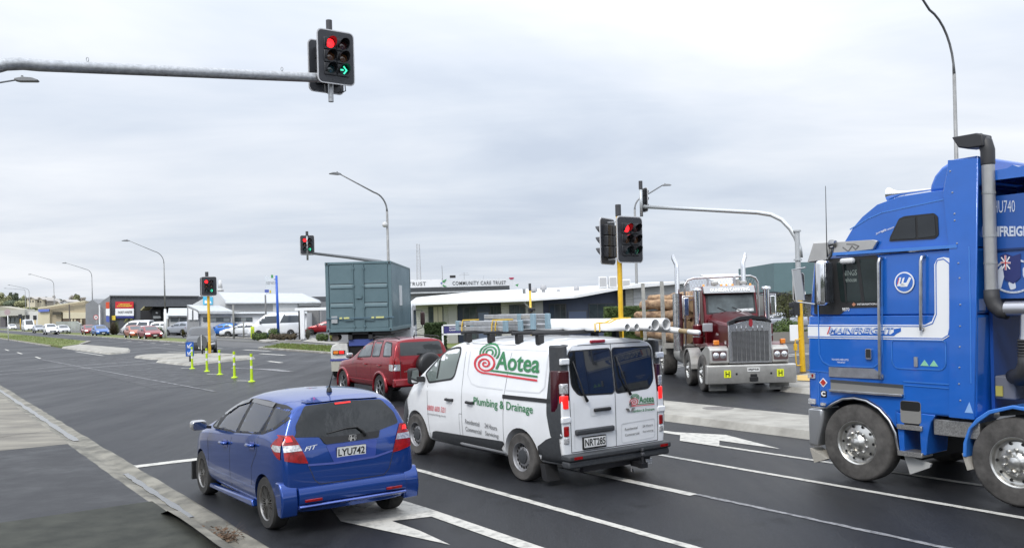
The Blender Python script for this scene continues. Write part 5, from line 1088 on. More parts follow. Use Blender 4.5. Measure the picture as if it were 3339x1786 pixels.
onside('door_handle', rrect(-.285, -.20, 1.655, 1.80, .02), CHROME, .03, .04); onside('handle_flap', rrect(-.275, -.21, 1.68, 1.79, .015), BLACK, .034, .01)
onside('locker_handle', rrect(-.915, -.865, 1.585, 1.71, .01), ALU, .014, .02)
TRI = mat('green_white_sticker', (.25, .55, .35), .4)
for u in (-1.0, -1.12): onside('triangle_sticker', [(u + .055, 1.60), (u, 1.675), (u - .055, 1.60)], TRI, .006)
onside('fairing_sticker', [(-1.50, 1.06), (-1.56, 1.19), (-1.60, 1.06)], mat('pale_blue_sticker', (.25, .42, .72), .4), .025, .003)
onside('hazard_diamond', [(.475, 1.245), (.41, 1.31), (.475, 1.375), (.54, 1.31)], WHITEL, .006); onside('hazard_fill', [(.475, 1.262), (.427, 1.31), (.475, 1.358), (.523, 1.31)], mat('dull_red', (.42, .03, .02), .5), .009, .003)
onside('engine_badge', rrect(.425, .52, 1.105, 1.195, .01), INK, .006); m_ = MB(); text_on(m_, 'C', [(.51, .010, 1.12), (.44, .010, 1.12), (.44, .010, 1.19), (.51, .010, 1.19)], .06); m_.build('lettering', WHITEL, BT)
for z in (1.36, 1.0): onside('side_marker', rrect(.60, .715, z, z + .075, .01), CLEARL, .02, .03)
onside('marker_lens', rrect(.62, .65, 1.375, 1.42, .01), REDL, .024, .006); onside('side_repeater', rrect(.44, .52, .99, 1.03, .015), CLEARL, .02, .03)
# step recesses
onside('door_sill_plate', [(.37, 1.53), (.37, 1.40), (-.44, 1.405), (-.44, 1.46), (-.30, 1.535)], ALU, .02, .03)
onside('step_recess', [(.36, 1.36), (.36, 1.21), (-.71, 1.20), (-.71, 1.345)], mat('recess_grey', (.25, .245, .23), .6, .3), .003, .004)
onside('step_recess_top', [(.36, 1.36), (.36, 1.32), (-.71, 1.30), (-.71, 1.345)], mat('recess_dark', (.05, .055, .06), .7), .006, .004)
m_ = MB(); m_.box(-.71, .36, -.01, .05, 1.195, 1.225); m_.build('upper_step', ALU, BT, bevel=.004)
# ladder of steps behind the wheel
m_ = MB(); m_.prism([(-.60, .98), (-.64, .45), (-.70, .44), (-.70, .98)], -.5, 0, 'y'); m_.prism([(-.90, 1.0), (-.92, .46), (-.99, .48), (-1.02, .75), (-1.06, .90), (-1.12, .99)], -.5, 0, 'y'); m_.build('step_frame', TB, BT, bevel=.01)
onside('step_hole', rrect(-.935, -.66, .86, 1.145, .04), mat('recess_grey', (.25, .245, .23), .6, .3), .004); onside('step_hole_top', rrect(-.93, -.665, 1.02, 1.14, .03), DARK, .007)
for z in (.84, .50):
    m_ = MB(); m_.prism([(-.62, z), (-.955, z), (-.955, z - .06), (-.62, z - .06)], -.22, .035, 'y'); m_.build('step', mat('chequer_plate', (.42, .41, .39), .4, .8, noise=.4, nscale=60), BT, bevel=.006)
m_ = MB(); m_.box(-1.64, -1.07, -.5, -.04, .74, .94); m_.build('battery_box', mat('chequer_plate', (.42, .41, .39), .4, .8), BT, bevel=.01)
m_ = MB(); m_.prism([(.745, .93), (.49, .935), (.50, .80), (.60, .40), (.735, .40)], -2.45, .01, 'y'); m_.build('front_bumper', mat('satin_bumper', (.42, .43, .44), .35, .7), BT, bevel=.04, seg=3)
m_ = MB(); m_.prism([(.725, .37), (.45, .25), (.66, .17)], -.25, 0, 'y'); m_.build('mud_flap', mat('pale_flap', (.34, .32, .28), .8), BT)
m_ = MB(); m_.prism([(-.64, .44), (-1.0, .36), (-.98, .31), (-.72, .19)], -.12, -.08, 'y'); m_.build('mud_flap', mat('pale_flap2', (.40, .40, .39), .7), BT)
# arch rim and steer wheels
m_ = MB(); m_.tube([(.44, .0, .95), (.34, .0, 1.02), (.18, .0, 1.10), (0, .0, 1.125), (-.18, .0, 1.10), (-.36, .0, 1.01), (-.50, .0, .87), (-.58, .0, .72), (-.62, .0, .46)], .018, 8); m_.build('arch_rim', ALU, BT, True)
m_ = MB(); m_.prism([(.48, .95), (.3, 1.05), (0, 1.12), (-.3, 1.05), (-.52, .85), (-.62, .5), (-.62, .3), (.48, .4)], -2.3, -.35, 'y'); m_.build('wheel_housing', DARK, BT)
def truck_wheel(par, u, v, R_=.52, right=False, z=None): return wheel(par, u, v, R_, .27, .295, 'truck', TYRE2, mat('polished_rim', (.55, .54, .51), .28, .9, noise=.12, nscale=6), right, z)
for u in (0, -2.05, -5.6, -6.95):
    truck_wheel(BT, u, -.16); truck_wheel(BT, u, -2.3, right=True)
m_ = MB()
ap = [(-1.46, .52), (-1.47, .70), (-1.53, .87), (-1.63, 1.0), (-1.78, 1.11), (-2.05, 1.19), (-2.35, 1.16), (-2.5, 1.08), (-2.68, .85), (-2.72, .62)]
inn = [(a + (-2.05 - a) * .07, b - .045 if b > .9 else b) for a, b in ap]; m_.prism(ap + inn[::-1], -.42, .02, 'y'); m_.build('mudguard', TBL, BT, bevel=.01)
m_ = MB(); m_.prism([(-1.44, .56), (-1.48, .56), (-1.56, .38), (-1.50, .36)], -.4, 0, 'y'); m_.build('mud_flap', mat('pale_flap', (.34, .32, .28), .8), BT)
# behind the cab: exhaust stack, intake, plumbing, chassis
m_ = MB(); m_.tube([(-1.795, -.09, 2.52), (-1.795, -.09, 4.02)], .072, 20); ex = m_.build('air_intake_stack', mat('grey_stack', (.40, .40, .395), .4, .5, noise=.1), BT, True, 40)
for z in (3.66, 3.15, 2.83): m_ = MB(); m_.lathe([(.072, z), (.077, z), (.077, z + .025), (.072, z + .025)], 'z', 20, (-1.795, -.09, 0)); m_.build('clamp', DULL, ex)
m_ = MB(); m_.tube([(-1.795, -.09, 4.0), (-1.795, -.09, 4.18), (-1.77, -.09, 4.27), (-1.70, -.09, 4.315), (-1.60, -.09, 4.325)], [.078, .08, .085, .085, .08], 16); m_.prism([(-1.42, 4.39), (-1.72, 4.39), (-1.80, 4.36), (-1.80, 4.22), (-1.62, 4.22), (-1.50, 4.25)], -.20, .02, 'y'); m_.build('air_intake_snorkel', mat('matt_black_plastic', (.028, .028, .03), .5), BT, bevel=.03, seg=3)
HOSE = mat('ribbed_hose', (.03, .03, .032), .6)
m_ = MB(); pts = [(-1.795, -.09, 2.53), (-1.80, -.09, 2.42), (-1.83, -.09, 2.34), (-1.90, -.09, 2.27), (-1.98, -.09, 2.255)]
m_.tube(pts, [.085, .09, .09, .085, .08], 14); m_.build('rubber_elbow', HOSE, BT, True)
m_ = MB(); m_.tube([(-1.96, -.09, 2.30), (-2.95, -.09, 2.30)], .088, 18); m_.lathe([(.06, 2.25), (.07, 2.0), (.08, 1.95)], 'z', 16, (-2.18, -.09, 0)); m_.build('silver_duct', mat('silver_duct', (.48, .48, .5), .3, .8), BT, True, 40)
m_ = MB()
for i in range(6): m_.lathe([(.080, 1.95 - i * .035), (.098, 1.935 - i * .035), (.080, 1.918 - i * .035)], 'z', 16, (-2.17, -.09, 0))
m_.tube([(-2.17, -.09, 1.78), (-2.17, -.09, 1.66), (-2.13, -.12, 1.56), (-2.05, -.18, 1.50), (-1.92, -.3, 1.49)], [.088, .095, .105, .105, .09], 14); m_.build('rubber_bellows', HOSE, BT, True)
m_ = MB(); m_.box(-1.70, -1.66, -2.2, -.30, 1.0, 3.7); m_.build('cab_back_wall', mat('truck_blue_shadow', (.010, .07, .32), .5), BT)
m_ = MB(); m_.box(-8, -1.7, -.95, -.80, .82, 1.05); m_.box(-8, -1.7, -1.65, -1.50, .82, 1.05); m_.build('chassis_rail', mat('chassis_black', (.025, .025, .026), .6), BT)
m_ = MB(); m_.box(-1.98, -1.74, -.55, -.22, 1.22, 1.50); m_.build('air_tank_box', mat('grey_box', (.14, .145, .17), .5), BT, bevel=.02)
m_ = MB(); m_.box(-1.84, -1.76, -.215, -.20, 1.26, 1.38); m_.build('warning_label', mat('label_yellow', (.40, .35, .08), .6), BT)
m_ = MB(); m_.prism([(-1.80, 1.12), (-2.9, 1.28), (-2.9, 1.20), (-1.80, 1.02)], -.5, -.2, 'y'); m_.box(-2.4, -1.9, -.9, -.4, 1.08, 1.16); m_.tube([(-1.8, -.3, 1.05), (-2.2, -.5, 1.12), (-2.6, -.4, 1.2)], .03, 8); m_.tube([(-1.8, -.6, 1.3), (-2.3, -.55, 1.25), (-2.6, -.5, 1.5)], .025, 8); m_.box(-2.6, -2.3, -1.2, -.5, 1.2, 1.9); m_.build('catwalk', mat('dirty_grey_metal', (.12, .12, .115), .6, .4, noise=.4, nscale=10), BT)
m_ = MB(); m_.box(-2.75, -2.35, -.5, -.12, 1.25, 2.1); m_.build('grey_cabinet', mat('cabinet', (.22, .22, .22), .5), BT, bevel=.02)
m_ = MB(); m_.box(-8, -3.0, -1.9, -.55, 1.05, 2.42); m_.build('subframe', mat('chassis_black', (.025, .025, .026), .6), BT)
CTB = thing('cargo_body', 'blue box body with white lettering and a flag emblem, behind the blue cab', 'container', (4.58, 11.78, 0), PI / 2 + .613)
DB = mat('container_blue', (.016, .085, .34), .4, coat=.3, noise=.08, nscale=1.5)
m_ = MB(); m_.box(-8, -1.74, -2.5, -.20, 2.42, 3.64); m_.box(-8, -1.74, -2.5, -.9, 3.64, 3.80); m_.build('side_wall', DB, CTB)
m_ = MB(); m_.prism([(-1.74, 3.82), (-1.74, 3.93), (-2.0, 3.94), (-2.06, 3.97), (-2.12, 3.94), (-8, 3.92), (-8, 3.80)], -2.5, -.12, 'y'); m_.build('roof_rail', TB, CTB)
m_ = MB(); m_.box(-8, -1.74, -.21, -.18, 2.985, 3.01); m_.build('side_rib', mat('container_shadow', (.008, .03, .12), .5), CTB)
def ct(name, polys, m, v=-.192): mb = MB(); [mb.prism(q, v - .004, v, 'y') for q in polys]; return mb.build(name, m, CTB)
m_ = MB(); text_on(m_, 'HU740', [(-1.79, -.193, 3.44), (-2.04, -.193, 3.43), (-2.04, -.193, 3.565), (-1.79, -.193, 3.59)], -.005); text_on(m_, 'MAINFREIGHT', [(-1.60, -.193, 3.17), (-2.26, -.193, 3.13), (-2.26, -.193, 3.245), (-1.60, -.193, 3.30)], .035); m_.build('lettering', mat('pale_lettering', (.55, .60, .70), .4), CTB)
cx_, cz_ = -2.0, 2.68
ct('globe_outline', strip([(cx_ + .24 * math.cos(R(a)), cz_ + .19 * math.sin(R(a))) for a in range(0, 360, 10)], .022, True), mat('pale_lettering', (.55, .60, .70), .4))
def gq(l): return [(-2.0 + (u + 2.40) * .6, 2.68 + (z - 2.70) * .9) for u, z in l]
ct('globe_land', [rpoly(gq(q), .02) for q in ([(-2.1, 2.78), (-2.2, 2.86), (-2.27, 2.78), (-2.22, 2.68), (-2.16, 2.54), (-2.10, 2.58)], [(-2.3, 2.62), (-2.42, 2.66), (-2.45, 2.54), (-2.34, 2.52)], [(-2.58, 2.80), (-2.68, 2.84), (-2.74, 2.74), (-2.66, 2.60), (-2.58, 2.70)])], mat('pale_lettering', (.55, .60, .70), .4))
fl = ct('flag', [gq([(-2.17, 2.98), (-2.27, 3.0), (-2.40, 2.96), (-2.55, 2.99), (-2.54, 2.68), (-2.40, 2.60), (-2.24, 2.66)])], mat('flag_navy', (.02, .03, .14), .5), -.189)
m_ = MB()
for q in strip(gq([(-2.19, 2.95), (-2.34, 2.80)]), .014) + strip(gq([(-2.34, 2.95), (-2.20, 2.80)]), .014) + strip(gq([(-2.265, 2.97), (-2.265, 2.79)]), .02) + strip(gq([(-2.18, 2.885), (-2.35, 2.875)]), .02): m_.prism(q, -.190, -.187, 'y')
m_.build('flag_white_cross', WHITEL, fl)
m_ = MB()
for q in strip(gq([(-2.265, 2.97), (-2.265, 2.79)]), .009) + strip(gq([(-2.18, 2.885), (-2.35, 2.875)]), .009): m_.prism(q, -.188, -.185, 'y')
m_.build('flag_red_cross', REDLT, fl)

# ================================================================ DARK RED BONNETED LOG TRUCK
KWS = .96
KW = thing('logging_truck', 'dark red bonneted truck with twin chrome stacks and a big chrome grille, hauling logs', 'truck', (6.65 * KWS - .0, 25.3 * KWS, 2.474 * (1 - KWS)), PI / 2 + PI)
KW.scale = (KWS, KWS, KWS)
# local axes here: x forward (towards the camera), y = left of the truck = right in the picture
MR = mat('maroon_paint', (0.13, 0.003, 0.008), 0.3, .5, coat=.5); SILV = mat('dusty_bumper', (.50, .49, .46), .42, .55, noise=.15, nscale=4); GZ = -.103
m_ = MB(); m_.prism([(1.0, .17), (1.02, .20), (1.02, .68), (.98, .70), (.80, .70), (.75, .17)], -1.28, 1.20, 'y'); m_.build('bumper', SILV, KW, bevel=.02)
HY = mat('hi_vis_yellow', (.75, .80, .02), .4)
for y in (-.715, .755):
    m_ = MB(); m_.box(1.015, 1.03, y - .095, y + .095, .35, .555); pz = m_.build('marker_panel', HY, KW); m_ = MB(); text_on(m_, 'H', [(1.034, y - .055, .38), (1.034, y + .055, .38), (1.034, y + .055, .525), (1.034, y - .055, .525)], .02); m_.build('lettering', INK, pz)
    m_ = MB(); m_.box(1.015, 1.03, y + (.23 if y < 0 else -.28), y + (.28 if y < 0 else -.23), .42, .475); m_.build('bumper_hole', INK, KW)
m_ = MB(); m_.box(1.02, 1.035, -.16, .18, .505, .615); pz = m_.build('number_plate', PLATEM, KW); m_ = MB(); text_on(m_, 'MJP58', [(1.039, -.13, .525), (1.039, .15, .525), (1.039, .15, .595), (1.039, -.13, .595)], .02); m_.build('lettering', INK, pz)
m_ = MB(); m_.box(1.0, 1.05, -.10, .13, .24, .36); m_.box(1.0, 1.03, -.08, .11, .36, .44); m_.build('tow_pin', INK, KW, bevel=.01)
# bonnet: tapering box from the cab to the grille
hood = MB()
A = [(-.95, w_, z) for w_, z in ((-.80, 1.05), (-.80, 1.95), (-.62, 2.12), (-.25, 2.17), (.05, 2.17), (.42, 2.14), (.66, 1.98), (.70, 1.05))]
B = [(.80, w_, z) for w_, z in ((-.60, .85), (-.60, 1.78), (-.50, 1.88), (-.20, 1.97), (.10, 1.97), (.42, 1.91), (.54, 1.82), (.54, .85))]
hood.add(A + B, [(i, (i + 1) % 8, (i + 1) % 8 + 8, i + 8) for i in range(8)] + [tuple(range(8)), tuple(range(8, 16))]); hood.build('bonnet', MR, KW, bevel=.04, seg=3)
m_ = MB(); m_.prism([(-.62, 1.90), (-.30, 2.03), (.05, 2.06), (.36, 2.02), (.57, 1.90), (.57, 1.84), (.36, 1.93), (.05, 1.965), (-.3, 1.93), (-.62, 1.80)], .72, .93, 'x'); m_.build('bug_deflector', mat('black_deflector', (.02, .02, .022), .3), KW, bevel=.01)
m_ = MB(); m_.prism([(-.63, .74), (-.625, 1.80), (-.05, 1.945), (.0, 1.945), (.57, 1.86), (.575, .74)], .80, .90, 'x'); gf = m_.build('grille_surround', mat('grille_chrome', (.62, .62, .63), .22, .9), KW, bevel=.03, seg=3)
m_ = MB(); m_.box(.90, .91, -.54, .49, .80, 1.64); gm_ = m_.build('grille_mesh', mat('grille_black', (.05, .05, .05), .5), KW)
m_ = MB()
for i in range(26): m_.box(.91, .918, -.535, .485, .815 + i * .0325, .828 + i * .0325)
m_.build('grille_slats', mat('grille_slats', (.35, .35, .35), .35, .8), gm_)
m_ = MB()
for i in range(9): y = -.535 + i * .1275; m_.box(.912, .935, y - .008, y + .008, .80, 1.64)
m_.build('grille_bars', CHROME, gm_)
for i in range(6): m_ = MB(); y = -.40 + i * .13 + (.06 if i > 2 else 0); m_.lathe([(.001, .0), (.013, .01), (.013, .10), (.001, .16)], 'z', 8, (.925, y, 1.63)); m_.build('grille_finial', CHROME, gf, True)
m_ = MB(); m_.prism([(-.06, 1.80), (-.05, 1.94), (.0, 1.97), (.04, 1.94), (.045, 1.80), (.0, 1.74)], .90, .93, 'x'); m_.build('badge', mat('badge_red', (.3, .02, .03), .3, coat=1), KW)
# wings, headlamps
for s, y0, y1 in ((-1, -1.17, -.63), (1, .58, 1.04)):
    m_ = MB(); m_.prism([(.92, .76), (.90, 1.14), (.70, 1.22), (.35, 1.20), (.05, 1.10), (-.45, .95), (-.62, .60), (-.50, .60), (-.38, .80), (0, .95), (.35, .86), (.50, .66), (.70, .66)], y0, y1, 'y'); m_.build('wing', SILV, KW, bevel=.03, seg=3)
    m_ = MB(); m_.prism([(.60, 1.215), (.30, 1.30), (-.30, 1.25), (-.55, 1.1), (-.2, 1.15), (.35, 1.205)], y0 + .03, y1 - .02, 'y'); m_.build('wing_top', MR, KW, bevel=.02)
    yc = (y0 + y1) / 2
    m_ = MB(); m_.prism(rrect(yc - .20, yc + .20, .82, 1.09, .03), .915, .93, 'x'); hb = m_.build('headlight_housing', mat('headlamp_back', (.10, .06, .06), .4), KW)
    for dy in (-.10, .10): m_ = MB(); m_.lathe([(.001, .955), (.05, .95), (.075, .935), (.085, .93)], 'x', 18, (0, yc + dy, .965)); m_.build('headlight', mat('headlamp_glass', (.75, .75, .76), .08, .7, noise=.3, nscale=25), hb, True)
    m_ = MB(); m_.box(.50, .62, yc - .08 if s < 0 else yc + .10, yc + .08 if s < 0 else yc + .24, 1.24, 1.38); m_.build('indicator', AMBER, KW, bevel=.02)
    m_ = MB(); m_.box(.60, .62, y0 + .02 if s < 0 else y0 - .02, y1 + (-.02 if s < 0 else .08), -.05, .165); fl_ = m_.build('mud_flap', mat('dusty_flap', (.30, .295, .27), .6, .3), KW, bevel=.01)
    m_ = MB(); text_on(m_, 'KENWORTH', [(.625, y0 + .13, .02), (.625, y1 - .06, .02), (.625, y1 - .06, .08), (.625, y0 + .13, .08)], .01); m_.build('lettering', GREYL, fl_)
KR = mat('polished_rim', (.55, .54, .51), .28, .9)
for u in (.06, -1.85):
    for s, y in ((-1, -1.10), (1, .98)): wheel(KW, u, y, .53, .28, .30, 'truck', TYRE2, KR, right=s < 0, z=.53 + GZ)
m_ = MB(); m_.prism(arcpts(-1.85, .45, .62, 0, 180) + arcpts(-1.85, .45, .57, 180, 0), -1.26, -.90, 'y'); m_.build('mudguard', SILV, KW)
# cab
m_ = MB(); m_.prism([(-1.0, 1.05), (-1.0, 2.05), (-1.18, 2.72), (-1.25, 2.93), (-2.6, 2.93), (-2.6, 1.05)], -.88, .76, 'y'); m_.build('cab', MR, KW, bevel=.05, seg=3)
m_ = MB(); m_.prism([(-.80, 2.10), (-.79, 2.70), (.68, 2.73), (.69, 2.10)], -.004, .004, 'x', M=Matrix.Translation((-.992, 0, 0)) @ Matrix.Translation((0, 0, 2.1)) @ Matrix.Rotation(R(-15), 4, 'Y') @ Matrix.Translation((0, 0, -2.1))); wsf = m_.build('windscreen_frame', BLACK, KW)
MW = Matrix.Translation((-.986, 0, 0)) @ Matrix.Translation((0, 0, 2.1)) @ Matrix.Rotation(R(-15), 4, 'Y') @ Matrix.Translation((0, 0, -2.1))
m_ = MB(); m_.prism(rpoly([(-.74, 2.14), (-.73, 2.67), (.62, 2.69), (.64, 2.14)], .05), -.003, .003, 'x', M=MW); m_.build('windscreen', mat('kw_screen', (.10, .12, .125), .06, noise=.45, nscale=1.8), KW)
m_ = MB(); m_.prism([(.10, 2.16), (.10, 2.24), (.62, 2.25), (.62, 2.17)], .004, .006, 'x', M=MW); m_.build('dashboard_papers', mat('dash_papers', (.6, .62, .62), .5, noise=.4, nscale=14), KW)
for y in (-.25, .2): m_ = MB(); m_.bar(MW @ Vector((.012, y + .05, 2.16)), MW @ Vector((.012, y - .22, 2.30)), .018); m_.build('wiper', BLACK, KW)
m_ = MB(); m_.prism([(-.98, 2.72), (-1.12, 2.93), (-1.30, 2.95), (-1.30, 2.90), (-1.18, 2.72)], -.86, .68, 'y'); vs_ = m_.build('sun_visor', mat('visor_grey', (.36, .36, .36), .35, .5), KW, bevel=.01)
m_ = MB(); text_on(m_, 'DUNEDIN CARRYING', [(-.99, -.66, 2.765), (-.99, .52, 2.775), (-1.085, .52, 2.885), (-1.085, -.66, 2.875)], .02); m_.build('lettering', WHITEL, vs_)
for i, y in enumerate((-.82, -.28, -.12, .06, .60)): m_ = MB(); m_.lathe([(.001, .0), (.001, .05), (.03, .04), (.035, 0)], 'z', 10, (-1.25, y, 2.95)); m_.build('marker_lamp', mat('amber_glow', (.8, .3, .03), .3, emit=(1, .35, .05), es=.5), KW)
for y in (-.45, .42): m_ = MB(); m_.box(-1.5, -1.3, y - .1, y + .1, 2.98, 3.08); m_.build('roof_lamp', SILV, KW, bevel=.02)
for y in (-1.06, 1.02):
    m_ = MB(); m_.tube([(-1.05, y, 1.80), (-1.05, y, 2.82)], .085, 18); m_.lathe([(.001, 2.90), (.12, 2.89), (.14, 2.85), (.14, 2.81), (.085, 2.79)], 'z', 20, (-1.05, y, 0)); ac = m_.build('air_cleaner', CHROME, KW, True, 40)
    m_ = MB(); m_.lathe([(.085, 1.80), (.16, 1.77), (.17, 1.30), (.15, 1.22), (.001, 1.2)], 'z', 20, (-1.05, y, 0)); m_.build('air_cleaner_bowl', MR, ac, True, 40)
    m_ = MB(); m_.lathe([(.172, 1.42), (.178, 1.42), (.178, 1.46), (.172, 1.46)], 'z', 20, (-1.05, y, 0)); m_.build('band', CHROME, ac)
for y, dy in ((-1.40, -.10), (.70, .10)):
    m_ = MB(); m_.tube([(-2.4, y, 1.0), (-2.4, y, 3.55), (-2.42, y, 3.68), (-2.46, y + (dy if y < 0 else dy * .7) * .8, 3.85), (-2.47, y + dy, 3.99)], [.15 if y < 0 else .07, .075, .075, .07, .05], 16) if 0 else m_.tube([(-2.4, y, 1.0), (-2.4, y, 3.55), (-2.42, y, 3.68), (-2.46, y + dy * .8, 3.86), (-2.47, y + dy, 4.0)], [.075, .075, .075, .07, .05], 16); st = m_.build('exhaust_stack', CHROME, KW, True, 40)
    m_ = MB(); m_.tube([(-2.4, y, .95), (-2.4, y, 2.75)], .16, 20); m_.build('heat_shield', mat('heat_shield', (.60, .60, .60), .22, .95, noise=.4, nscale=7), st, True, 40)
for y in (-1.36, 1.26):
    m_ = MB(); m_.box(-1.30, -1.20, y - .085, y + .085, 2.05, 2.62); m_.build('mirror', CHROME, KW, bevel=.03)
    m_ = MB(); m_.tube([(-1.3, y * .7, 2.66), (-1.25, y * 1.08, 2.66), (-1.25, y * 1.08, 2.0), (-1.3, y * .7, 2.0)], .014, 6); m_.build('mirror_bracket', CHROME, KW, True)
m_ = MB(); m_.tube([(-.3, -.98, 1.62), (-.3, -.80, 1.60)], .02, 6); m_.box(-.36, -.24, -1.08, -.80, 1.60, 1.84); m_.build('bonnet_mirror', mat('visor_silver', (.55, .55, .55), .3, .7), KW, bevel=.04)
m_ = MB(); text_on(m_, 'Lil Rasta', [(-.15, -.735, 1.50), (.05, -.71, 1.50), (.05, -.71, 1.57), (-.15, -.735, 1.57)], .01); text_on(m_, '149', [(.52, -.655, 1.24), (.66, -.64, 1.24), (.66, -.64, 1.36), (.52, -.655, 1.36)], .02); m_.build('lettering', WHITEL, KW)
m_ = MB(); m_.lathe([(.001, -.5), (.33, -.5), (.34, .6), (.001, .6)], 'x', 24, (-3.3, -.98, .80)); m_.build('fuel_tank', SILV, KW, True, 40)
m_ = MB(); m_.box(-7.2, -2.6, -.55, -.40, .75, 1.0); m_.box(-7.2, -2.6, .35, .50, .75, 1.0); m_.box(-7.2, -2.7, -1.15, 1.1, .98, 1.06); m_.build('chassis', SILV, KW)
m_ = MB(); m_.prism([(-.8, .35), (-.8, 1.1), (-7, 1.0), (-7, .5), (-2.6, .3)], -.75, .65, 'y'); m_.build('underframe', DARK, KW)
# headboard with mesh, and stakes
m_ = MB(); fr_ = [(-2.75, -1.10, 1.0), (-2.75, -1.10, 3.02), (-2.75, -1.0, 3.18), (-2.75, -.8, 3.24), (-2.75, 1.02, 3.27), (-2.75, 1.18, 3.2), (-2.75, 1.26, 3.05), (-2.75, 1.26, 1.0)]
m_.tube(fr_, .035, 8); m_.bar((-2.75, -.35, 1.1), (-2.75, -.35, 3.25), .06); m_.bar((-2.75, .50, 1.1), (-2.75, .50, 3.26), .08); m_.bar((-2.75, -1.1, 2.55), (-2.75, 1.26, 2.55), .05); m_.build('headboard', ALU, KW)
m_ = MB(); 
for i in range(24):
    y = -1.08 + i * .1; m_.bar((-2.76, y, 2.60), (-2.76, min(y + .3, 1.24), 3.2), .008); m_.bar((-2.76, y, 2.60), (-2.76, max(y - .3, -1.08), 3.2), .008)
m_.build('headboard_mesh', ALU, KW)
TR = mat('galvanised', (.42, .43, .44), .42, .6)
for u in (-4.1, -6.2):
    for y in (-1.40, 1.10): m_ = MB(); ys_ = y + (u + 3) * .15; m_.bar((u, ys_, .75), (u, ys_ * 1.02, 3.2), .09, .12); m_.build('stake', mat('stake_grey', (.42, .42, .39), .55, .3, noise=.25, nscale=6), KW)
    m_ = MB(); m_.box(u - .15, u + .15, -1.4 + (u + 3) * .15, 1.2 + (u + 3) * .15, .95, 1.12); m_.build('bolster', SILV, KW)
m_ = MB()
for u in (-7.0, -8.3):
    pass
for u in (-6.2,):
    for s, y in ((-1, -1.05), (1, .98)): wheel(KW, u, y, .50, .45, .29, 'truck', TYRE2, KR, right=s < 0, z=.50 + GZ)
LOGM = mat('log_bark_stripped', (.46, .30, .17), .85, col2=(.14, .075, .04), nscale=3.0, bump=1.0, bscale=9, stretch=(.5, 2.2, 2.2), thr=(.38, .6)); LOGE = mat('log_end', (.55, .38, .22), .8, col2=(.38, .25, .14), nscale=6)
r_ = random.Random(5); k_ = 0
posn = ['lowest row', 'second row', 'third row', 'top row']
for row, (z, n) in enumerate(((1.28, 6), (1.66, 6), (2.03, 6), (2.36, 4), (2.66, 2))):
    for i in range(n):
        rr_ = r_.uniform(.17, .215); y = -1.12 + (2.24 - .0) * (i + .5) / n if row < 3 else -.85 + 1.7 * (i + .5) / n
        if row in (3,): y = -1.0 + 1.9 * (i + .5) / n
        lg_ = thing('log', 'peeled brown logs stacked between the stakes behind the dark red cab', 'log', (0, 0, 0), 0, 'logs on the dark red truck')
        lg_.matrix_world = Matrix.Translation((KW.location)) @ Matrix.Rotation(PI / 2 + PI, 4, 'Z') @ Matrix.Scale(KWS, 4)
        m_ = MB(); x0 = -3.0 - r_.random() * .35; npt = 14; pts = []; rs = []
        ph = r_.random() * 6; zz_ = z + r_.uniform(-.03, .05)
        for j in range(npt): t = j / (npt - 1); pts.append((x0 - t * 5.4, y - (t * 5.4) * .15 + .035 * math.sin(ph + t * 5), zz_ + .03 * math.cos(ph * 2 + t * 4))); rs.append(rr_ * (1.05 - .18 * t) * (1 + r_.uniform(-.10, .10)))
        m_.tube(pts, rs, 11, cap=False); b_o = m_.build('trunk', LOGM, lg_, True)
        m_ = MB(); m_.lathe([(.001, 0), (rs[0] * .98, 0)], 'x', 11, pts[0]); m_.lathe([(.001, 0), (rs[-1] * .98, 0)], 'x', 11, pts[-1]); m_.build('cut_end', LOGE, lg_)

# ================================================================ CONTAINER TRUCK
CT = thing('container_truck', 'white truck carrying the container, only its mudguard, tail lamp and cab side in view', 'truck', (-5.65, 32.3, 0), PI / 2)
# local axes: x forward (away from us), y = left
CTM = mat('container_teal_grey', (.095, .155, .175), .5, col2=(.12, .185, .205), nscale=1.2, bump=.05, bscale=20)
CN = thing('shipping_container', 'slate blue-grey steel shipping container with closed doors, carried on the truck', 'container', (-5.65, 32.3, 0), PI / 2)
x0c, x1c, zb, zt = 0.0, 6.06, 1.70, 4.29
m_ = MB(); m_.box(.04, x1c, -1.19, 1.19, zb + .10, zt - .02); m_.build('box', CTM, CN)
m_ = MB()
for y in (-1.16, 1.16): m_.box(-.02, .10, y - .06, y + .06, zb, zt); m_.box(x1c - .1, x1c, y - .06, y + .06, zb, zt); m_.box(0, x1c, y - .055, y + .055, zt - .07, zt); m_.box(0, x1c, y - .055, y + .055, zb, zb + .14)
m_.box(-.02, .08, -1.2, 1.2, zt - .09, zt); m_.box(-.02, .08, -1.2, 1.2, zb, zb + .13); m_.build('frame', CTM, CN, bevel=.012)
m_ = MB()
for y in (-1.15, 1.15):
    for z in (zb + .06, zt - .06): m_.box(-.035, .02, y - .075, y + .075, z - .06, z + .06)
cst = m_.build('corner_casting', CTM, CN, bevel=.01)
m_ = MB()
for y in (-1.15, 1.15):
    for z in (zb + .06, zt - .06): m_.box(-.04, -.034, y - .03, y + .03, z - .035, z + .035)
m_.build('casting_hole', INK, cst)
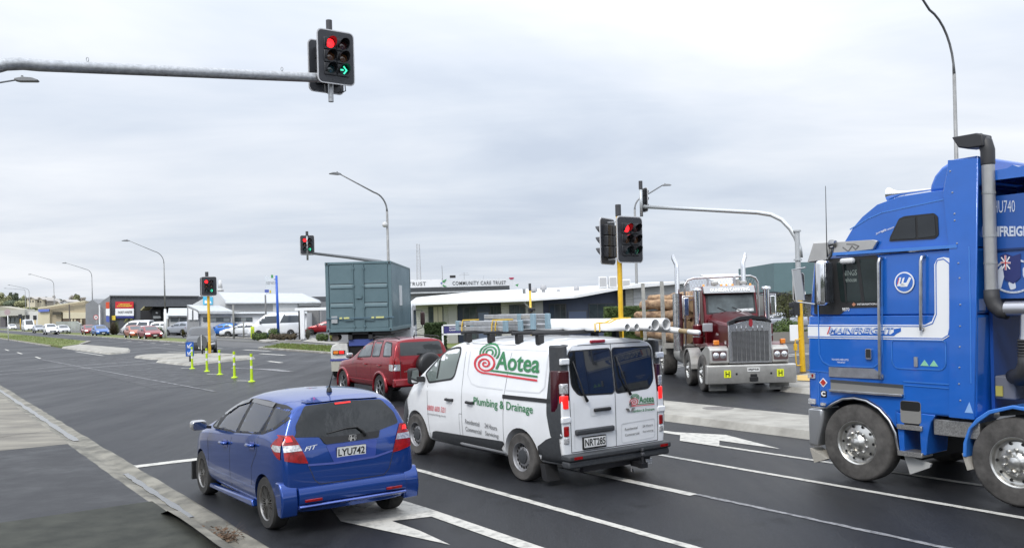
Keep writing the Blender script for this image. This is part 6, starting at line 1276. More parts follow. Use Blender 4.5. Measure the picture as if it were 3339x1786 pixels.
for y0, y1 in ((.03, 1.08), (-1.08, -.03)):
    m_ = MB(); m_.box(.0, .05, y0 + .13 * (1 if y0 > 0 else 0), y1 - .13 * (0 if y0 > 0 else 1), zb + .14, zt - .10)
    a0, a1 = (y0 + .17, y1 - .03) if y0 > 0 else (y0 + .03, y1 - .17)
    for z in (zb + .96, zb + 1.66): m_.prism([(-.028, z - .05), (-.028, z + .05), (.0, z + .10), (.0, z - .02)][::1], a0, a1, 'y'); m_.box(-.002, .01, a0, a1, z - .03, z + .0)
    d_ = m_.build('door', CTM, CN, bevel=.012)
    m_ = MB()
    for z in (zb + .96, zb + 1.66): m_.box(-.006, .0, a0, a1, z + .10, z + .128)
    m_.build('door_groove', mat('groove_dark', (.02, .03, .035), .7), d_)
m_ = MB(); m_.box(-.01, .03, -.17, .17, zb + .14, zt - .10); m_.build('centre_panel', CTM, CN)
for y in (.19, -.19):
    m_ = MB(); m_.tube([(-.035, y, zb + .08), (-.035, y, zt - .06)], .017, 8)
    for z in (zb + .2, zb + .9, zb + 1.7, zt - .25): m_.box(-.05, .0, y - .045, y + .045, z - .03, z + .03)
    m_.bar((-.06, y, zb + .45), (-.06, y + (.36 if y > 0 else -.36), zb + .43), .02, .03); m_.build('lock_rod', CTM, CN)
m_ = MB(); m_.box(-.05, .0, -.10, .10, zb + 1.22, zb + 1.27); m_.box(-.05, 0, -.12, -.08, zb + 1.22, zb + 1.35); m_.build('lock_box', CTM, CN, bevel=.006)
m_ = MB(); m_.box(-.075, -.05, -1.3, 1.22, zb + .50, zb + .535); m_.build('load_bar', mat('blue_bar', (.10, .17, .22), .5), CN)
m_ = MB(); 
for y0, y1 in ((.62, .72), (.36, .56), (-.56, -.46), (-.92, -.62)): m_.box(-.08, -.074, y0, y1, zb + .49, zb + .55)
m_.build('reflective_tape', mat('reflective_yellow', (.62, .62, .25), .4), CN)
m_ = MB(); m_.box(-.06, -.02, .80, 1.02, zb + .34, zb + .60); m_.build('pale_patch', mat('pale_patch', (.36, .38, .39), .6), CN)
m_ = MB(); n_r = 27                                          # corrugated side
for s in (1, -1):
    L = (x1c - .2) / n_r
    for i in range(n_r):
        u = .1 + i * L; pr = [(u, 1.155), (u + L * .2, 1.205), (u + L * .5, 1.205), (u + L * .7, 1.155), (u + L, 1.155), (u + L, 1.10), (u, 1.10)]
        m_.prism([(a, b * s) for a, b in pr], zb + .14, zt - .07, 'z')
m_.build('corrugated_side', mat('container_side', (.17, .25, .29), .28, .35, col2=(.10, .17, .20), nscale=.8), CN)
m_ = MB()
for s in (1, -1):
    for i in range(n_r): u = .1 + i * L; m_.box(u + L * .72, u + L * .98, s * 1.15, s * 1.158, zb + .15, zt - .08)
m_.build('side_groove_shade', mat('painted_groove_shade', (.045, .075, .09), .6), CN)  # dark strips paint the shade between the corrugations
m_ = MB(); m_.box(2.2, 3.0, -1.225, -1.20, zb + .95, zb + 1.75); m_.build('sign_board', mat('sign_board_pale', (.58, .62, .64), .5, noise=.1, nscale=8), CN)
# truck under it
WT = mat('truck_cream', (.62, .62, .58), .45, noise=.15, nscale=5)
m_ = MB(); m_.box(.1, 6.6, -.45, -.30, 1.42, 1.68); m_.box(.1, 6.6, .30, .45, 1.42, 1.68); m_.box(.1, 6.2, -1.15, 1.15, 1.60, 1.69); m_.build('deck', mat('chassis_black', (.025, .025, .026), .6), CT)
m_ = MB(); m_.box(.25, .6, -.47, .47, .60, 1.62); m_.build('rear_frame', DARK, CT)
m_ = MB(); m_.box(.20, .25, -.45, .45, 1.18, 1.42); m_.build('blue_panel', mat('truck_panel_blue', (.05, .08, .28), .5), CT)
for s in (1, -1):
    gpf = [(s * 1.10, .30), (s * 1.12, 1.05), (s * 1.05, 1.22), (s * .90, 1.28), (s * .50, 1.28), (s * .45, .80), (s * .45, .30)]
    m_ = MB(); m_.prism(gpf, .10, .9, 'x'); mg = m_.build('mudguard', WT, CT, bevel=.04)
    m_ = MB(); m_.box(.06, .10, s * .45, s * 1.13, .64, .72); m_.build('blue_band', mat('band_blue', (.06, .07, .25), .5), mg)
    m_ = MB(); m_.box(.05, .10, s * .58, s * 1.03, .89, 1.03); tl = m_.build('tail_light_housing', BLACK, CT, bevel=.01)
    m_ = MB(); m_.box(.035, .05, s * .82, s * 1.0, .905, 1.015); m_.build('indicator', AMBER, tl); m_ = MB(); m_.box(.035, .05, s * .61, s * .79, .905, 1.015); m_.build('tail_light', REDON, tl)
    m_ = MB(); m_.prism([(s * .48, .26), (s * 1.09, .26), (s * 1.10, .62), (s * .47, .62)], .07, .09, 'x'); m_.build('mud_flap', mat('cream_flap', (.40, .39, .33), .8), CT)
    for u in (.62, 1.85, 5.6): wheel(CT, u, s * .82, .50, .55, .29, 'truck', TYRE, KR, right=s < 0)
m_ = MB(); m_.lathe([(.001, -.1), (.13, -.1), (.13, .5), (.001, .5)], 'x', 16, (.3, .95, 1.50)); m_.build('air_tank', mat('brown_tank', (.12, .09, .075), .6), CT, True, 40)
m_ = MB(); m_.prism([(6.35, .7), (6.35, 2.62), (6.6, 2.75), (7.9, 2.7), (8.25, 1.9), (8.3, .7)], -1.22, 1.22, 'y'); m_.build('cab', WHITEP, CT, bevel=.08, seg=3)
m_ = MB(); m_.prism(rpoly([(6.9, 1.75), (6.95, 2.45), (7.75, 2.45), (8.0, 1.8)], .05), -1.24, -1.22, 'y'); m_.build('side_window', GLASS2, CT)
m_ = MB(); m_.box(7.9, 8.05, -1.62, -1.42, 1.75, 2.35); m_.build('mirror', mat('brown_mirror', (.05, .025, .025), .4), CT, bevel=.04)
m_ = MB(); m_.tube([(7.8, -1.2, 2.45), (7.95, -1.5, 2.42), (7.95, -1.5, 1.65), (7.8, -1.2, 1.5)], .02, 6); m_.build('mirror_arm', BLACK, CT, True)
# ================================================================ TRAFFIC SIGNALS
HOU = mat('signal_housing', (.022, .023, .027), .45, noise=.15, nscale=10); BRD = mat('signal_board', (.030, .032, .038), .55)
EDG = mat('board_edge_tape', (.55, .55, .56), .5); LOFF = {'r': mat('lens_red_off', (.05, .012, .012), .2, coat=1), 'y': mat('lens_amber_off', (.10, .04, .015), .2, coat=1), 'g': mat('lens_green_off', (.015, .045, .05), .2, coat=1)}
RON = mat('signal_red_on', (.8, .02, .02), .4, emit=(1, .015, .02), es=3.0); GON = mat('signal_green_on', (.02, .5, .3), .4, emit=(.05, .75, .42), es=1.6)
def head(parent, loc, rz, name='signal_head', red=True, arrow=True, w_=.85, h_=1.15, cols=2, vis=.20):
    M = Matrix.Translation(loc) @ Matrix.Rotation(rz, 4, 'Z')
    m_ = MB(); m_.prism(rrect(-w_ / 2, w_ / 2, -h_ / 2, h_ / 2, .11, 6), -.02, .0, 'x', M=M); hd = m_.build(name, EDG, parent)
    m_ = MB(); m_.prism(rrect(-w_ / 2 + .025, w_ / 2 - .025, -h_ / 2 + .025, h_ / 2 - .025, .09, 6), -.035, .006, 'x', M=M)
    for s in (-.1, .1):
        for z in (-h_ / 2 + .09, h_ / 2 - .09): m_.lathe([(.012, .006), (.008, .012), (.001, .012)], 'x', 8, (0, s, z), M=M)
    m_.build('backboard', BRD, hd)
    m_ = MB(); cs_ = [-.145, .145] if cols == 2 else [0]
    for c in cs_:
        for z in (.27, 0, -.27): m_.box(-.16, .03, c - .135, c + .135, z - .13, z + .13, M)
    m_.build('housing', HOU, hd, bevel=.015)
    for c in cs_:
        for k, z in (('r', .27), ('y', 0), ('g', -.27)):
            on = red and k == 'r' and c == cs_[0]
            m_ = MB(); m_.lathe([(.095, .035), (.07, .05), (.001, .058)], 'x', 20, (0, c, z), M=M); m_.build('lens', RON if on else LOFF[k], hd, True)
            m_ = MB(); n = 18; vs = []
            for x in (.03, 1.0):
                for j in range(n + 1):
                    a = R(-35 + 250 * j / n); L = .03 + vis * (.55 + .45 * math.sin(a)) if x == 1.0 else x
                    for r__ in (.115, .108): vs.append(M @ Vector((L, c + r__ * math.cos(a), z + r__ * math.sin(a))))
            q = (n + 1) * 2
            for j in range(n):
                a0, b0 = 2 * j, 2 * j + 2; 
                m_.face([vs[a0], vs[b0], vs[q + b0], vs[q + a0]]); m_.face([vs[a0 + 1], vs[q + a0 + 1], vs[q + b0 + 1], vs[b0 + 1]]); m_.face([vs[q + a0], vs[q + b0], vs[q + b0 + 1], vs[q + a0 + 1]])
            m_.build('visor', HOU, hd, True, 50)
    if arrow:
        c = cs_[-1]; m_ = MB()
        for pl_ in strip([(-.07, 0), (-.02, 0)], .03) + strip([(.0, .075), (.062, 0), (.0, -.075)], .028): m_.prism([(c + a, -.27 + b) for a, b in pl_], .060, .066, 'x', M=M)
        m_.build('green_arrow', GON if arrow == 1 else mat('arrow_dim', (.02, .20, .09), .3), hd)
    return hd
FACE = HD + PI
def cap_(parent, p, r=.055, h_=.32):
    m_ = MB(); m_.tube([p, (p[0], p[1], p[2] + h_)], r, 14); return m_.build('top_cap', mat('cap_grey', (.05, .05, .055), .5), parent, bevel=.006)
# --- big overhead arm, its post is off the left of the frame
YS = 18.8; hp = Vector(P(1085, 194, YS)); dr_ = Vector((-math.cos(TH), -math.sin(TH), 0))
SG = thing('overhead_signal', 'large overhead signal showing red and a green arrow, on a long grey arm', 'traffic light', (0, 0, 0))
head(SG, hp + Vector((.10, -.14, 0)), FACE)
hb = Vector(P(1066, 216, YS + .5)); head(SG, hb + Vector((-.05, .1, 0)), HD + .05, red=False, arrow=False)
m_ = MB(); pt = Vector(P(1061, 76, YS)); pb = Vector(P(1063, 333, YS)); 
m_.tube([(hp.x - .06, hp.y, pb.z), (hp.x - .06, hp.y, pt.z - .25)], .058, 16); m_.build('hanger_tube', STEEL, SG, True, 40)
cap_(SG, (hp.x - .06, hp.y, pt.z - .28), .066, .34)
def on_arm(px, py):
    rx, rz = ray(px, py); t = (rx * hp.y - hp.x) / (dr_.x - rx * dr_.y) if False else (rx * hp.y - hp.x) / (dr_.x - rx * dr_.y)
    p = hp + dr_ * t; return Vector((p.x, p.y, CAMH + rz * p.y))
a0 = Vector((hp.x + .0, hp.y, P(1040, 257, YS)[2])); a1 = on_arm(1004, 253); a2 = on_arm(126, 214)
pts = [a0, a1, a1.lerp(a2, .5), a2]; rad = [.098, .098, .103, .107]
for i, (f, dz) in enumerate(((.22, -.005), (.45, -.05), (.68, -.16), (.9, -.36), (1.06, -.65), (1.12, -1.0))):
    p = a2 + dr_ * (f * 1.15); pts.append(Vector((p.x, p.y, a2.z + dz * 1.1))); rad.append(.11)
pts.append(Vector((pts[-1].x, pts[-1].y, 0))); rad.append(.125)
m_ = MB(); m_.tube(pts, rad, 20); m_.build('mast_arm', STEEL, SG, True, 60)
for px in (286, 920):
    q = on_arm(px, 214 + (px - 126) * .0444) + Vector((0, 0, .10)); m_ = MB()
    m_.tube([q + Vector((.022 * math.cos(R(a)), 0, .05 + .04 * math.sin(R(a)))) for a in range(-90, 271, 30)], .007, 6); m_.build('lifting_eye', STEEL, SG, True)
m_ = MB()
for dx in (-.22, .12, .22): m_.tube([(hp.x + dx, hp.y + .15, hp.z - .50), (hp.x + dx + .02, hp.y + .1, hp.z - .66), (hp.x + dx * .6, hp.y + .05, hp.z - .72)], .012, 6)
m_.build('cable', INK, SG, True)
# --- yellow post on the island behind the van
Y2 = 21.6; p0 = Vector(P(2022, 1085, Y2)); b2 = Vector((p0.x + .03, Y2, 0))
SG2 = thing('signal_post', 'yellow signal post behind the white van, one head showing red and one seen from behind', 'traffic light', (b2.x, b2.y, .13))
z2 = P(2017, 716, Y2)[2]
m_ = MB(); m_.tube([(0, 0, -.05), (0, 0, z2 + .2)], .062, 18); m_.build('post', YEL, SG2, True, 40)
zt_ = P(2017, 667, Y2)[2] - .13; cap_(SG2, (0, 0, z2 - .05), .072, zt_ - z2 + .05)
cpx = P(2058, 782, Y2); head(SG2, (cpx[0] - b2.x - .04, -.10, cpx[2] - .13), FACE, arrow=2)
cpx = P(1984, 786, Y2); head(SG2, (cpx[0] - b2.x - .02, .12, cpx[2] - .13), math.atan2(.52, -.85), red=False, arrow=False)
m_ = MB()
for z in (cpx[2] - .13 + .47, cpx[2] - .13 - .45): m_.bar((-.3, .1, z), (.25, -.08, z), .03, .02)
m_.build('bracket', ALU, SG2)
# --- yellow post on the far left island
gx, gy = G(684, 1150, .13)
SG3 = thing('signal_post', 'far yellow signal post on the pale island, behind the lime green flexible posts, showing red', 'traffic light', (gx, gy, .12))
zt_ = P(680, 963, gy)[2]; ztop = P(681, 886, gy)[2]
m_ = MB(); m_.tube([(0, 0, -.05), (0, 0, ztop - .5)], .085, 16); m_.build('post', YEL, SG3, True, 40); cap_(SG3, (-.06, 0, ztop - .62), .10, .5)
c_ = P(685, 933, gy); head(SG3, (c_[0] - gx, -.2, c_[2] - .12), FACE - .3, w_=.92, h_=1.18); c_ = P(668, 934, gy); head(SG3, (c_[0] - gx, .25, c_[2] - .12), HD + .2, red=False, arrow=False, w_=.85, h_=1.18)
# --- far overhead arm ending above the container
Y4 = 52; h4 = Vector(P(1002, 798, Y4))
SG4 = thing('overhead_signal', 'small distant overhead signal showing red, its dark arm running in behind the shipping container', 'traffic light', (0, 0, 0))
head(SG4, h4, FACE - .45); head(SG4, h4 + Vector((-.08, .3, -.02)), HD - .3, red=False, arrow=False)
m_ = MB(); m_.tube([tuple(P(1003, 848, Y4)), tuple(P(1001, 765, Y4))], .06, 10); m_.build('hanger_tube', STEEL, SG4, True); cap_(SG4, P(1001, 768, Y4), .08, .25)
pts = [Vector(P(1022, 826, Y4)), Vector(P(1130, 838, 50.5)), Vector(P(1238, 853, 49)), Vector(P(1275, 862, 48.6)), Vector(P(1300, 885, 48.3)), Vector(P(1310, 925, 48.2))]; g5 = Vector((pts[-1].x, pts[-1].y, 0))
m_ = MB(); m_.tube(pts + [g5], [.08, .09, .105, .11, .11, .115, .125], 14); m_.build('mast_arm', mat('dark_galvanised', (.16, .17, .18), .5, .5, noise=.2, nscale=10), SG4, True)
# --- right-hand arm over the cross street
gx, gy = G(2618, 1210); gy = 30.0; gx = P(2618, 1210, gy)[0]
SG5 = thing('overhead_signal', 'grey curved arm on a yellow lower post between the log truck and the blue truck', 'traffic light', (gx, gy, 0))
def L5(x, y, Y): p = P(x, y, Y); return Vector((p[0] - gx, p[1] - gy, p[2]))
zy = P(2615, 896, gy)[2]; zf = P(2614, 849, gy)[2]
m_ = MB(); m_.tube([(0, 0, 0), (-.07, 0, zy)], .095, 18); m_.build('yellow_post', YEL, SG5, True, 40)
m_ = MB(); m_.tube([(-.07, 0, zy), (-.075, 0, P(2612, 755, gy)[2])], [.09, .085], 18); m_.lathe([(.001, 0), (.14, 0), (.14, .05), (.001, .05)], 'z', 16, (-.075, 0, zf)); m_.lathe([(.001, 0), (.13, 0), (.13, .05), (.001, .05)], 'z', 16, (-.075, 0, P(2612, 755, gy)[2])); m_.build('upper_post', mat('pale_galvanised', (.50, .52, .53), .4, .5), SG5, True, 40)
pts = [L5(2610, 840, 30), L5(2607, 810, 30), L5(2595, 774, 30.1), L5(2578, 746, 30.2), L5(2550, 717, 30.4), L5(2515, 700, 30.7), L5(2470, 693, 31), L5(2280, 683, 32.5), L5(2100, 674, 34)]
m_ = MB(); m_.tube(pts, [.085, .085, .085, .083, .08, .078, .075, .07, .07], 16); m_.build('mast_arm', mat('pale_galvanised', (.50, .52, .53), .4, .5), SG5, True)
c_ = L5(2103, 652, 34.3); head(SG5, c_, .35, red=False, arrow=False, cols=1, w_=.5, h_=.95, vis=.12)
m_ = MB(); m_.tube([L5(2092, 706, 34), L5(2089, 612, 34)], .062, 12); m_.build('hanger_tube', mat('pale_galvanised', (.50, .52, .53), .4, .5), SG5, True); cap_(SG5, L5(2089, 617, 34), .075, .32)
zc5 = P(2615, 935, gy)[2]; head(SG5, (-.02, .18, zc5), HD - .35, red=False, arrow=False, w_=.46, h_=1.0, cols=1)
m_ = MB(); z5 = P(2600, 1004, gy)[2]; m_.box(-.30, -.08, -.12, .08, z5 - .25, z5 + .23); m_.box(-.42, -.28, -.10, .02, z5 + .02, z5 + .2); m_.box(-.42, -.28, -.10, .02, z5 - .22, z5 - .04); m_.build('pedestrian_signal', HOU, SG5, bevel=.02)
m_ = MB(); z5a, z5b = P(2600, 1105, gy)[2], P(2600, 1192, gy)[2]
m_.tube([(-.02, -.05, z5a), (-.25, -.05, z5a - .02), (-.26, -.05, z5a - .15), (-.24, -.05, z5b + .12), (-.22, -.05, z5b + .02), (-.02, -.05, z5b)], .022, 8); m_.box(-.30, -.20, -.1, .0, z5a - .38, z5a - .16); bx5 = m_.build('push_button', YEL, SG5, True, 30)
# --- small yellow post seen above the ladder
p6 = P(1731, 990, 46); T6 = thing('signal_post', 'slim yellow post with a small black head, seen above the ladders on the van', 'traffic light', (p6[0], p6[1], 0))
m_ = MB(); m_.tube([(0, 0, 0), (-.03, 0, 3.35)], .062, 10); m_.build('post', YEL, T6, True); cap_(T6, (-.03, 0, 3.3), .07, .38)
m_ = MB(); m_.box(-.16, .10, -.12, .1, 1.9, 2.15); m_.box(-.16, .10, -.12, .1, 2.17, 2.40); m_.box(-.02, .22, -.2, -.1, 1.98, 2.12); m_.box(-.02, .22, -.2, -.1, 2.24, 2.38); m_.build('pedestrian_signal', HOU, T6, bevel=.02)
m_ = MB(); m_.tube([(-.05, 0, 2.4), (-.3, 0, 2.6), (-.32, 0, 2.75)], .02, 6); m_.box(-.42, -.26, -.05, .05, 3.15, 3.40); m_.build('sensor', DULL, T6)

# ================================================================ STREET LAMPS
def lamp(name, label, base, H, arm_dir, L, r0=.09, z0=None, head_l=.75, cctv=False, white=0.0, group='street lamps along the road', rise=.16):
    T = thing(name, label, 'street lamp', (base[0], base[1], 0), 0, group); d = Vector((arm_dir[0], arm_dir[1], 0)).normalized(); zb_ = z0 or H * .80
    m_ = MB(); m_.tube([(0, 0, white), (0, 0, zb_)], [r0, r0 * .62], 12); m_.build('pole', mat('lamp_pole_grey', (.27, .27, .265), .55, .3, noise=.2, nscale=5), T, True)
    if white: m_ = MB(); m_.tube([(0, 0, 0), (0, 0, white)], r0 * 1.35, 12); m_.build('painted_base', WHITEP, T, True)
    pts = [Vector((0, 0, zb_ - .05))]
    bend = .55 * (H - zb_)
    for a in range(10, 81, 10): pts.append(Vector((0, 0, zb_)) + d * (bend * .9 * (1 - math.cos(R(a)))) + Vector((0, 0, bend * math.sin(R(a)))))
    e = d * L + Vector((0, 0, H)); pts.append(e)
    m_ = MB(); m_.tube(pts, [r0 * .62] + [r0 * .45] * (len(pts) - 2) + [r0 * .32], 8); m_.build('arm', mat('lamp_arm_grey', (.20, .205, .21), .5, .4), T, True)
    Mx = Matrix.Translation(e) @ Matrix.Rotation(math.atan2(d.y, d.x), 4, 'Z'); m_ = MB(); s = head_l
    m_.prism([(0, .05), (s * .3, .10), (s * .75, .09), (s, .02), (s * .95, -.03), (s * .2, -.05), (0, -.02)], -.13, .13, 'y', M=Mx); m_.box(s * .25, s * .35, -.03, .03, .1, .18, Mx)
    m_.build('lantern', mat('lantern_grey', (.22, .225, .23), .5), T, bevel=.02)
    if cctv: m_ = MB(); m_.lathe([(.001, .22), (.12, .2), (.18, .05), (.18, 0), (.13, -.10), (.001, -.16)], 'z', 16, (-.15, -.1, zb_ - .9)); m_.bar((-.15, -.1, zb_ - .75), (0, 0, zb_ - .75), .05); m_.build('camera_dome', mat('pale_plastic', (.6, .6, .6), .4), T, True, 40)
    return T
ROADIN = (-math.cos(TH), -math.sin(TH))
g_ = G(541, 1105); lamp('street_lamp', 'tall grey lamp with a white painted foot between the red car and the dark wagon', g_, 10.4, ROADIN, 3.4, white=3.2, z0=8.1)
g_ = P(304, 1080, 150); lamp('street_lamp', 'grey lamp standing before the dark grey shed, second from the white-footed one', g_, 11.8, ROADIN, 3.8, r0=.10, white=3.2, z0=9.6)
g_ = P(179, 1070, 200); lamp('street_lamp', 'distant lamp in front of the cream building', g_, 12.6, ROADIN, 4.4, r0=.12, z0=10.2)
g_ = P(98, 1070, 262); lamp('street_lamp', 'far lamp against the trees, nearer of the two faintest', g_, 12.8, ROADIN, 4.8, r0=.12, z0=10.6)
g_ = P(85, 1062, 300); lamp('street_lamp', 'farthest and faintest lamp of the row at the left', g_, 13.2, ROADIN, 5.6, r0=.13, z0=12.2)
g_ = P(1266, 840, 57); lamp('street_lamp', 'lamp with a white camera dome rising behind the shipping container', g_, 11.1, ROADIN, 3.2, r0=.12, z0=8.9, cctv=True)
g_ = P(2078, 1000, 70); lamp('street_lamp', 'grey lamp pole behind the yellow post, its arm pointing up to the right', g_, 11.9, (1, .1), 2.3, r0=.14, z0=10.0, rise=.3)
g_ = P(3118, 500, 28); lamp('street_lamp', 'tall curved lamp rising behind the blue truck and leaving the top of the frame', g_, 12.9, ROADIN, 3.6, r0=.085, z0=9.55)
e = P(52, 262, 30); T7 = lamp('street_lamp', 'lamp reaching in from the left edge under the overhead arm', (e[0] - 2.2, e[1] - .6), e[2], (2.2, .6), 2.25, head_l=.75, z0=e[2] - .9)

# ================================================================ SIGNS AND POSTS
LIME = mat('lime_plastic', (.52, .72, .02), .45); WT2 = mat('white_band', (.78, .78, .76), .4)
for i, (x, y, lb) in enumerate(((627, 1202, 'flexible lime green post with two white bands, farthest of five, beside the blue keep-left sign'), (675, 1211, 'flexible lime green post with two white bands, second of five counting from the blue sign'), (717, 1221, 'flexible lime green post with two white bands, middle one of the row of five'), (765, 1231, 'flexible lime green post with two white bands, second nearest of five'), (821, 1244, 'flexible lime green post with two white bands, nearest of five to the blue hatchback'))):
    g_ = G(x, y); T = thing('flexible_post', lb, 'bollard', (g_[0], g_[1], 0), 0, 'lime green flexible posts at the end of the island'); k = .045
    m_ = MB(); m_.lathe([(.001, 0), (.13, 0), (.125, .03), (.06, .05), (.055, .08)], 'z', 18); m_.build('base', LIME, T, True, 40)
    for j, (z0, z1) in enumerate(((.06, .48), (.58, .80), (.90, 1.02))): m_ = MB(); m_.tube([(0, 0, z0), (0, 0, z1)], [.055 if j == 0 else .045, .045 if j < 2 else .05], 14); m_.build('tube', LIME, T, True, 40)
    for z0, z1 in ((.48, .58), (.80, .90)): m_ = MB(); m_.tube([(0, 0, z0), (0, 0, z1)], .047, 14, False); m_.build('reflective_band', WT2, T, True, 40)
def post(T, H, r=.03, m=DULL): m_ = MB(); m_.tube([(0, 0, 0), (0, 0, H)], r, 8); return m_.build('post', m, T, True)
g_ = G(620, 1177, .13); T = thing('keep_left_sign', 'small blue sign with two white arrows at the tip of the island', 'road sign', (g_[0], g_[1], .1)); post(T, .3, .05, BLACK)
m_ = MB(); m_.prism(rrect(-.21, .21, .28, 1.02, .03), -.02, .0, 'y'); pn = m_.build('panel', mat('sign_dark_blue', (.03, .09, .30), .4), T)
for z in (.47, .83):
    m_ = MB(); m_.prism([(.17 * math.cos(R(a)), z + .17 * math.sin(R(a))) for a in range(0, 360, 15)], -.024, -.02, 'y'); m_.build('disc', mat('sign_blue', (.02, .12, .50), .4), pn)
    m_ = MB()
    for q in strip([(.10, z + .10), (-.08, z - .08)], .04) + strip([(-.10, z + .03), (-.10, z - .10), (.03, z - .10)], .04): m_.prism(q, -.030, -.024, 'y')
    m_.build('arrow', WHITEL, pn)
g_ = G(660, 1152, .13); T = thing('keep_left_sign', 'round grey sign seen from behind in front of the dark oncoming wagon', 'road sign', (g_[0], g_[1], .1)); post(T, .5, .05, BLACK)
m_ = MB(); m_.prism([(.30 * math.cos(R(a)), .72 + .42 * math.sin(R(a))) for a in range(0, 360, 15)], -.01, .01, 'y', M=Matrix.Rotation(R(35), 4, 'Z')); m_.build('disc', mat('sign_back', (.12, .125, .125), .5), T)
m_ = MB(); m_.bar((-.03, -.04, .25), (-.03, -.04, 1.15), .07, .03); m_.build('stiffener', WT2, T)
def speed50(T, z, r=.32):
    m_ = MB(); m_.prism([(r * math.cos(R(a)), z + r * math.sin(R(a))) for a in range(0, 360, 12)], -.12, -.10, 'y'); d = m_.build('red_ring', mat('sign_red', (.5, .03, .03), .4), T)
    m_ = MB(); m_.prism([(r * .76 * math.cos(R(a)), z + r * .76 * math.sin(R(a))) for a in range(0, 360, 12)], -.126, -.12, 'y'); m_.build('disc', WHITEL, d)
    m_ = MB(); text_on(m_, '50', [(-r * .5, -.13, z - r * .34), (r * .5, -.13, z - r * .34), (r * .5, -.13, z + r * .34), (-r * .5, -.13, z + r * .34)], .03); m_.build('lettering', INK, d)
p_ = P(2094, 984, 68); T = thing('speed_sign', 'round 50 speed sign beside the grey lamp pole and the clipped hedge', 'road sign', (p_[0], p_[1], 0)); post(T, p_[2] + .3); speed50(T, p_[2], .30)
p_ = P(314, 1034, 130); T = thing('speed_sign', 'small distant round speed sign by the grey shed', 'road sign', (p_[0], p_[1], 0)); post(T, p_[2] + .3, .05); speed50(T, p_[2], .36)
p_ = P(25, 1017, 105); g_ = P(22, 1088, 105); T = thing('round_sign', 'round sign on a pole seen from behind, standing in the median grass', 'road sign', (p_[0], p_[1], 0)); post(T, p_[2] + .2, .05, WT2); m_ = MB(); m_.prism([(.36 * math.cos(R(a)), p_[2] + .36 * math.sin(R(a))) for a in range(0, 360, 15)], -.08, -.05, 'y'); m_.build('disc', mat('sign_back_pink', (.42, .33, .33), .5), T)
# distant signals
for (x, y, yb, lb) in ((66, 1032, 1062, 'distant yellow signal post, leftmost of four'), (91, 1034, 1060, 'distant yellow signal post, second of four from the left'), (114, 1036, 1054, 'distant yellow signal post, third of four from the left'), (152, 1034, 1054, 'distant yellow signal post, rightmost of four, in front of the cream wall')):
    Yd = 215; p_ = P(x, y, Yd); T = thing('signal_post', lb, 'traffic light', (p_[0], p_[1], 0), 0, 'distant signal posts'); m_ = MB(); m_.tube([(0, 0, 0), (0, 0, p_[2])], .10, 8); m_.build('post', YEL, T, True)
    m_ = MB(); m_.box(-.4, .4, -.15, .1, p_[2] - .5, p_[2] + .6); m_.build('signal_head', HOU, T, bevel=.05)
# blue flag pole and banner
fx = P(908, 1095, 88); T = thing('flag_banner', 'tall blue pole with a pale banner carrying small lettering, beside the white minibus', 'banner', (fx[0], fx[1], 0)); ztp = P(905, 898, 88)[2]
m_ = MB(); m_.tube([(0, 0, 0), (-.05, 0, ztp)], [.14, .11], 10); m_.build('pole', mat('pole_blue', (.02, .10, .48), .4), T, True)
bl = P(866, 962, 88); m_ = MB(); m_.prism([(bl[0] - fx[0], bl[2] + .1), (-.15, bl[2] + .1), (-.15, P(903, 905, 88)[2]), (bl[0] - fx[0] + .0, P(866, 898, 88)[2])], -.01, .01, 'y'); bn = m_.build('banner', mat('banner_pale', (.62, .66, .70), .6), T)
def bq(x0, x1, y0, y1): a = P(x0, y0, 88); b = P(x1, y1, 88); return [(a[0] - fx[0], -.02, b[2]), (b[0] - fx[0], -.02, b[2]), (b[0] - fx[0], -.02, a[2]), (a[0] - fx[0], -.02, a[2])]
m_ = MB(); text_on(m_, 'COMMUNITY', bq(867, 900, 918, 921.5)); text_on(m_, 'CARE TRUST', bq(867, 900, 923, 926.5)); m_.build('lettering', GREYL, bn)
m_ = MB(); q = bq(884, 891, 896, 906); m_.face(q); m_.build('green_leaf', mat('leaf_green', (.06, .28, .09), .5), bn)
m_ = MB(); a = P(892, 910, 88); b = P(904, 908, 88); c = P(904, 914, 88); m_.face([(a[0] - fx[0], -.02, a[2]), (c[0] - fx[0], -.02, c[2]), (b[0] - fx[0], -.02, b[2])]); m_.build('blue_leaf', mat('leaf_blue', (.08, .12, .40), .5), bn)
m_ = MB(); m_.face(bq(863, 877, 944, 953)); m_.build('blue_wave', mat('leaf_blue', (.08, .12, .40), .5), bn)
m_ = MB(); m_.face(bq(879, 884, 946, 955)); m_.build('yellow_leaf', mat('leaf_yellow', (.6, .45, .05), .5), bn)
p_ = P(867, 1030, 92); T = thing('post', 'thin dark post left of the blue flag pole', 'post', (p_[0], p_[1], 0)); post(T, P(867, 961, 92)[2], .09, mat('post_grey', (.14, .14, .14), .6))
def slab(name, label, cat, x0, x1, y0, y1, Y, th, m, lab2=None):
    a = P(x0, y0, Y); b = P(x1, y1, Y); cx_ = (a[0] + b[0]) / 2; T = thing(name, label, cat, (cx_, Y, 0)); m_ = MB(); m_.box(a[0] - cx_, b[0] - cx_, -th / 2, th / 2, max(0, b[2]), a[2]); m_.build('panel', m, T, bevel=.01); return T, (a, b, cx_)
T, (a, b, c) = slab('lime_sign', 'lime green upright sign in front of the white minibus', 'sign', 818, 829, 1064, 1102, 84, .25, mat('lime_sign', (.55, .66, .03), .5)); m_ = MB(); text_on(m_, 'ENTRY', [(-.12, -.14, .5), (-.12, -.14, 1.0), (.1, -.14, 1.0), (.1, -.14, .5)]); m_.build('lettering', GREENL, T)
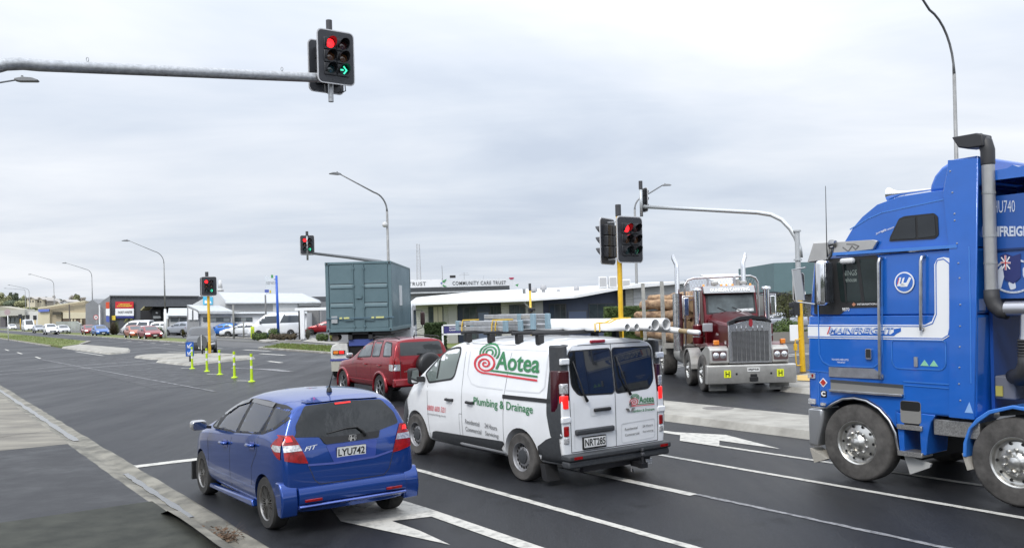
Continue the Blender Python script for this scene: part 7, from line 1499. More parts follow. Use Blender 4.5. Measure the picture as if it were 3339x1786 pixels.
T, (a, b, c) = slab('small_sign', 'small white and blue sign on a wooden post among the shrubs', 'sign', 868, 883, 1072, 1084, 82, .06, WHITEL); m_ = MB(); a = P(868, 1086, 82); b = P(883, 1095, 82); m_.box(a[0] - c, b[0] - c, -.04, .04, b[2], a[2]); m_.build('blue_panel', mat('leaf_blue', (.08, .12, .40), .5), T); m_ = MB(); m_.box(-.06, .06, .03, .1, 0, 1.0); m_.build('post', mat('pine_post', (.42, .30, .16), .7), T)
for x, lb in ((794, 'grey timber post left of the lime green sign'), (762, 'leaning thin grey post by the white saloon nose')):
    p_ = P(x, 1060, 88); T = thing('post', lb, 'post', (p_[0], p_[1], 0)); post(T, 1.7 if x == 794 else 3.4, .09, mat('post_grey2', (.24, .24, .22), .8))
a = P(962, 1005, 80); b = P(1075, 1005, 80); T = thing('entrance_frame', 'white frame with a long white top beam and one white post, left of the container', 'gate', (P(988, 1110, 80)[0], 80, 0)); gx0 = P(988, 1110, 80)[0]
m_ = MB(); z0 = P(980, 1013, 80)[2]; m_.box(a[0] - gx0, b[0] - gx0, -.15, .15, z0, z0 + .25); m_.build('beam', WHITEP, T, bevel=.02); m_ = MB(); m_.box(-.20, .20, -.15, .15, 0, z0); m_.build('post', WHITEP, T, bevel=.03); m_ = MB(); m_.box(-.36, -.24, -.05, .05, 0, z0); m_.build('black_post', BLACK, T)
p_ = P(719, 950, 92); T = thing('rooftop_flue', 'tall pale flue on the roof behind the yellow signal post', 'flue', (p_[0], p_[1], p_[2])); m_ = MB(); m_.tube([(0, 0, 0), (0, 0, .3)], .32, 10); m_.tube([(0, 0, .2), (0, 0, 1.2)], [.22, .18], 10); m_.build('flue', mat('pale_plastic', (.6, .6, .6), .4), T, True)
# white board sign by the hedge and the estate sign
p_ = P(1441, 1100, 46); T = thing('site_sign', 'white framed sign with a purple panel in front of the dark hedge', 'sign', (p_[0], 46, 0)); a = P(1441, 1058, 46); b = P(1503, 1060, 46); w_ = b[0] - a[0]; zt_ = a[2]
m_ = MB(); m_.box(0, .09, -.05, .05, 0, zt_); m_.box(w_ + .2, w_ + .29, -.05, .05, 0, zt_); m_.box(0, w_ + .29, -.05, .05, zt_ - .07, zt_); m_.box(0, w_ + .29, -.05, .05, zt_ - .55, zt_ - .48); m_.build('frame', WHITEP, T)
m_ = MB(); m_.box(.12, w_ + .16, -.03, .03, zt_ - .46, zt_ - .09); pn = m_.build('panel', mat('purple_panel', (.04, .035, .16), .5), T)
m_ = MB(); text_on(m_, 'NATIONAL', [(.40, -.035, zt_ - .21), (.95, -.035, zt_ - .21), (.95, -.035, zt_ - .13), (.40, -.035, zt_ - .13)], .02); text_on(m_, 'CANINE DEF', [(.40, -.035, zt_ - .34), (1.1, -.035, zt_ - .34), (1.1, -.035, zt_ - .26), (.40, -.035, zt_ - .26)], .02); m_.build('lettering', WHITEL, pn)
T, _ = slab('blank_sign', 'blank white board standing by the bush, left of the right-hand yellow post', 'sign', 2575, 2611, 1059, 1110, 46, .08, WHITEL)
# lattice mast and utility pole far away
p_ = P(1366, 912, 200); T = thing('radio_mast', 'thin pale lattice mast on the skyline right of the container', 'mast', (p_[0], 200, 0)); zt_ = P(1364, 795, 200)[2]; m_ = MB(); PM = mat('pale_mast', (.52, .53, .54), .6)
for s in ((-.6, -.6), (.6, -.6), (.6, .6), (-.6, .6)): m_.bar((s[0], s[1], 0), (s[0] * .5, s[1] * .5, zt_), .10)
for i in range(14):
    z = 8 + i * (zt_ - 8) / 14; z1_ = z + (zt_ - 8) / 14; k = 1 - .5 * z / zt_; m_.bar((-.6 * k, -.6 * k, z), (.6 * k, -.6 * k, z1_), .07); m_.bar((.6 * k, -.6 * k, z), (-.6 * k, -.6 * k, z1_), .07); m_.bar((.6 * k, -.6 * k, z1_), (-.6 * k, -.6 * k, z1_), .06)
m_.build('lattice', PM, T)
p_ = P(227, 1045, 165); T = thing('utility_pole', 'timber utility pole with cross arms before the cream building', 'utility pole', (p_[0], 165, 0)); zt_ = P(227, 993, 165)[2]; m_ = MB(); m_.tube([(0, 0, 0), (0, 0, zt_)], .13, 8); m_.build('pole', mat('old_timber', (.16, .14, .12), .9), T); m_ = MB(); m_.bar((-.9, 0, zt_ - .95), (.9, 0, zt_ - .95), .1); m_.bar((-.7, 0, zt_ - .3), (.7, 0, zt_ - .3), .08); m_.build('cross_arm', mat('old_timber', (.16, .14, .12), .9), T)
# ================================================================ BUILDINGS
def bld(name, label, x0, Y, cat='building'): return thing(name, label, cat, (x0, Y, 0))
def rel(T, x, y, Y): p = P(x, y, Y); return (p[0] - T.location.x, Y - T.location.y, p[2])
def front(T, name, pts, Y, m, th=.3, clamp=True, back=False):      # pixel outline at a distance, given real thickness
    q = [rel(T, x, y, Y) for x, y in pts]; mb = MB(); pl = [(a[0], max(a[2], -.05) if clamp else a[2]) for a in q]; d = Y - T.location.y
    mb.prism(pl, d, d + th, 'y'); return mb.build(name, m, T)
PALEW = ribbed('pale_weatherboard', (.52, .52, .48), 'Z', .16, .6); GREYW = ribbed('grey_cladding', (.22, .225, .235), 'X', .2, .5); DGREY = ribbed('dark_grey_cladding', (.075, .08, .09), 'X', .3, .5)
ROOFW = mat('white_roof', (.74, .75, .75), .4, noise=.06, nscale=.5); ROOFG = ribbed('pale_grey_roof', (.46, .48, .49), 'X', .4, .45, strength=.4)
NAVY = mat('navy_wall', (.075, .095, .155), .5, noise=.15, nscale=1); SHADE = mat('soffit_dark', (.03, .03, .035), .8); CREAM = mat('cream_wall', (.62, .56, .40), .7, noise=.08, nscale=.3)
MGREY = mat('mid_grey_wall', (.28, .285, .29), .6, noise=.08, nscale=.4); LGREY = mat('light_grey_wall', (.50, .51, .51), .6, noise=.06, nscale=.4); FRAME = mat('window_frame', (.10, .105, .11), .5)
# ---- low white-roofed office on the right
B1 = bld('office_building', 'long low office with a white roof, navy walls and pale weatherboard piers behind the van', 0, 60)
back_ = [(-7.86, 72, 3.43), (-3.12, 72, 3.79), (1.29, 72, 3.89), (5.71, 72, 3.97), (11.01, 72, 4.19), (14.0, 72, 4.2)]; fr_ = [(-6.9, 58.6, 2.90), (-3.0, 58.6, 2.93), (.97, 58.6, 2.97), (4.16, 58.6, 3.10), (7.57, 58.8, 3.63), (12.0, 59, 3.92)]
mb = MB()
for k in range(5):
    a, b, c, d = fr_[k], fr_[k + 1], back_[k + 1], back_[k]; q = [(p[0], p[1] - 60, p[2]) for p in (a, b, c, d)]
    mb.face([(p[0], p[1], p[2] + .02) for p in q]); mb.face([(p[0], p[1], p[2] - .16) for p in q][::-1]); mb.face([(q[0][0], q[0][1], q[0][2] - .16), (q[1][0], q[1][1], q[1][2] - .16), (q[1][0], q[1][1], q[1][2] + .02), (q[0][0], q[0][1], q[0][2] + .02)])
mb.build('roof', ROOFW, B1)
m_ = MB()
for a, b in zip(fr_[:4], fr_[1:4]): m_.bar((a[0], a[1] - 60 - .05, a[2] - .08), (b[0], b[1] - 60 - .05, b[2] - .08), .12, .14)
m_.build('gutter', WHITEP, B1)
def wall(name, x0, x1, m, z1, Yo=0.0, z0=0): mb = MB(); mb.box(x0, x1, Yo, Yo + .3, z0, z1); return mb.build(name, m, B1)
wall('wall', -6.6, -4.35, PALEW, 2.78); wall('wall', -.75, -.22, PALEW, 2.85, -.02); wall('wall', -.22, .96, PALEW, 2.85); wall('wall', .96, 1.55, PALEW, 2.85, -.02)
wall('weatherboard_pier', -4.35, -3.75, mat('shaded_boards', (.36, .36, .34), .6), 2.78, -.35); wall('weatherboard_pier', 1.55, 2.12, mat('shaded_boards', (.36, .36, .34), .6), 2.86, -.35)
wall('navy_wall', -3.75, -.75, NAVY, 2.85, .5); mb = MB(); mb.prism([(2.12, 0), (7.4, 0), (7.4, 3.45), (4.16, 2.95), (2.12, 2.88)], .5, .8, 'y'); mb.build('navy_wall', NAVY, B1); wall('dark_corner', 7.4, 7.8, SHADE, 3.5, -.05); wall('wall', 7.8, 8.35, PALEW, 3.6); wall('ribbed_wall', 8.35, 12.2, ribbed('pale_ribbed_wall', (.56, .57, .57), 'Z', .25, .5), 3.85, -.1)
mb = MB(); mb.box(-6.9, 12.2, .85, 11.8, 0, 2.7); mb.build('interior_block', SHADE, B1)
for i, (x0, x1, z0, z1, yo, par) in enumerate(((-5.75, -4.72, .4, 2.66, -.02, 2), (-3.42, -2.45, .3, 2.55, .48, 1), (-2.4, -1.55, .3, 2.2, .47, 0), (-1.52, -.78, .3, 2.6, .48, 2), (-.2, .92, .9, 2.62, -.02, 2), (2.55, 3.75, .3, 2.6, .48, 2), (3.85, 5.2, .5, 2.1, .47, 0), (5.3, 7.15, .6, 2.55, .48, 2), (9.1, 10.3, .9, 2.5, -.12, 1))):
    m_ = MB(); m_.box(x0, x1, yo - .05, yo + .02, z0, z1); f_ = m_.build('window', FRAME, B1)
    n = par + 1; wp = (x1 - x0 - .08) / n
    for k in range(n):
        m_ = MB(); m_.box(x0 + .05 + k * wp, x0 + .01 + (k + 1) * wp, yo - .07, yo - .045, z0 + .05, z1 - .05); m_.build('pane', [mat('blind_cream', (.48, .45, .34), .5), GLASS3, mat('pale_blue_pane', (.16, .20, .30), .2)][0 if (i == 0 and k > 0) else (2 if par == 0 else 1)], f_)
for x0, h_ in ((6.6, .85), (7.35, .85), (8.35, .6)): T = thing('air_conditioner', 'white air conditioning unit on the office roof, ' + {6.6: 'leftmost of three', 7.35: 'middle of three', 8.35: 'rightmost of three'}[x0], 'air conditioner', (x0 + .3, 66, 3.72), 0, 'air conditioners on the office roof'); m_ = MB(); m_.box(-.32, .30, -.3, .3, 0, h_); m_.build('casing', mat('pale_plastic', (.6, .6, .6), .4), T, bevel=.03); m_ = MB(); m_.box(-.26, .24, -.31, -.295, .1, h_ - .1); m_.build('grille', mat('ac_grille', (.33, .33, .33), .6), T)
for x, y, r_, h_ in ((1772, 938, .26, .35), (1880, 938, .22, .25), (1820, 942, .15, .12), (1740, 940, .3, .2)): p_ = P(x, y, 66); T = thing('roof_vent', 'small round vent on the white office roof' if h_ > .2 else 'low vent on the white office roof', 'vent', (p_[0], 66, p_[2] - .35), 0, 'roof vents'); m_ = MB(); m_.lathe([(r_ * .5, 0), (r_ * .5, h_ * .5), (r_, h_ * .6), (r_ * .8, h_ + .2), (.001, h_ + .25)], 'z', 12); m_.build('vent', mat('vent_grey', (.35, .35, .36), .5), T, True)
# ---- building behind it with the fascia sign
B2 = bld('care_trust_building', 'taller building behind the office with a long white fascia sign on its roof', -5, 85)
def b2(name, x0, x1, z0, z1, y0, y1, m): mb = MB(); mb.box(x0 + 5, x1 + 5, y0 - 85, y1 - 85, z0, z1); return mb.build(name, m, B2)
b2('wall', -12, .2, 0, 4.0, 86, 98, mat('shaded_boards', (.36, .36, .34), .6)); b2('roof', -12.5, .8, 4.0, 4.15, 85.2, 99, ROOFG); b2('clerestory', -11.5, -.2, 4.15, 4.6, 86.2, 97, mat('clerestory_dark', (.07, .075, .08), .4))
f1 = b2('sign_fascia', -6.75, .3, 4.55, 5.25, 85.0, 85.25, mat('fascia_pale', (.66, .68, .70), .5)); f2 = b2('sign_fascia', -12.5, -6.78, 4.6, 5.34, 85.0, 85.25, WHITEP)
m_ = MB(); text_on(m_, 'COMMUNITY CARE TRUST', [(-.72, -.03, 4.73), (4.47, -.03, 4.66), (4.47, -.03, 5.02), (-.72, -.03, 5.10)], .015, 0, 1.15); m_.build('lettering', mat('dark_sign_grey', (.08, .085, .09), .5), f1)
m_ = MB(); text_on(m_, 'CARE TRUST', [(-6.6, -.03, 4.78), (-3.3, -.03, 4.76), (-3.3, -.03, 5.12), (-6.6, -.03, 5.14)], .01, 0, 1.15); m_.build('lettering', mat('dark_sign_grey', (.08, .085, .09), .5), f2)
for q, c in (([(-1.75, 5.15), (-1.25, 5.36), (-1.55, 4.98)], 'leaf_green'), ([(-1.7, 4.85), (-1.25, 4.58), (-1.62, 4.62)], 'leaf_green'), ([(-1.9, 5.0), (-1.72, 5.05), (-1.8, 4.8)], 'leaf_blue'), ([(5.35, 4.6), (5.7, 4.7), (5.6, 4.4)], 'leaf_green'), ([(4.75, 5.32), (5.3, 5.32), (5.15, 5.16), (4.9, 5.16)], 'leaf_crimson')): m_ = MB(); m_.prism(q, -.06, -.03, 'y'); m_.build('leaf_emblem', mat(c, {'leaf_green': (.06, .28, .09), 'leaf_blue': (.08, .12, .40), 'leaf_crimson': (.40, .02, .08)}[c], .5), f1)
m_ = MB(); m_.tube([(-1.72, .5, 5.2), (-1.75, .5, 6.7)], .03, 5); m_.tube([(-1.72, .6, 5.5), (-1.95, .6, 5.0)], .02, 5); m_.tube([(.4, .5, 5.2), (.4, .5, 5.95)], .02, 5); m_.bar((-.1, .5, 5.7), (.9, .5, 5.72), .03); m_.bar((.1, .5, 5.85), (.8, .5, 5.88), .02); m_.bar((2.3, .5, 5.1), (2.3, .5, 5.6), .02); m_.build('aerials', DULL, B2); m_ = MB(); m_.box(-1.0, -.45, .4, .7, 5.45, 5.7); m_.build('camera', BLACK, B2)
# ---- teal block and its neighbours
B3 = bld('teal_building', 'plain blue-green block rising above a dark awning between the two trucks', 29, 92)
mb = MB(); mb.prism([(27.05 - 29, -2), (28.85 - 29, -2.6), (33.5 - 29, -1.2), (33.5 - 29, 12), (27.05 - 29, 12)], 3.0, 6.27, 'z'); mb.build('upper_wall', mat('teal_wall', (.10, .165, .175), .6, noise=.06, nscale=.8), B3)
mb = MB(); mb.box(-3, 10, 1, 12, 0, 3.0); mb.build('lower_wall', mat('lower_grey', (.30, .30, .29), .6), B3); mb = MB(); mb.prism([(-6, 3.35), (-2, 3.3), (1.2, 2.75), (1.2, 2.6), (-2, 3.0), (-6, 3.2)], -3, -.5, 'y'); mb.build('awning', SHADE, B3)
for x0 in (.0, .9): m_ = MB(); m_.box(x0, x0 + .7, .9, 1.02, 1.6, 2.0) if x0 else m_.box(x0, x0 + .7, .9, 1.02, .9, 1.6); m_.build('window', GLASS3, B3)
m_ = MB(); text_on(m_, 'BUNNINGS', [(.6, -2.4, 4.4), (4.3, -1.5, 4.4), (4.3, -1.5, 5.2), (.6, -2.4, 5.2)], .02) if False else m_.box(.3, .9, -3.05, -2.98, 2.95, 3.25); m_.build('small_sign', WHITEL, B3)
B4 = bld('metal_shed', 'pale ribbed roof of a big shed behind the log truck', 30, 112)
mb = MB(); mb.box(-1, 6, 0, 20, 0, 3.6); mb.build('wall', MGREY, B4); mb = MB(); mb.prism([(0, 3.6), (0, 3.75), (20, 6.6), (20, 6.4)], -1.5, 6.5, 'x'); mb.build('roof', ribbed('pale_ribbed_roof', (.60, .61, .61), 'X', .5, .4), B4)
# ---- grey and white building, centre left
B5 = bld('gabled_workshop', 'pale grey gabled workshop with a blue sign on its end wall', -25, 104)
front(B5, 'gable_wall', [(629, 992), (682, 962), (709, 953), (735, 984), (735, 1100), (629, 1100)], 104, LGREY, .5)
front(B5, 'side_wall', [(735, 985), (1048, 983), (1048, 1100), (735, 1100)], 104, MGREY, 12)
mb = MB(); A = [rel(B5, 735, 986, 103.4), rel(B5, 1046, 984, 103.4), rel(B5, 985, 956, 112), rel(B5, 706, 953, 112)]; mb.face(A); mb.face([(p[0], p[1], p[2] - .12) for p in A][::-1]); mb.face([A[0], A[1], (A[1][0], A[1][1], A[1][2] - .15), (A[0][0], A[0][1], A[0][2] - .15)][::-1]); mb.build('roof', ROOFG, B5)
front(B5, 'white_panel', [(890, 990), (970, 989), (970, 1014), (890, 1015)], 103.9, LGREY, .1); front(B5, 'roller_door', [(975, 998), (1040, 998), (1040, 1100), (975, 1100)], 103.85, mat('roller_shade', (.17, .17, .17), .6), .1); front(B5, 'door_head', [(974, 990), (1042, 990), (1042, 996), (974, 996)], 103.8, LGREY, .1)
sg = front(B5, 'sign', [(662, 966), (693, 968), (693, 993), (662, 993)], 103.9, mat('sign_sky_blue', (.07, .42, .62), .5), .08); m_ = MB(); a = rel(B5, 667, 989, 103.85); b = rel(B5, 690, 978, 103.85); text_on(m_, 'ia', [(a[0], a[1], a[2]), (b[0], a[1], a[2]), (b[0], a[1], b[2]), (a[0], a[1], b[2])], .05); m_.build('lettering', WHITEL, sg)
B6 = bld('white_workshop', 'low white workshop with strip windows and a sloping roof behind the parked cars', -28, 100)
front(B6, 'wall', [(650, 1014), (756, 1014), (756, 1100), (650, 1100)], 100, LGREY, 4); front(B6, 'porch_wall', [(610, 995), (650, 1014), (650, 1100), (610, 1100)], 99.8, MGREY, .4)
for q in ([(614, 1004), (626, 1009), (626, 1042), (614, 1042)], [(631, 1010), (646, 1018), (646, 1042), (631, 1042)]): front(B6, 'porch_panel', q, 99.6, WHITEP, .1)
mb = MB(); A = [rel(B6, 648, 1014, 99.3), rel(B6, 763, 1014, 99.3), rel(B6, 715, 995, 104), rel(B6, 608, 993, 104)]; mb.face(A); mb.face([(p[0], p[1], p[2] - .2) for p in A][::-1]); mb.face([A[0], A[1], (A[1][0], A[1][1], A[1][2] - .3), (A[0][0], A[0][1], A[0][2] - .3)][::-1]); mb.build('roof', ROOFG, B6)
front(B6, 'garage_wall', [(756, 1020), (1000, 1020), (1000, 1100), (756, 1100)], 101, WHITEP, 2.8); mb = MB(); A = [rel(B6, 757, 1022, 100.6), rel(B6, 1002, 1021, 100.6), rel(B6, 1002, 1014, 103.8), rel(B6, 765, 1015, 103.8)]; mb.face(A); mb.face([(p[0], p[1], p[2] - .15) for p in A][::-1]); mb.build('lean_to_roof', ROOFG, B6)
for (x0, x1) in ((662, 750), (766, 822)):
    f_ = front(B6, 'window', [(x0, 1034), (x1, 1034), (x1, 1048), (x0, 1048)], 99.9 if x0 < 700 else 100.9, FRAME, .12); n = 4 if x0 < 700 else 3; w_ = (x1 - x0) / n
    for k in range(n): q = front(B6, 'pane', [(x0 + 1 + k * w_, 1035.5), (x0 + (k + 1) * w_ - 1, 1035.5), (x0 + (k + 1) * w_ - 1, 1047), (x0 + 1 + k * w_, 1047)], 99.85 if x0 < 700 else 100.85, GLASS3 if k % 2 == 0 else mat('pane_grey', (.22, .24, .24), .3), .04); q.parent = f_
front(B6, 'downpipe', [(753, 1016), (757, 1016), (757, 1100), (753, 1100)], 99.7, mat('pipe_grey', (.4, .41, .41), .5), .15); front(B6, 'door_panel', [(764, 1050), (850, 1050), (850, 1100), (764, 1100)], 100.9, WHITEP, .06)
B7 = bld('grey_porch', 'small light grey office with a sloping roof beside the dark loading bay', -39, 112)
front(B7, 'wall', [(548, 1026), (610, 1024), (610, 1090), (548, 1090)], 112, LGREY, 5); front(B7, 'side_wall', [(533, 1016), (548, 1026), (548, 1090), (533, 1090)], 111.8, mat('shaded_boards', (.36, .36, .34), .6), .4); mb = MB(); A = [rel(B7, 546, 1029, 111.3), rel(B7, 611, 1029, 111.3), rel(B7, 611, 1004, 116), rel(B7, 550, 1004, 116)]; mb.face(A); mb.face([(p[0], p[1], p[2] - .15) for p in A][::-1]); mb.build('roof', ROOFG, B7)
for x0, x1 in ((556, 580), (586, 607)): front(B7, 'window', [(x0, 1029), (x1, 1029), (x1, 1048), (x0, 1048)], 111.9, GLASS3, .1)
front(B7, 'lit_sign', [(543, 1021), (549, 1021), (549, 1039), (543, 1039)], 111.5, WHITEP, .1)
# ---- dark grey depot
B8 = bld('courier_depot', 'dark grey depot with a red and white sign and a deep black loading bay', -62, 144)
front(B8, 'front_wall', [(359, 964), (645, 966), (645, 1090), (359, 1090)], 144, DGREY, 25); front(B8, 'gable_wall', [(359, 964), (359, 1090), (322, 1090), (322, 991), (340, 976)], 143.8, GREYW, .5); front(B8, 'gable_wall', [(322, 991), (322, 1080), (279, 1080), (279, 992), (301, 976)], 144.4, GREYW, 20)
front(B8, 'roof_edge', [(357, 962), (646, 964), (646, 967), (357, 966)], 143.6, mat('edge_trim', (.14, .145, .15), .5), .4); front(B8, 'downpipe', [(322, 994), (325, 994), (327, 1075), (323, 1075)], 143.2, WHITEP, .3)
front(B8, 'loading_bay', [(458, 1011), (472, 998), (612, 997), (612, 1090), (458, 1090)], 143.7, mat('bay_black', (.012, .012, .014), .7), .2); front(B8, 'canopy_edge', [(457, 1010), (470, 997), (472, 1001), (460, 1012)], 140.5, mat('canopy_yellowish', (.33, .30, .16), .6), 3); front(B8, 'canopy', [(470, 994), (615, 994), (615, 999), (470, 999)], 140.5, DGREY, 3.4)
front(B8, 'bay_door', [(496, 1010), (524, 1010), (524, 1085), (496, 1085)], 143.4, mat('bay_door', (.03, .032, .036), .5), .2); sg = front(B8, 'bay_sign', [(499, 1030), (523, 1030), (524, 1037), (500, 1038)], 143.1, mat('off_white', (.55, .56, .54), .5), .2); front(B8, 'bay_sign', [(508, 1017), (514, 1017), (514, 1022), (508, 1022)], 143.1, WHITEP, .2)
def tsign(T, par, txt, x0, x1, y0, y1, Y, m, **k):
    a = rel(T, x0, y1, Y); b = rel(T, x1, y0, Y); q = [(a[0], a[1], a[2]), (b[0], a[1], a[2]), (b[0], a[1], b[2]), (a[0], a[1], b[2])]; m_ = MB(); text_on(m_, txt, q, **k); return m_.build('lettering', m, par)
s1 = front(B8, 'red_sign', [(376, 983), (435, 983), (435, 1005), (376, 1005)], 143.6, mat('sign_bright_red', (.55, .02, .03), .5), .15); tsign(B8, s1, 'URGENT', 387, 424, 989, 994, 143.5, mat('sign_yellow', (.75, .55, .06), .5), bold=.04); tsign(B8, s1, 'COURIERS', 381, 430, 994.5, 1000, 143.5, mat('sign_yellow', (.75, .55, .06), .5), bold=.05)
s2 = front(B8, 'white_sign', [(376, 1005.5), (436, 1005.5), (436, 1029), (376, 1029)], 143.6, WHITEP, .15); tsign(B8, s2, 'POST HASTE', 384, 431, 1013, 1021, 143.5, mat('dark_sign_grey', (.08, .085, .09), .5), bold=.03, shear=.3); front(B8, 'navy_strip', [(377, 1029.5), (436, 1029.5), (436, 1037), (379, 1037)], 143.6, mat('leaf_blue2', (.03, .04, .2), .5), .12)
front(B8, 'yellow_sign', [(364, 1029), (376, 1028), (376, 1043), (365, 1043)], 143.5, mat('sign_yellow', (.75, .55, .06), .5), .12)
front(B8, 'side_sign_red', [(345, 985), (356, 984), (356, 1005), (345, 1005)], 143.0, mat('sign_orange_red', (.6, .08, .03), .5), .15); front(B8, 'side_sign_white', [(345, 1006), (357, 1006), (357, 1029), (345, 1028)], 143.0, WHITEP, .15); front(B8, 'side_sign_blue', [(346, 1030), (356, 1030), (356, 1050), (346, 1048)], 143.0, mat('leaf_blue', (.08, .12, .40), .5), .15)
B8b = bld('shed_roof', 'pale roof showing between the grey gables', -70, 175); front(B8b, 'roof', [(300, 974), (342, 974), (342, 995), (300, 995)], 175, ROOFG, 15, False)
# ---- dark roof beyond and building behind container
B9 = bld('dark_roofed_building', 'dark roof peeping out at the left of the shipping container', -30, 125); front(B9, 'roof', [(1014, 967), (1085, 966), (1085, 975), (1048, 985), (1040, 977)], 125, mat('dark_roof', (.07, .075, .085), .5), 8, False); front(B9, 'wall', [(1048, 980), (1150, 978), (1150, 1085), (1048, 1085)], 125.5, mat('shaded_boards', (.36, .36, .34), .6), 8)
# ---- cream building and white row
B10 = bld('cream_building', 'cream warehouse with a sloping roofline and a blue stripe', -95, 190)
front(B10, 'upper_wall', [(124, 1004), (278, 981), (279, 1018), (200, 1018), (200, 1064), (160, 1064), (160, 1008), (124, 1008)], 190, mat('tan_wall', (.42, .36, .25), .7), 20); front(B10, 'lower_wall', [(124, 1015), (162, 1011), (162, 1068), (124, 1068)], 189.5, CREAM, 2); front(B10, 'lower_wall', [(205, 1018), (279, 1018), (279, 1038), (205, 1038)], 189.5, CREAM, 2); front(B10, 'shopfront', [(205, 1038), (279, 1038), (279, 1072), (205, 1072)], 189.7, mat('brown_glass', (.13, .09, .06), .3), 2)
front(B10, 'blue_stripe', [(124, 1008), (161, 1007), (159, 1015), (125, 1017)], 189, mat('stripe_blue', (.13, .18, .50), .5), .3); front(B10, 'roof_edge', [(123, 1002), (279, 979), (279, 982.5), (123, 1007)], 189, CREAM, .4); front(B10, 'window', [(171, 1016), (200, 1016), (200, 1026), (171, 1026)], 189.2, mat('dark_window', (.05, .045, .03), .4), .3)
for x in (232, 242, 262): front(B10, 'shop_post', [(x, 1040), (x + 4, 1040), (x + 4, 1072), (x, 1072)], 189.2, CREAM, .3)
B11 = bld('white_shops', 'row of low white shops at the far left', -130, 235)
front(B11, 'wall', [(80, 1015), (125, 1015), (125, 1066), (80, 1066)], 235, mat('white_shop_wall', (.62, .61, .57), .6), 10); front(B11, 'wall', [(20, 1030), (80, 1026), (80, 1066), (20, 1066)], 236, mat('grey_shop_wall', (.40, .40, .37), .6), 10); front(B11, 'parapet', [(0, 1012), (80, 1008), (80, 1028), (0, 1030)], 234, mat('pale_parapet', (.45, .44, .39), .6), 5); front(B11, 'roof', [(0, 998), (50, 1006), (75, 1010), (0, 1010)], 240, mat('faded_roof', (.36, .34, .27), .7), 5, False)
for k in range(4): front(B11, 'shop_window', [(22 + k * 14, 1036), (33 + k * 14, 1035), (33 + k * 14, 1050), (22 + k * 14, 1050)], 235.5, mat('shop_win', (.18, .20, .20), .3), .3)
front(B11, 'shutter', [(0, 1032), (18, 1032), (18, 1066), (0, 1066)], 235, mat('dark_shutter', (.12, .11, .12), .6), 3)
B12 = bld('glazed_yard_shelter', 'pale glazed shelter and fence in front of the cream warehouse', -70, 150); front(B12, 'panel', [(182, 1048), (248, 1047), (262, 1056), (262, 1078), (182, 1075)], 150, mat('pale_shelter', (.36, .38, .35), .4, noise=.3, nscale=.5), .5)
for i in range(9): front(B12, 'fence_post', [(184 + i * 10, 1060), (185.5 + i * 10, 1060), (185.5 + i * 10, 1078), (184 + i * 10, 1078)], 149.5, LGREY, .1)
# ---- houses on the hill
def house(x0, x1, y0, y1, Y, lb, m):
    T = bld('hillside_house', lb, P((x0 + x1) / 2, y1, Y)[0], Y, 'house'); xm = (x0 + x1) / 2
    front(T, 'wall', [(x0, y1), (x0, y0 + 6), (xm, y0), (x1, y0 + 6), (x1, y1)], Y, m, 8, False)
    for k in (.3, .65): xw = x0 + (x1 - x0) * k; front(T, 'window', [(xw, y0 + 9), (xw + 2.5, y0 + 9), (xw + 2.5, y0 + 14), (xw, y0 + 14)], Y - .3, mat('house_window', (.09, .09, .09), .3), .2, False)
    front(T, 'roof', [(x0 - 1, y0 + 6.5), (xm, y0 - 1), (x1 + 1, y0 + 6.5), (x1 + 1, y0 + 4.5), (xm, y0 - 3), (x0 - 1, y0 + 4.5)], Y - .5, mat('house_roof', (.45, .42, .38), .6), 9, False)
HC = mat('house_cream', (.60, .54, .40), .7)
house(88, 114, 970, 1001, 300, 'cream gabled house on the hill, left of the pair', HC); house(117, 138, 971, 1001, 302, 'tall cream house on the hill with a white gable', HC); house(139, 153, 975, 1001, 304, 'narrow dark-roofed house beside the tall cream house', mat('house_grey', (.34, .31, .26), .7)); house(178, 194, 983, 998, 301, 'small cream cottage low on the hill', HC); house(195, 222, 979, 996, 300, 'long white-roofed house on the hillside', mat('house_pale', (.6, .6, .58), .6))
# ================================================================ VEGETATION
def leaves(name, blobs, n, s, m, parent, seed, squash=1.0):
    r_ = random.Random(seed); mb = MB()
    tot = sum(b[3] * b[4] * b[5] for b in blobs)
    for (cx, cy, cz, rx, ry, rz) in blobs:
        k = int(n * rx * ry * rz / tot) + 1
        for _ in range(k):
            while True:
                p = Vector((r_.uniform(-1, 1), r_.uniform(-1, 1), r_.uniform(-1, 1)))
                if p.length < 1: break
            p = p * (p.length ** -.35 if p.length > .05 else 1); q = Vector((cx + p.x * rx, cy + p.y * ry, cz + p.z * rz))
            nn = (p.normalized() + Vector((r_.uniform(-.7, .7), r_.uniform(-.7, .7), r_.uniform(-.3, .9)))).normalized(); t = nn.orthogonal().normalized(); bt = nn.cross(t); a = r_.uniform(0, 6.28); t, bt = t * math.cos(a) + bt * math.sin(a), bt * math.cos(a) - t * math.sin(a); z = s * r_.uniform(.6, 1.3)
            mb.face([q - t * z, q - bt * z * .5, q + t * z, q + bt * z * .5])
    return link(name, mb.mesh(name, fix=False), m, parent)
def fmat(name, c, c2, ns): return mat(name, c, .8, col2=c2, nscale=ns, spec=.2)
GA = fmat('foliage_dark', (.055, .085, .03), (.025, .04, .018), .6); GB = fmat('foliage_mid', (.09, .13, .04), (.05, .075, .028), 2.0); GC = fmat('foliage_olive', (.11, .12, .045), (.06, .065, .03), .5); GD = fmat('foliage_brown', (.12, .095, .06), (.06, .05, .035), 2); GE = fmat('foliage_yellow', (.22, .22, .05), (.11, .12, .035), 2.5); GF = fmat('foliage_far_olive', (.30, .30, .16), (.19, .20, .11), .12); GG = fmat('foliage_far_dark', (.13, .155, .10), (.075, .09, .065), .12); GH = fmat('bare_twigs_far', (.36, .32, .26), (.26, .23, .19), .1)
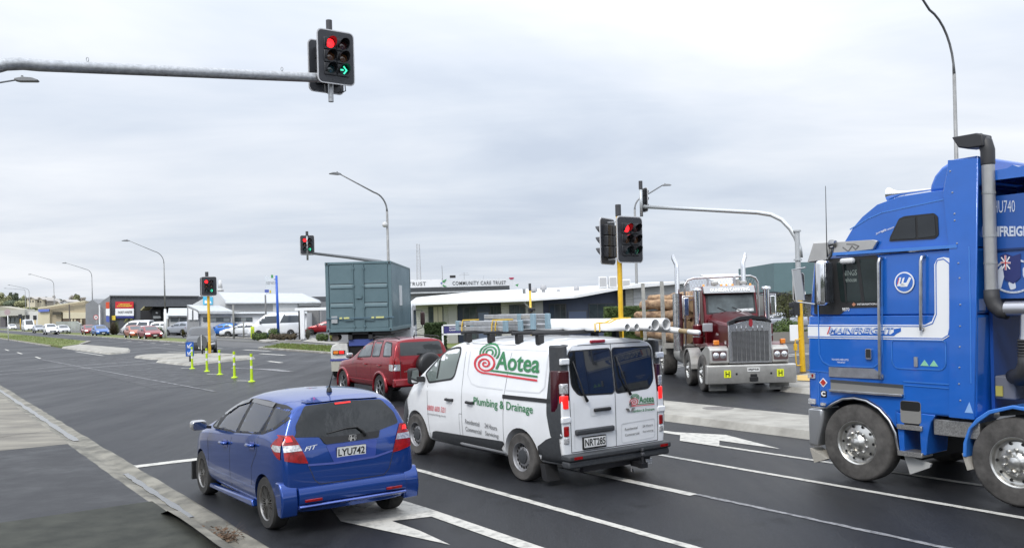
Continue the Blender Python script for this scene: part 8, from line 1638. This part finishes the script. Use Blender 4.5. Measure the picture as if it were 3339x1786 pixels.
BARK = mat('bark', (.13, .10, .08), .9, noise=.4, nscale=5)
def tree(label, px, pyb, Y, w_, h_, trunk_z, m, n, s, seed, name='tree', zbase=0.0, group=None, nb=9):
    p_ = P(px, pyb, Y); r_ = random.Random(seed); T = thing(name, label, 'tree', (p_[0], Y, zbase), 0, group); blobs = []
    for i in range(nb):
        a = r_.uniform(0, 6.28); d = r_.uniform(0, .62) * w_ / 2; z = trunk_z + (h_ - trunk_z) * r_.uniform(.18, .85); k = r_.uniform(.22, .36); blobs.append((d * math.cos(a), d * math.sin(a) * .7, z, w_ * k, w_ * k * .8, (h_ - trunk_z) * k * .9))
    m_ = MB(); m_.tube([(0, 0, 0), (.02 * h_, 0, trunk_z), (0, 0, h_ * .75)], [.035 * h_, .025 * h_, .006 * h_], 8)
    for b in blobs[:6]: m_.tube([(0, 0, trunk_z * r_.uniform(.6, 1)), (b[0] * .5, b[1] * .5, (trunk_z + b[2]) / 2), (b[0], b[1], b[2])], [.015 * h_, .010 * h_, .004 * h_], 5)
    m_.build('trunk', BARK, T, True); leaves('crown', blobs, n, s, m, T, seed); return T
# rising hill behind the far-left buildings
def hz(x, y): return max(0.0, 1.0) 
mb = MB(); pr = [(-60, 985), (20, 985), (90, 990), (150, 996), (240, 1000), (330, 1020), (345, 1060)]
n = len(pr)
V = [P(x, y, 430) for x, y in pr] + [P(x, 1036 + (304 - x) * .026, 330) for x, y in pr] + [P(x, y + 4, 600) for x, y in pr]
for i in range(n): V[n + i] = (V[n + i][0], V[n + i][1], -1.0)
mb.add(V, [(i, i + 1, n + i + 1, n + i) for i in range(n - 1)] + [(i, 2 * n + i, 2 * n + i + 1, i + 1) for i in range(n - 1)]); struct(mb.build('hills_or_reflected_band', mat('hill_green', (.20, .21, .12), .9, col2=(.12, .13, .075), nscale=.03)))
fr = [(0, 958, 30, 26, GF, 'rounded olive tree at the left edge of the hill'), (12, 962, 26, 34, GF, 'olive tree on the hill, second from the left edge'), (25, 966, 22, 30, GF, 'lighter olive tree before the dark pines'), (38, 955, 20, 36, GG, 'dark pine on the hill, left of the pair'), (52, 956, 20, 40, GG, 'dark pine on the hill, right of the pair'), (64, 972, 18, 30, GG, 'dark tree between the pines and the pale tree'), (80, 966, 22, 34, GF, 'pale olive tree behind the lamp poles'), (92, 968, 16, 30, GF, 'small pale tree left of the cream houses'),
      (150, 966, 15, 28, GG, 'dark round-topped tree right of the cream houses'), (176, 964, 17, 28, GH, 'bare grey-brown tree behind the lamp pole'), (195, 976, 24, 14, GG, 'low dark trees above the cottage'), (238, 962, 28, 26, GH, 'wide bare brown tree above the cream warehouse'), (252, 960, 22, 22, GF, 'leafless tan tree, right of the wide brown one'), (266, 968, 26, 20, GH, 'bare tan tree nearest the grey gables'), (246, 960, 8, 14, GG, 'dark conifer tip among the bare trees')]
for i, (x, yt, w_, h_, m, lb) in enumerate(fr):
    Yt = 320 + (i % 4) * 12; zt_ = P(x, yt, Yt)[2]; wm_ = w_ / 2850 * Yt; hm = h_ / 2850 * Yt * 1.25; zb_ = zt_ - hm
    tree(lb, x, yt, Yt, wm_, hm, hm * .2, m, 520, .42 if m is not GH else .30, 30 + i, 'hillside_tree', zb_, 'trees on the hill')
for i, (x, y, w_, h_) in enumerate(((5, 992, 40, 22), (40, 990, 40, 24), (72, 990, 34, 22), (160, 996, 34, 12), (105, 1004, 60, 10), (215, 992, 40, 10))):
    Yt = 318; zt_ = P(x, y - h_ / 2, Yt)[2]; T = thing('hillside_bush', 'dense scrub on the hillside' , 'bush', (P(x, y, Yt)[0], Yt, zt_ - h_ / 2850 * Yt), 0, 'scrub on the hillside'); leaves('foliage', [(0, 0, h_ / 2850 * Yt * .5, w_ / 2850 * Yt * .5, 4, h_ / 2850 * Yt * .5)], 700, .45, GG if i % 2 else GF, T, 70 + i)
def bush(label, x0, x1, y0, y1, Y, m, n=700, s=.11, seed=1, name='shrub', spiky=False, group=None):
    c = P((x0 + x1) / 2, y1, Y); a = P(x0, y0, Y); b = P(x1, y1, Y); w_ = b[0] - a[0]; zt_ = a[2]; r_ = random.Random(seed); T = thing(name, label, 'shrub', (c[0], Y, 0), 0, group)
    if spiky:
        mb = MB()
        for _ in range(n // 3):
            an = r_.uniform(0, 6.28); el = r_.uniform(.25, 1.5); L = zt_ * r_.uniform(.7, 1.1); d = Vector((math.cos(an) * math.cos(el) * w_ / zt_ * .6, math.sin(an) * math.cos(el) * .6, math.sin(el))) * L; sd = Vector((-math.sin(an), math.cos(an), 0)) * .05
            mb.face([sd, -sd, d * .6 - sd * .6 + Vector((0, 0, .1)), d * .6 + sd * .6 + Vector((0, 0, .1))]); mb.face([d * .6 + sd * .6 + Vector((0, 0, .1)), d * .6 - sd * .6 + Vector((0, 0, .1)), d])
        link('foliage', mb.mesh(fix=False), m, T)
    else:
        k = max(3, int(w_ / zt_ * 2.2)); bl = [(-w_ / 2 + w_ * (i + .5) / k, r_.uniform(-.2, .2), zt_ * r_.uniform(.42, .55), w_ / k * .85, .6 * zt_, zt_ * r_.uniform(.42, .52)) for i in range(k)]; leaves('foliage', bl, n, s, m, T, seed)
    m_ = MB(); m_.tube([(0, 0, 0), (0, 0, zt_ * .5)], [.06, .02], 5); m_.build('stem', BARK, T); return T
bush('clipped round green shrub beside the bay door', 501, 527, 1063, 1093, 104, GB, 900, .10, 1)
bush('brown spiky flax below the depot wall', 350, 390, 1045, 1090, 120, GD, 700, .1, 2, spiky=True); bush('tuft of green cabbage tree leaves above the brown flax', 368, 388, 1042, 1062, 121, GC, 500, .1, 3, spiky=True)
bush('brown-green grassy shrub behind the lamp pole', 589, 607, 1072, 1096, 98, fmat('flax_olive', (.15, .14, .05), (.08, .07, .03), 3), 700, .1, 4, spiky=True); bush('small bright shrub at the foot of the green one', 494, 504, 1083, 1094, 100, GE, 300, .08, 5)
bush('low olive hedge right of the lime green sign', 824, 870, 1083, 1108, 80, GB, 1400, .09, 6); bush('rounded green shrub behind the small blue and white sign', 880, 910, 1066, 1105, 80.5, GB, 900, .09, 7); bush('low brown-green shrub at the foot of the blue pole', 884, 966, 1086, 1110, 79, GD, 1400, .09, 8)
bush('grey spiky shrub beside the white gate post', 992, 1015, 1068, 1100, 79, fmat('grey_flax', (.22, .22, .17), (.12, .12, .10), 3), 700, .1, 9, spiky=True); bush('dark green mound between the gate and the container truck', 1034, 1068, 1086, 1110, 74, GB, 900, .08, 10); bush('yellow-green shrub under the container', 1078, 1104, 1082, 1103, 74, GE, 800, .08, 11)
bush('green planting on the depot bank, left clump', 412, 438, 1036, 1047, 143, GE, 300, .15, 12); bush('green planting on the depot bank, right clump', 455, 478, 1038, 1048, 143, GE, 250, .15, 13)
def hedge(label, x0, x1, y0, Y, dep, m, n, seed):
    a = P(x0, y0, Y); b = P(x1, y0, Y); r_ = random.Random(seed); T = thing('hedge', label, 'hedge', ((a[0] + b[0]) / 2, Y, 0)); w_ = (b[0] - a[0]) / 2; zt_ = a[2]; mb = MB(); s = .07
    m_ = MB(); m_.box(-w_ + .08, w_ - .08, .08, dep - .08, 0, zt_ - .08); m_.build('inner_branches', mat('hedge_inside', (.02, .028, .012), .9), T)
    for _ in range(n):
        f = r_.random(); 
        if f < .62: q = Vector((r_.uniform(-w_, w_), r_.uniform(-.03, .08), r_.uniform(0, zt_)))
        elif f < .85: q = Vector((r_.uniform(-w_, w_), r_.uniform(0, dep), zt_ + r_.uniform(-.06, .04)))
        else: q = Vector((r_.choice((-w_, w_)) + r_.uniform(-.04, .04), r_.uniform(0, dep), r_.uniform(0, zt_)))
        d = Vector((r_.uniform(-1, 1), r_.uniform(-1, 1), r_.uniform(-1, 1))).normalized() * s; e = d.orthogonal().normalized() * s * .6; mb.face([q - d, q - e, q + d, q + e])
    link('foliage', mb.mesh(fix=False), m, T)
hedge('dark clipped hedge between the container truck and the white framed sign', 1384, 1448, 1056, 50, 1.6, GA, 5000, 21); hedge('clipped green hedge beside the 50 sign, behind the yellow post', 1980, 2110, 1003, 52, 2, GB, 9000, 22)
tree('wind-bent tree with a bare trunk below the teal building', 2570, 1060, 60, 3.0, 3.15, 1.3, GC, 1500, .08, 41, nb=10)
bush('broad green bush behind the log truck headlamp', 2527, 2600, 1035, 1118, 52, GB, 2600, .08, 42); bush('green bush behind the right-hand yellow post', 2622, 2650, 1072, 1118, 54, GB, 900, .08, 43)
T = thing('low_wall', 'low concrete wall behind the right-hand yellow post', 'wall', (P(2600, 1120, 50)[0], 50, 0)); m_ = MB(); m_.box(-4, 8, 0, .2, 0, .62); m_.build('wall', mat('rough_grey_wall', (.20, .19, .17), .8), T)
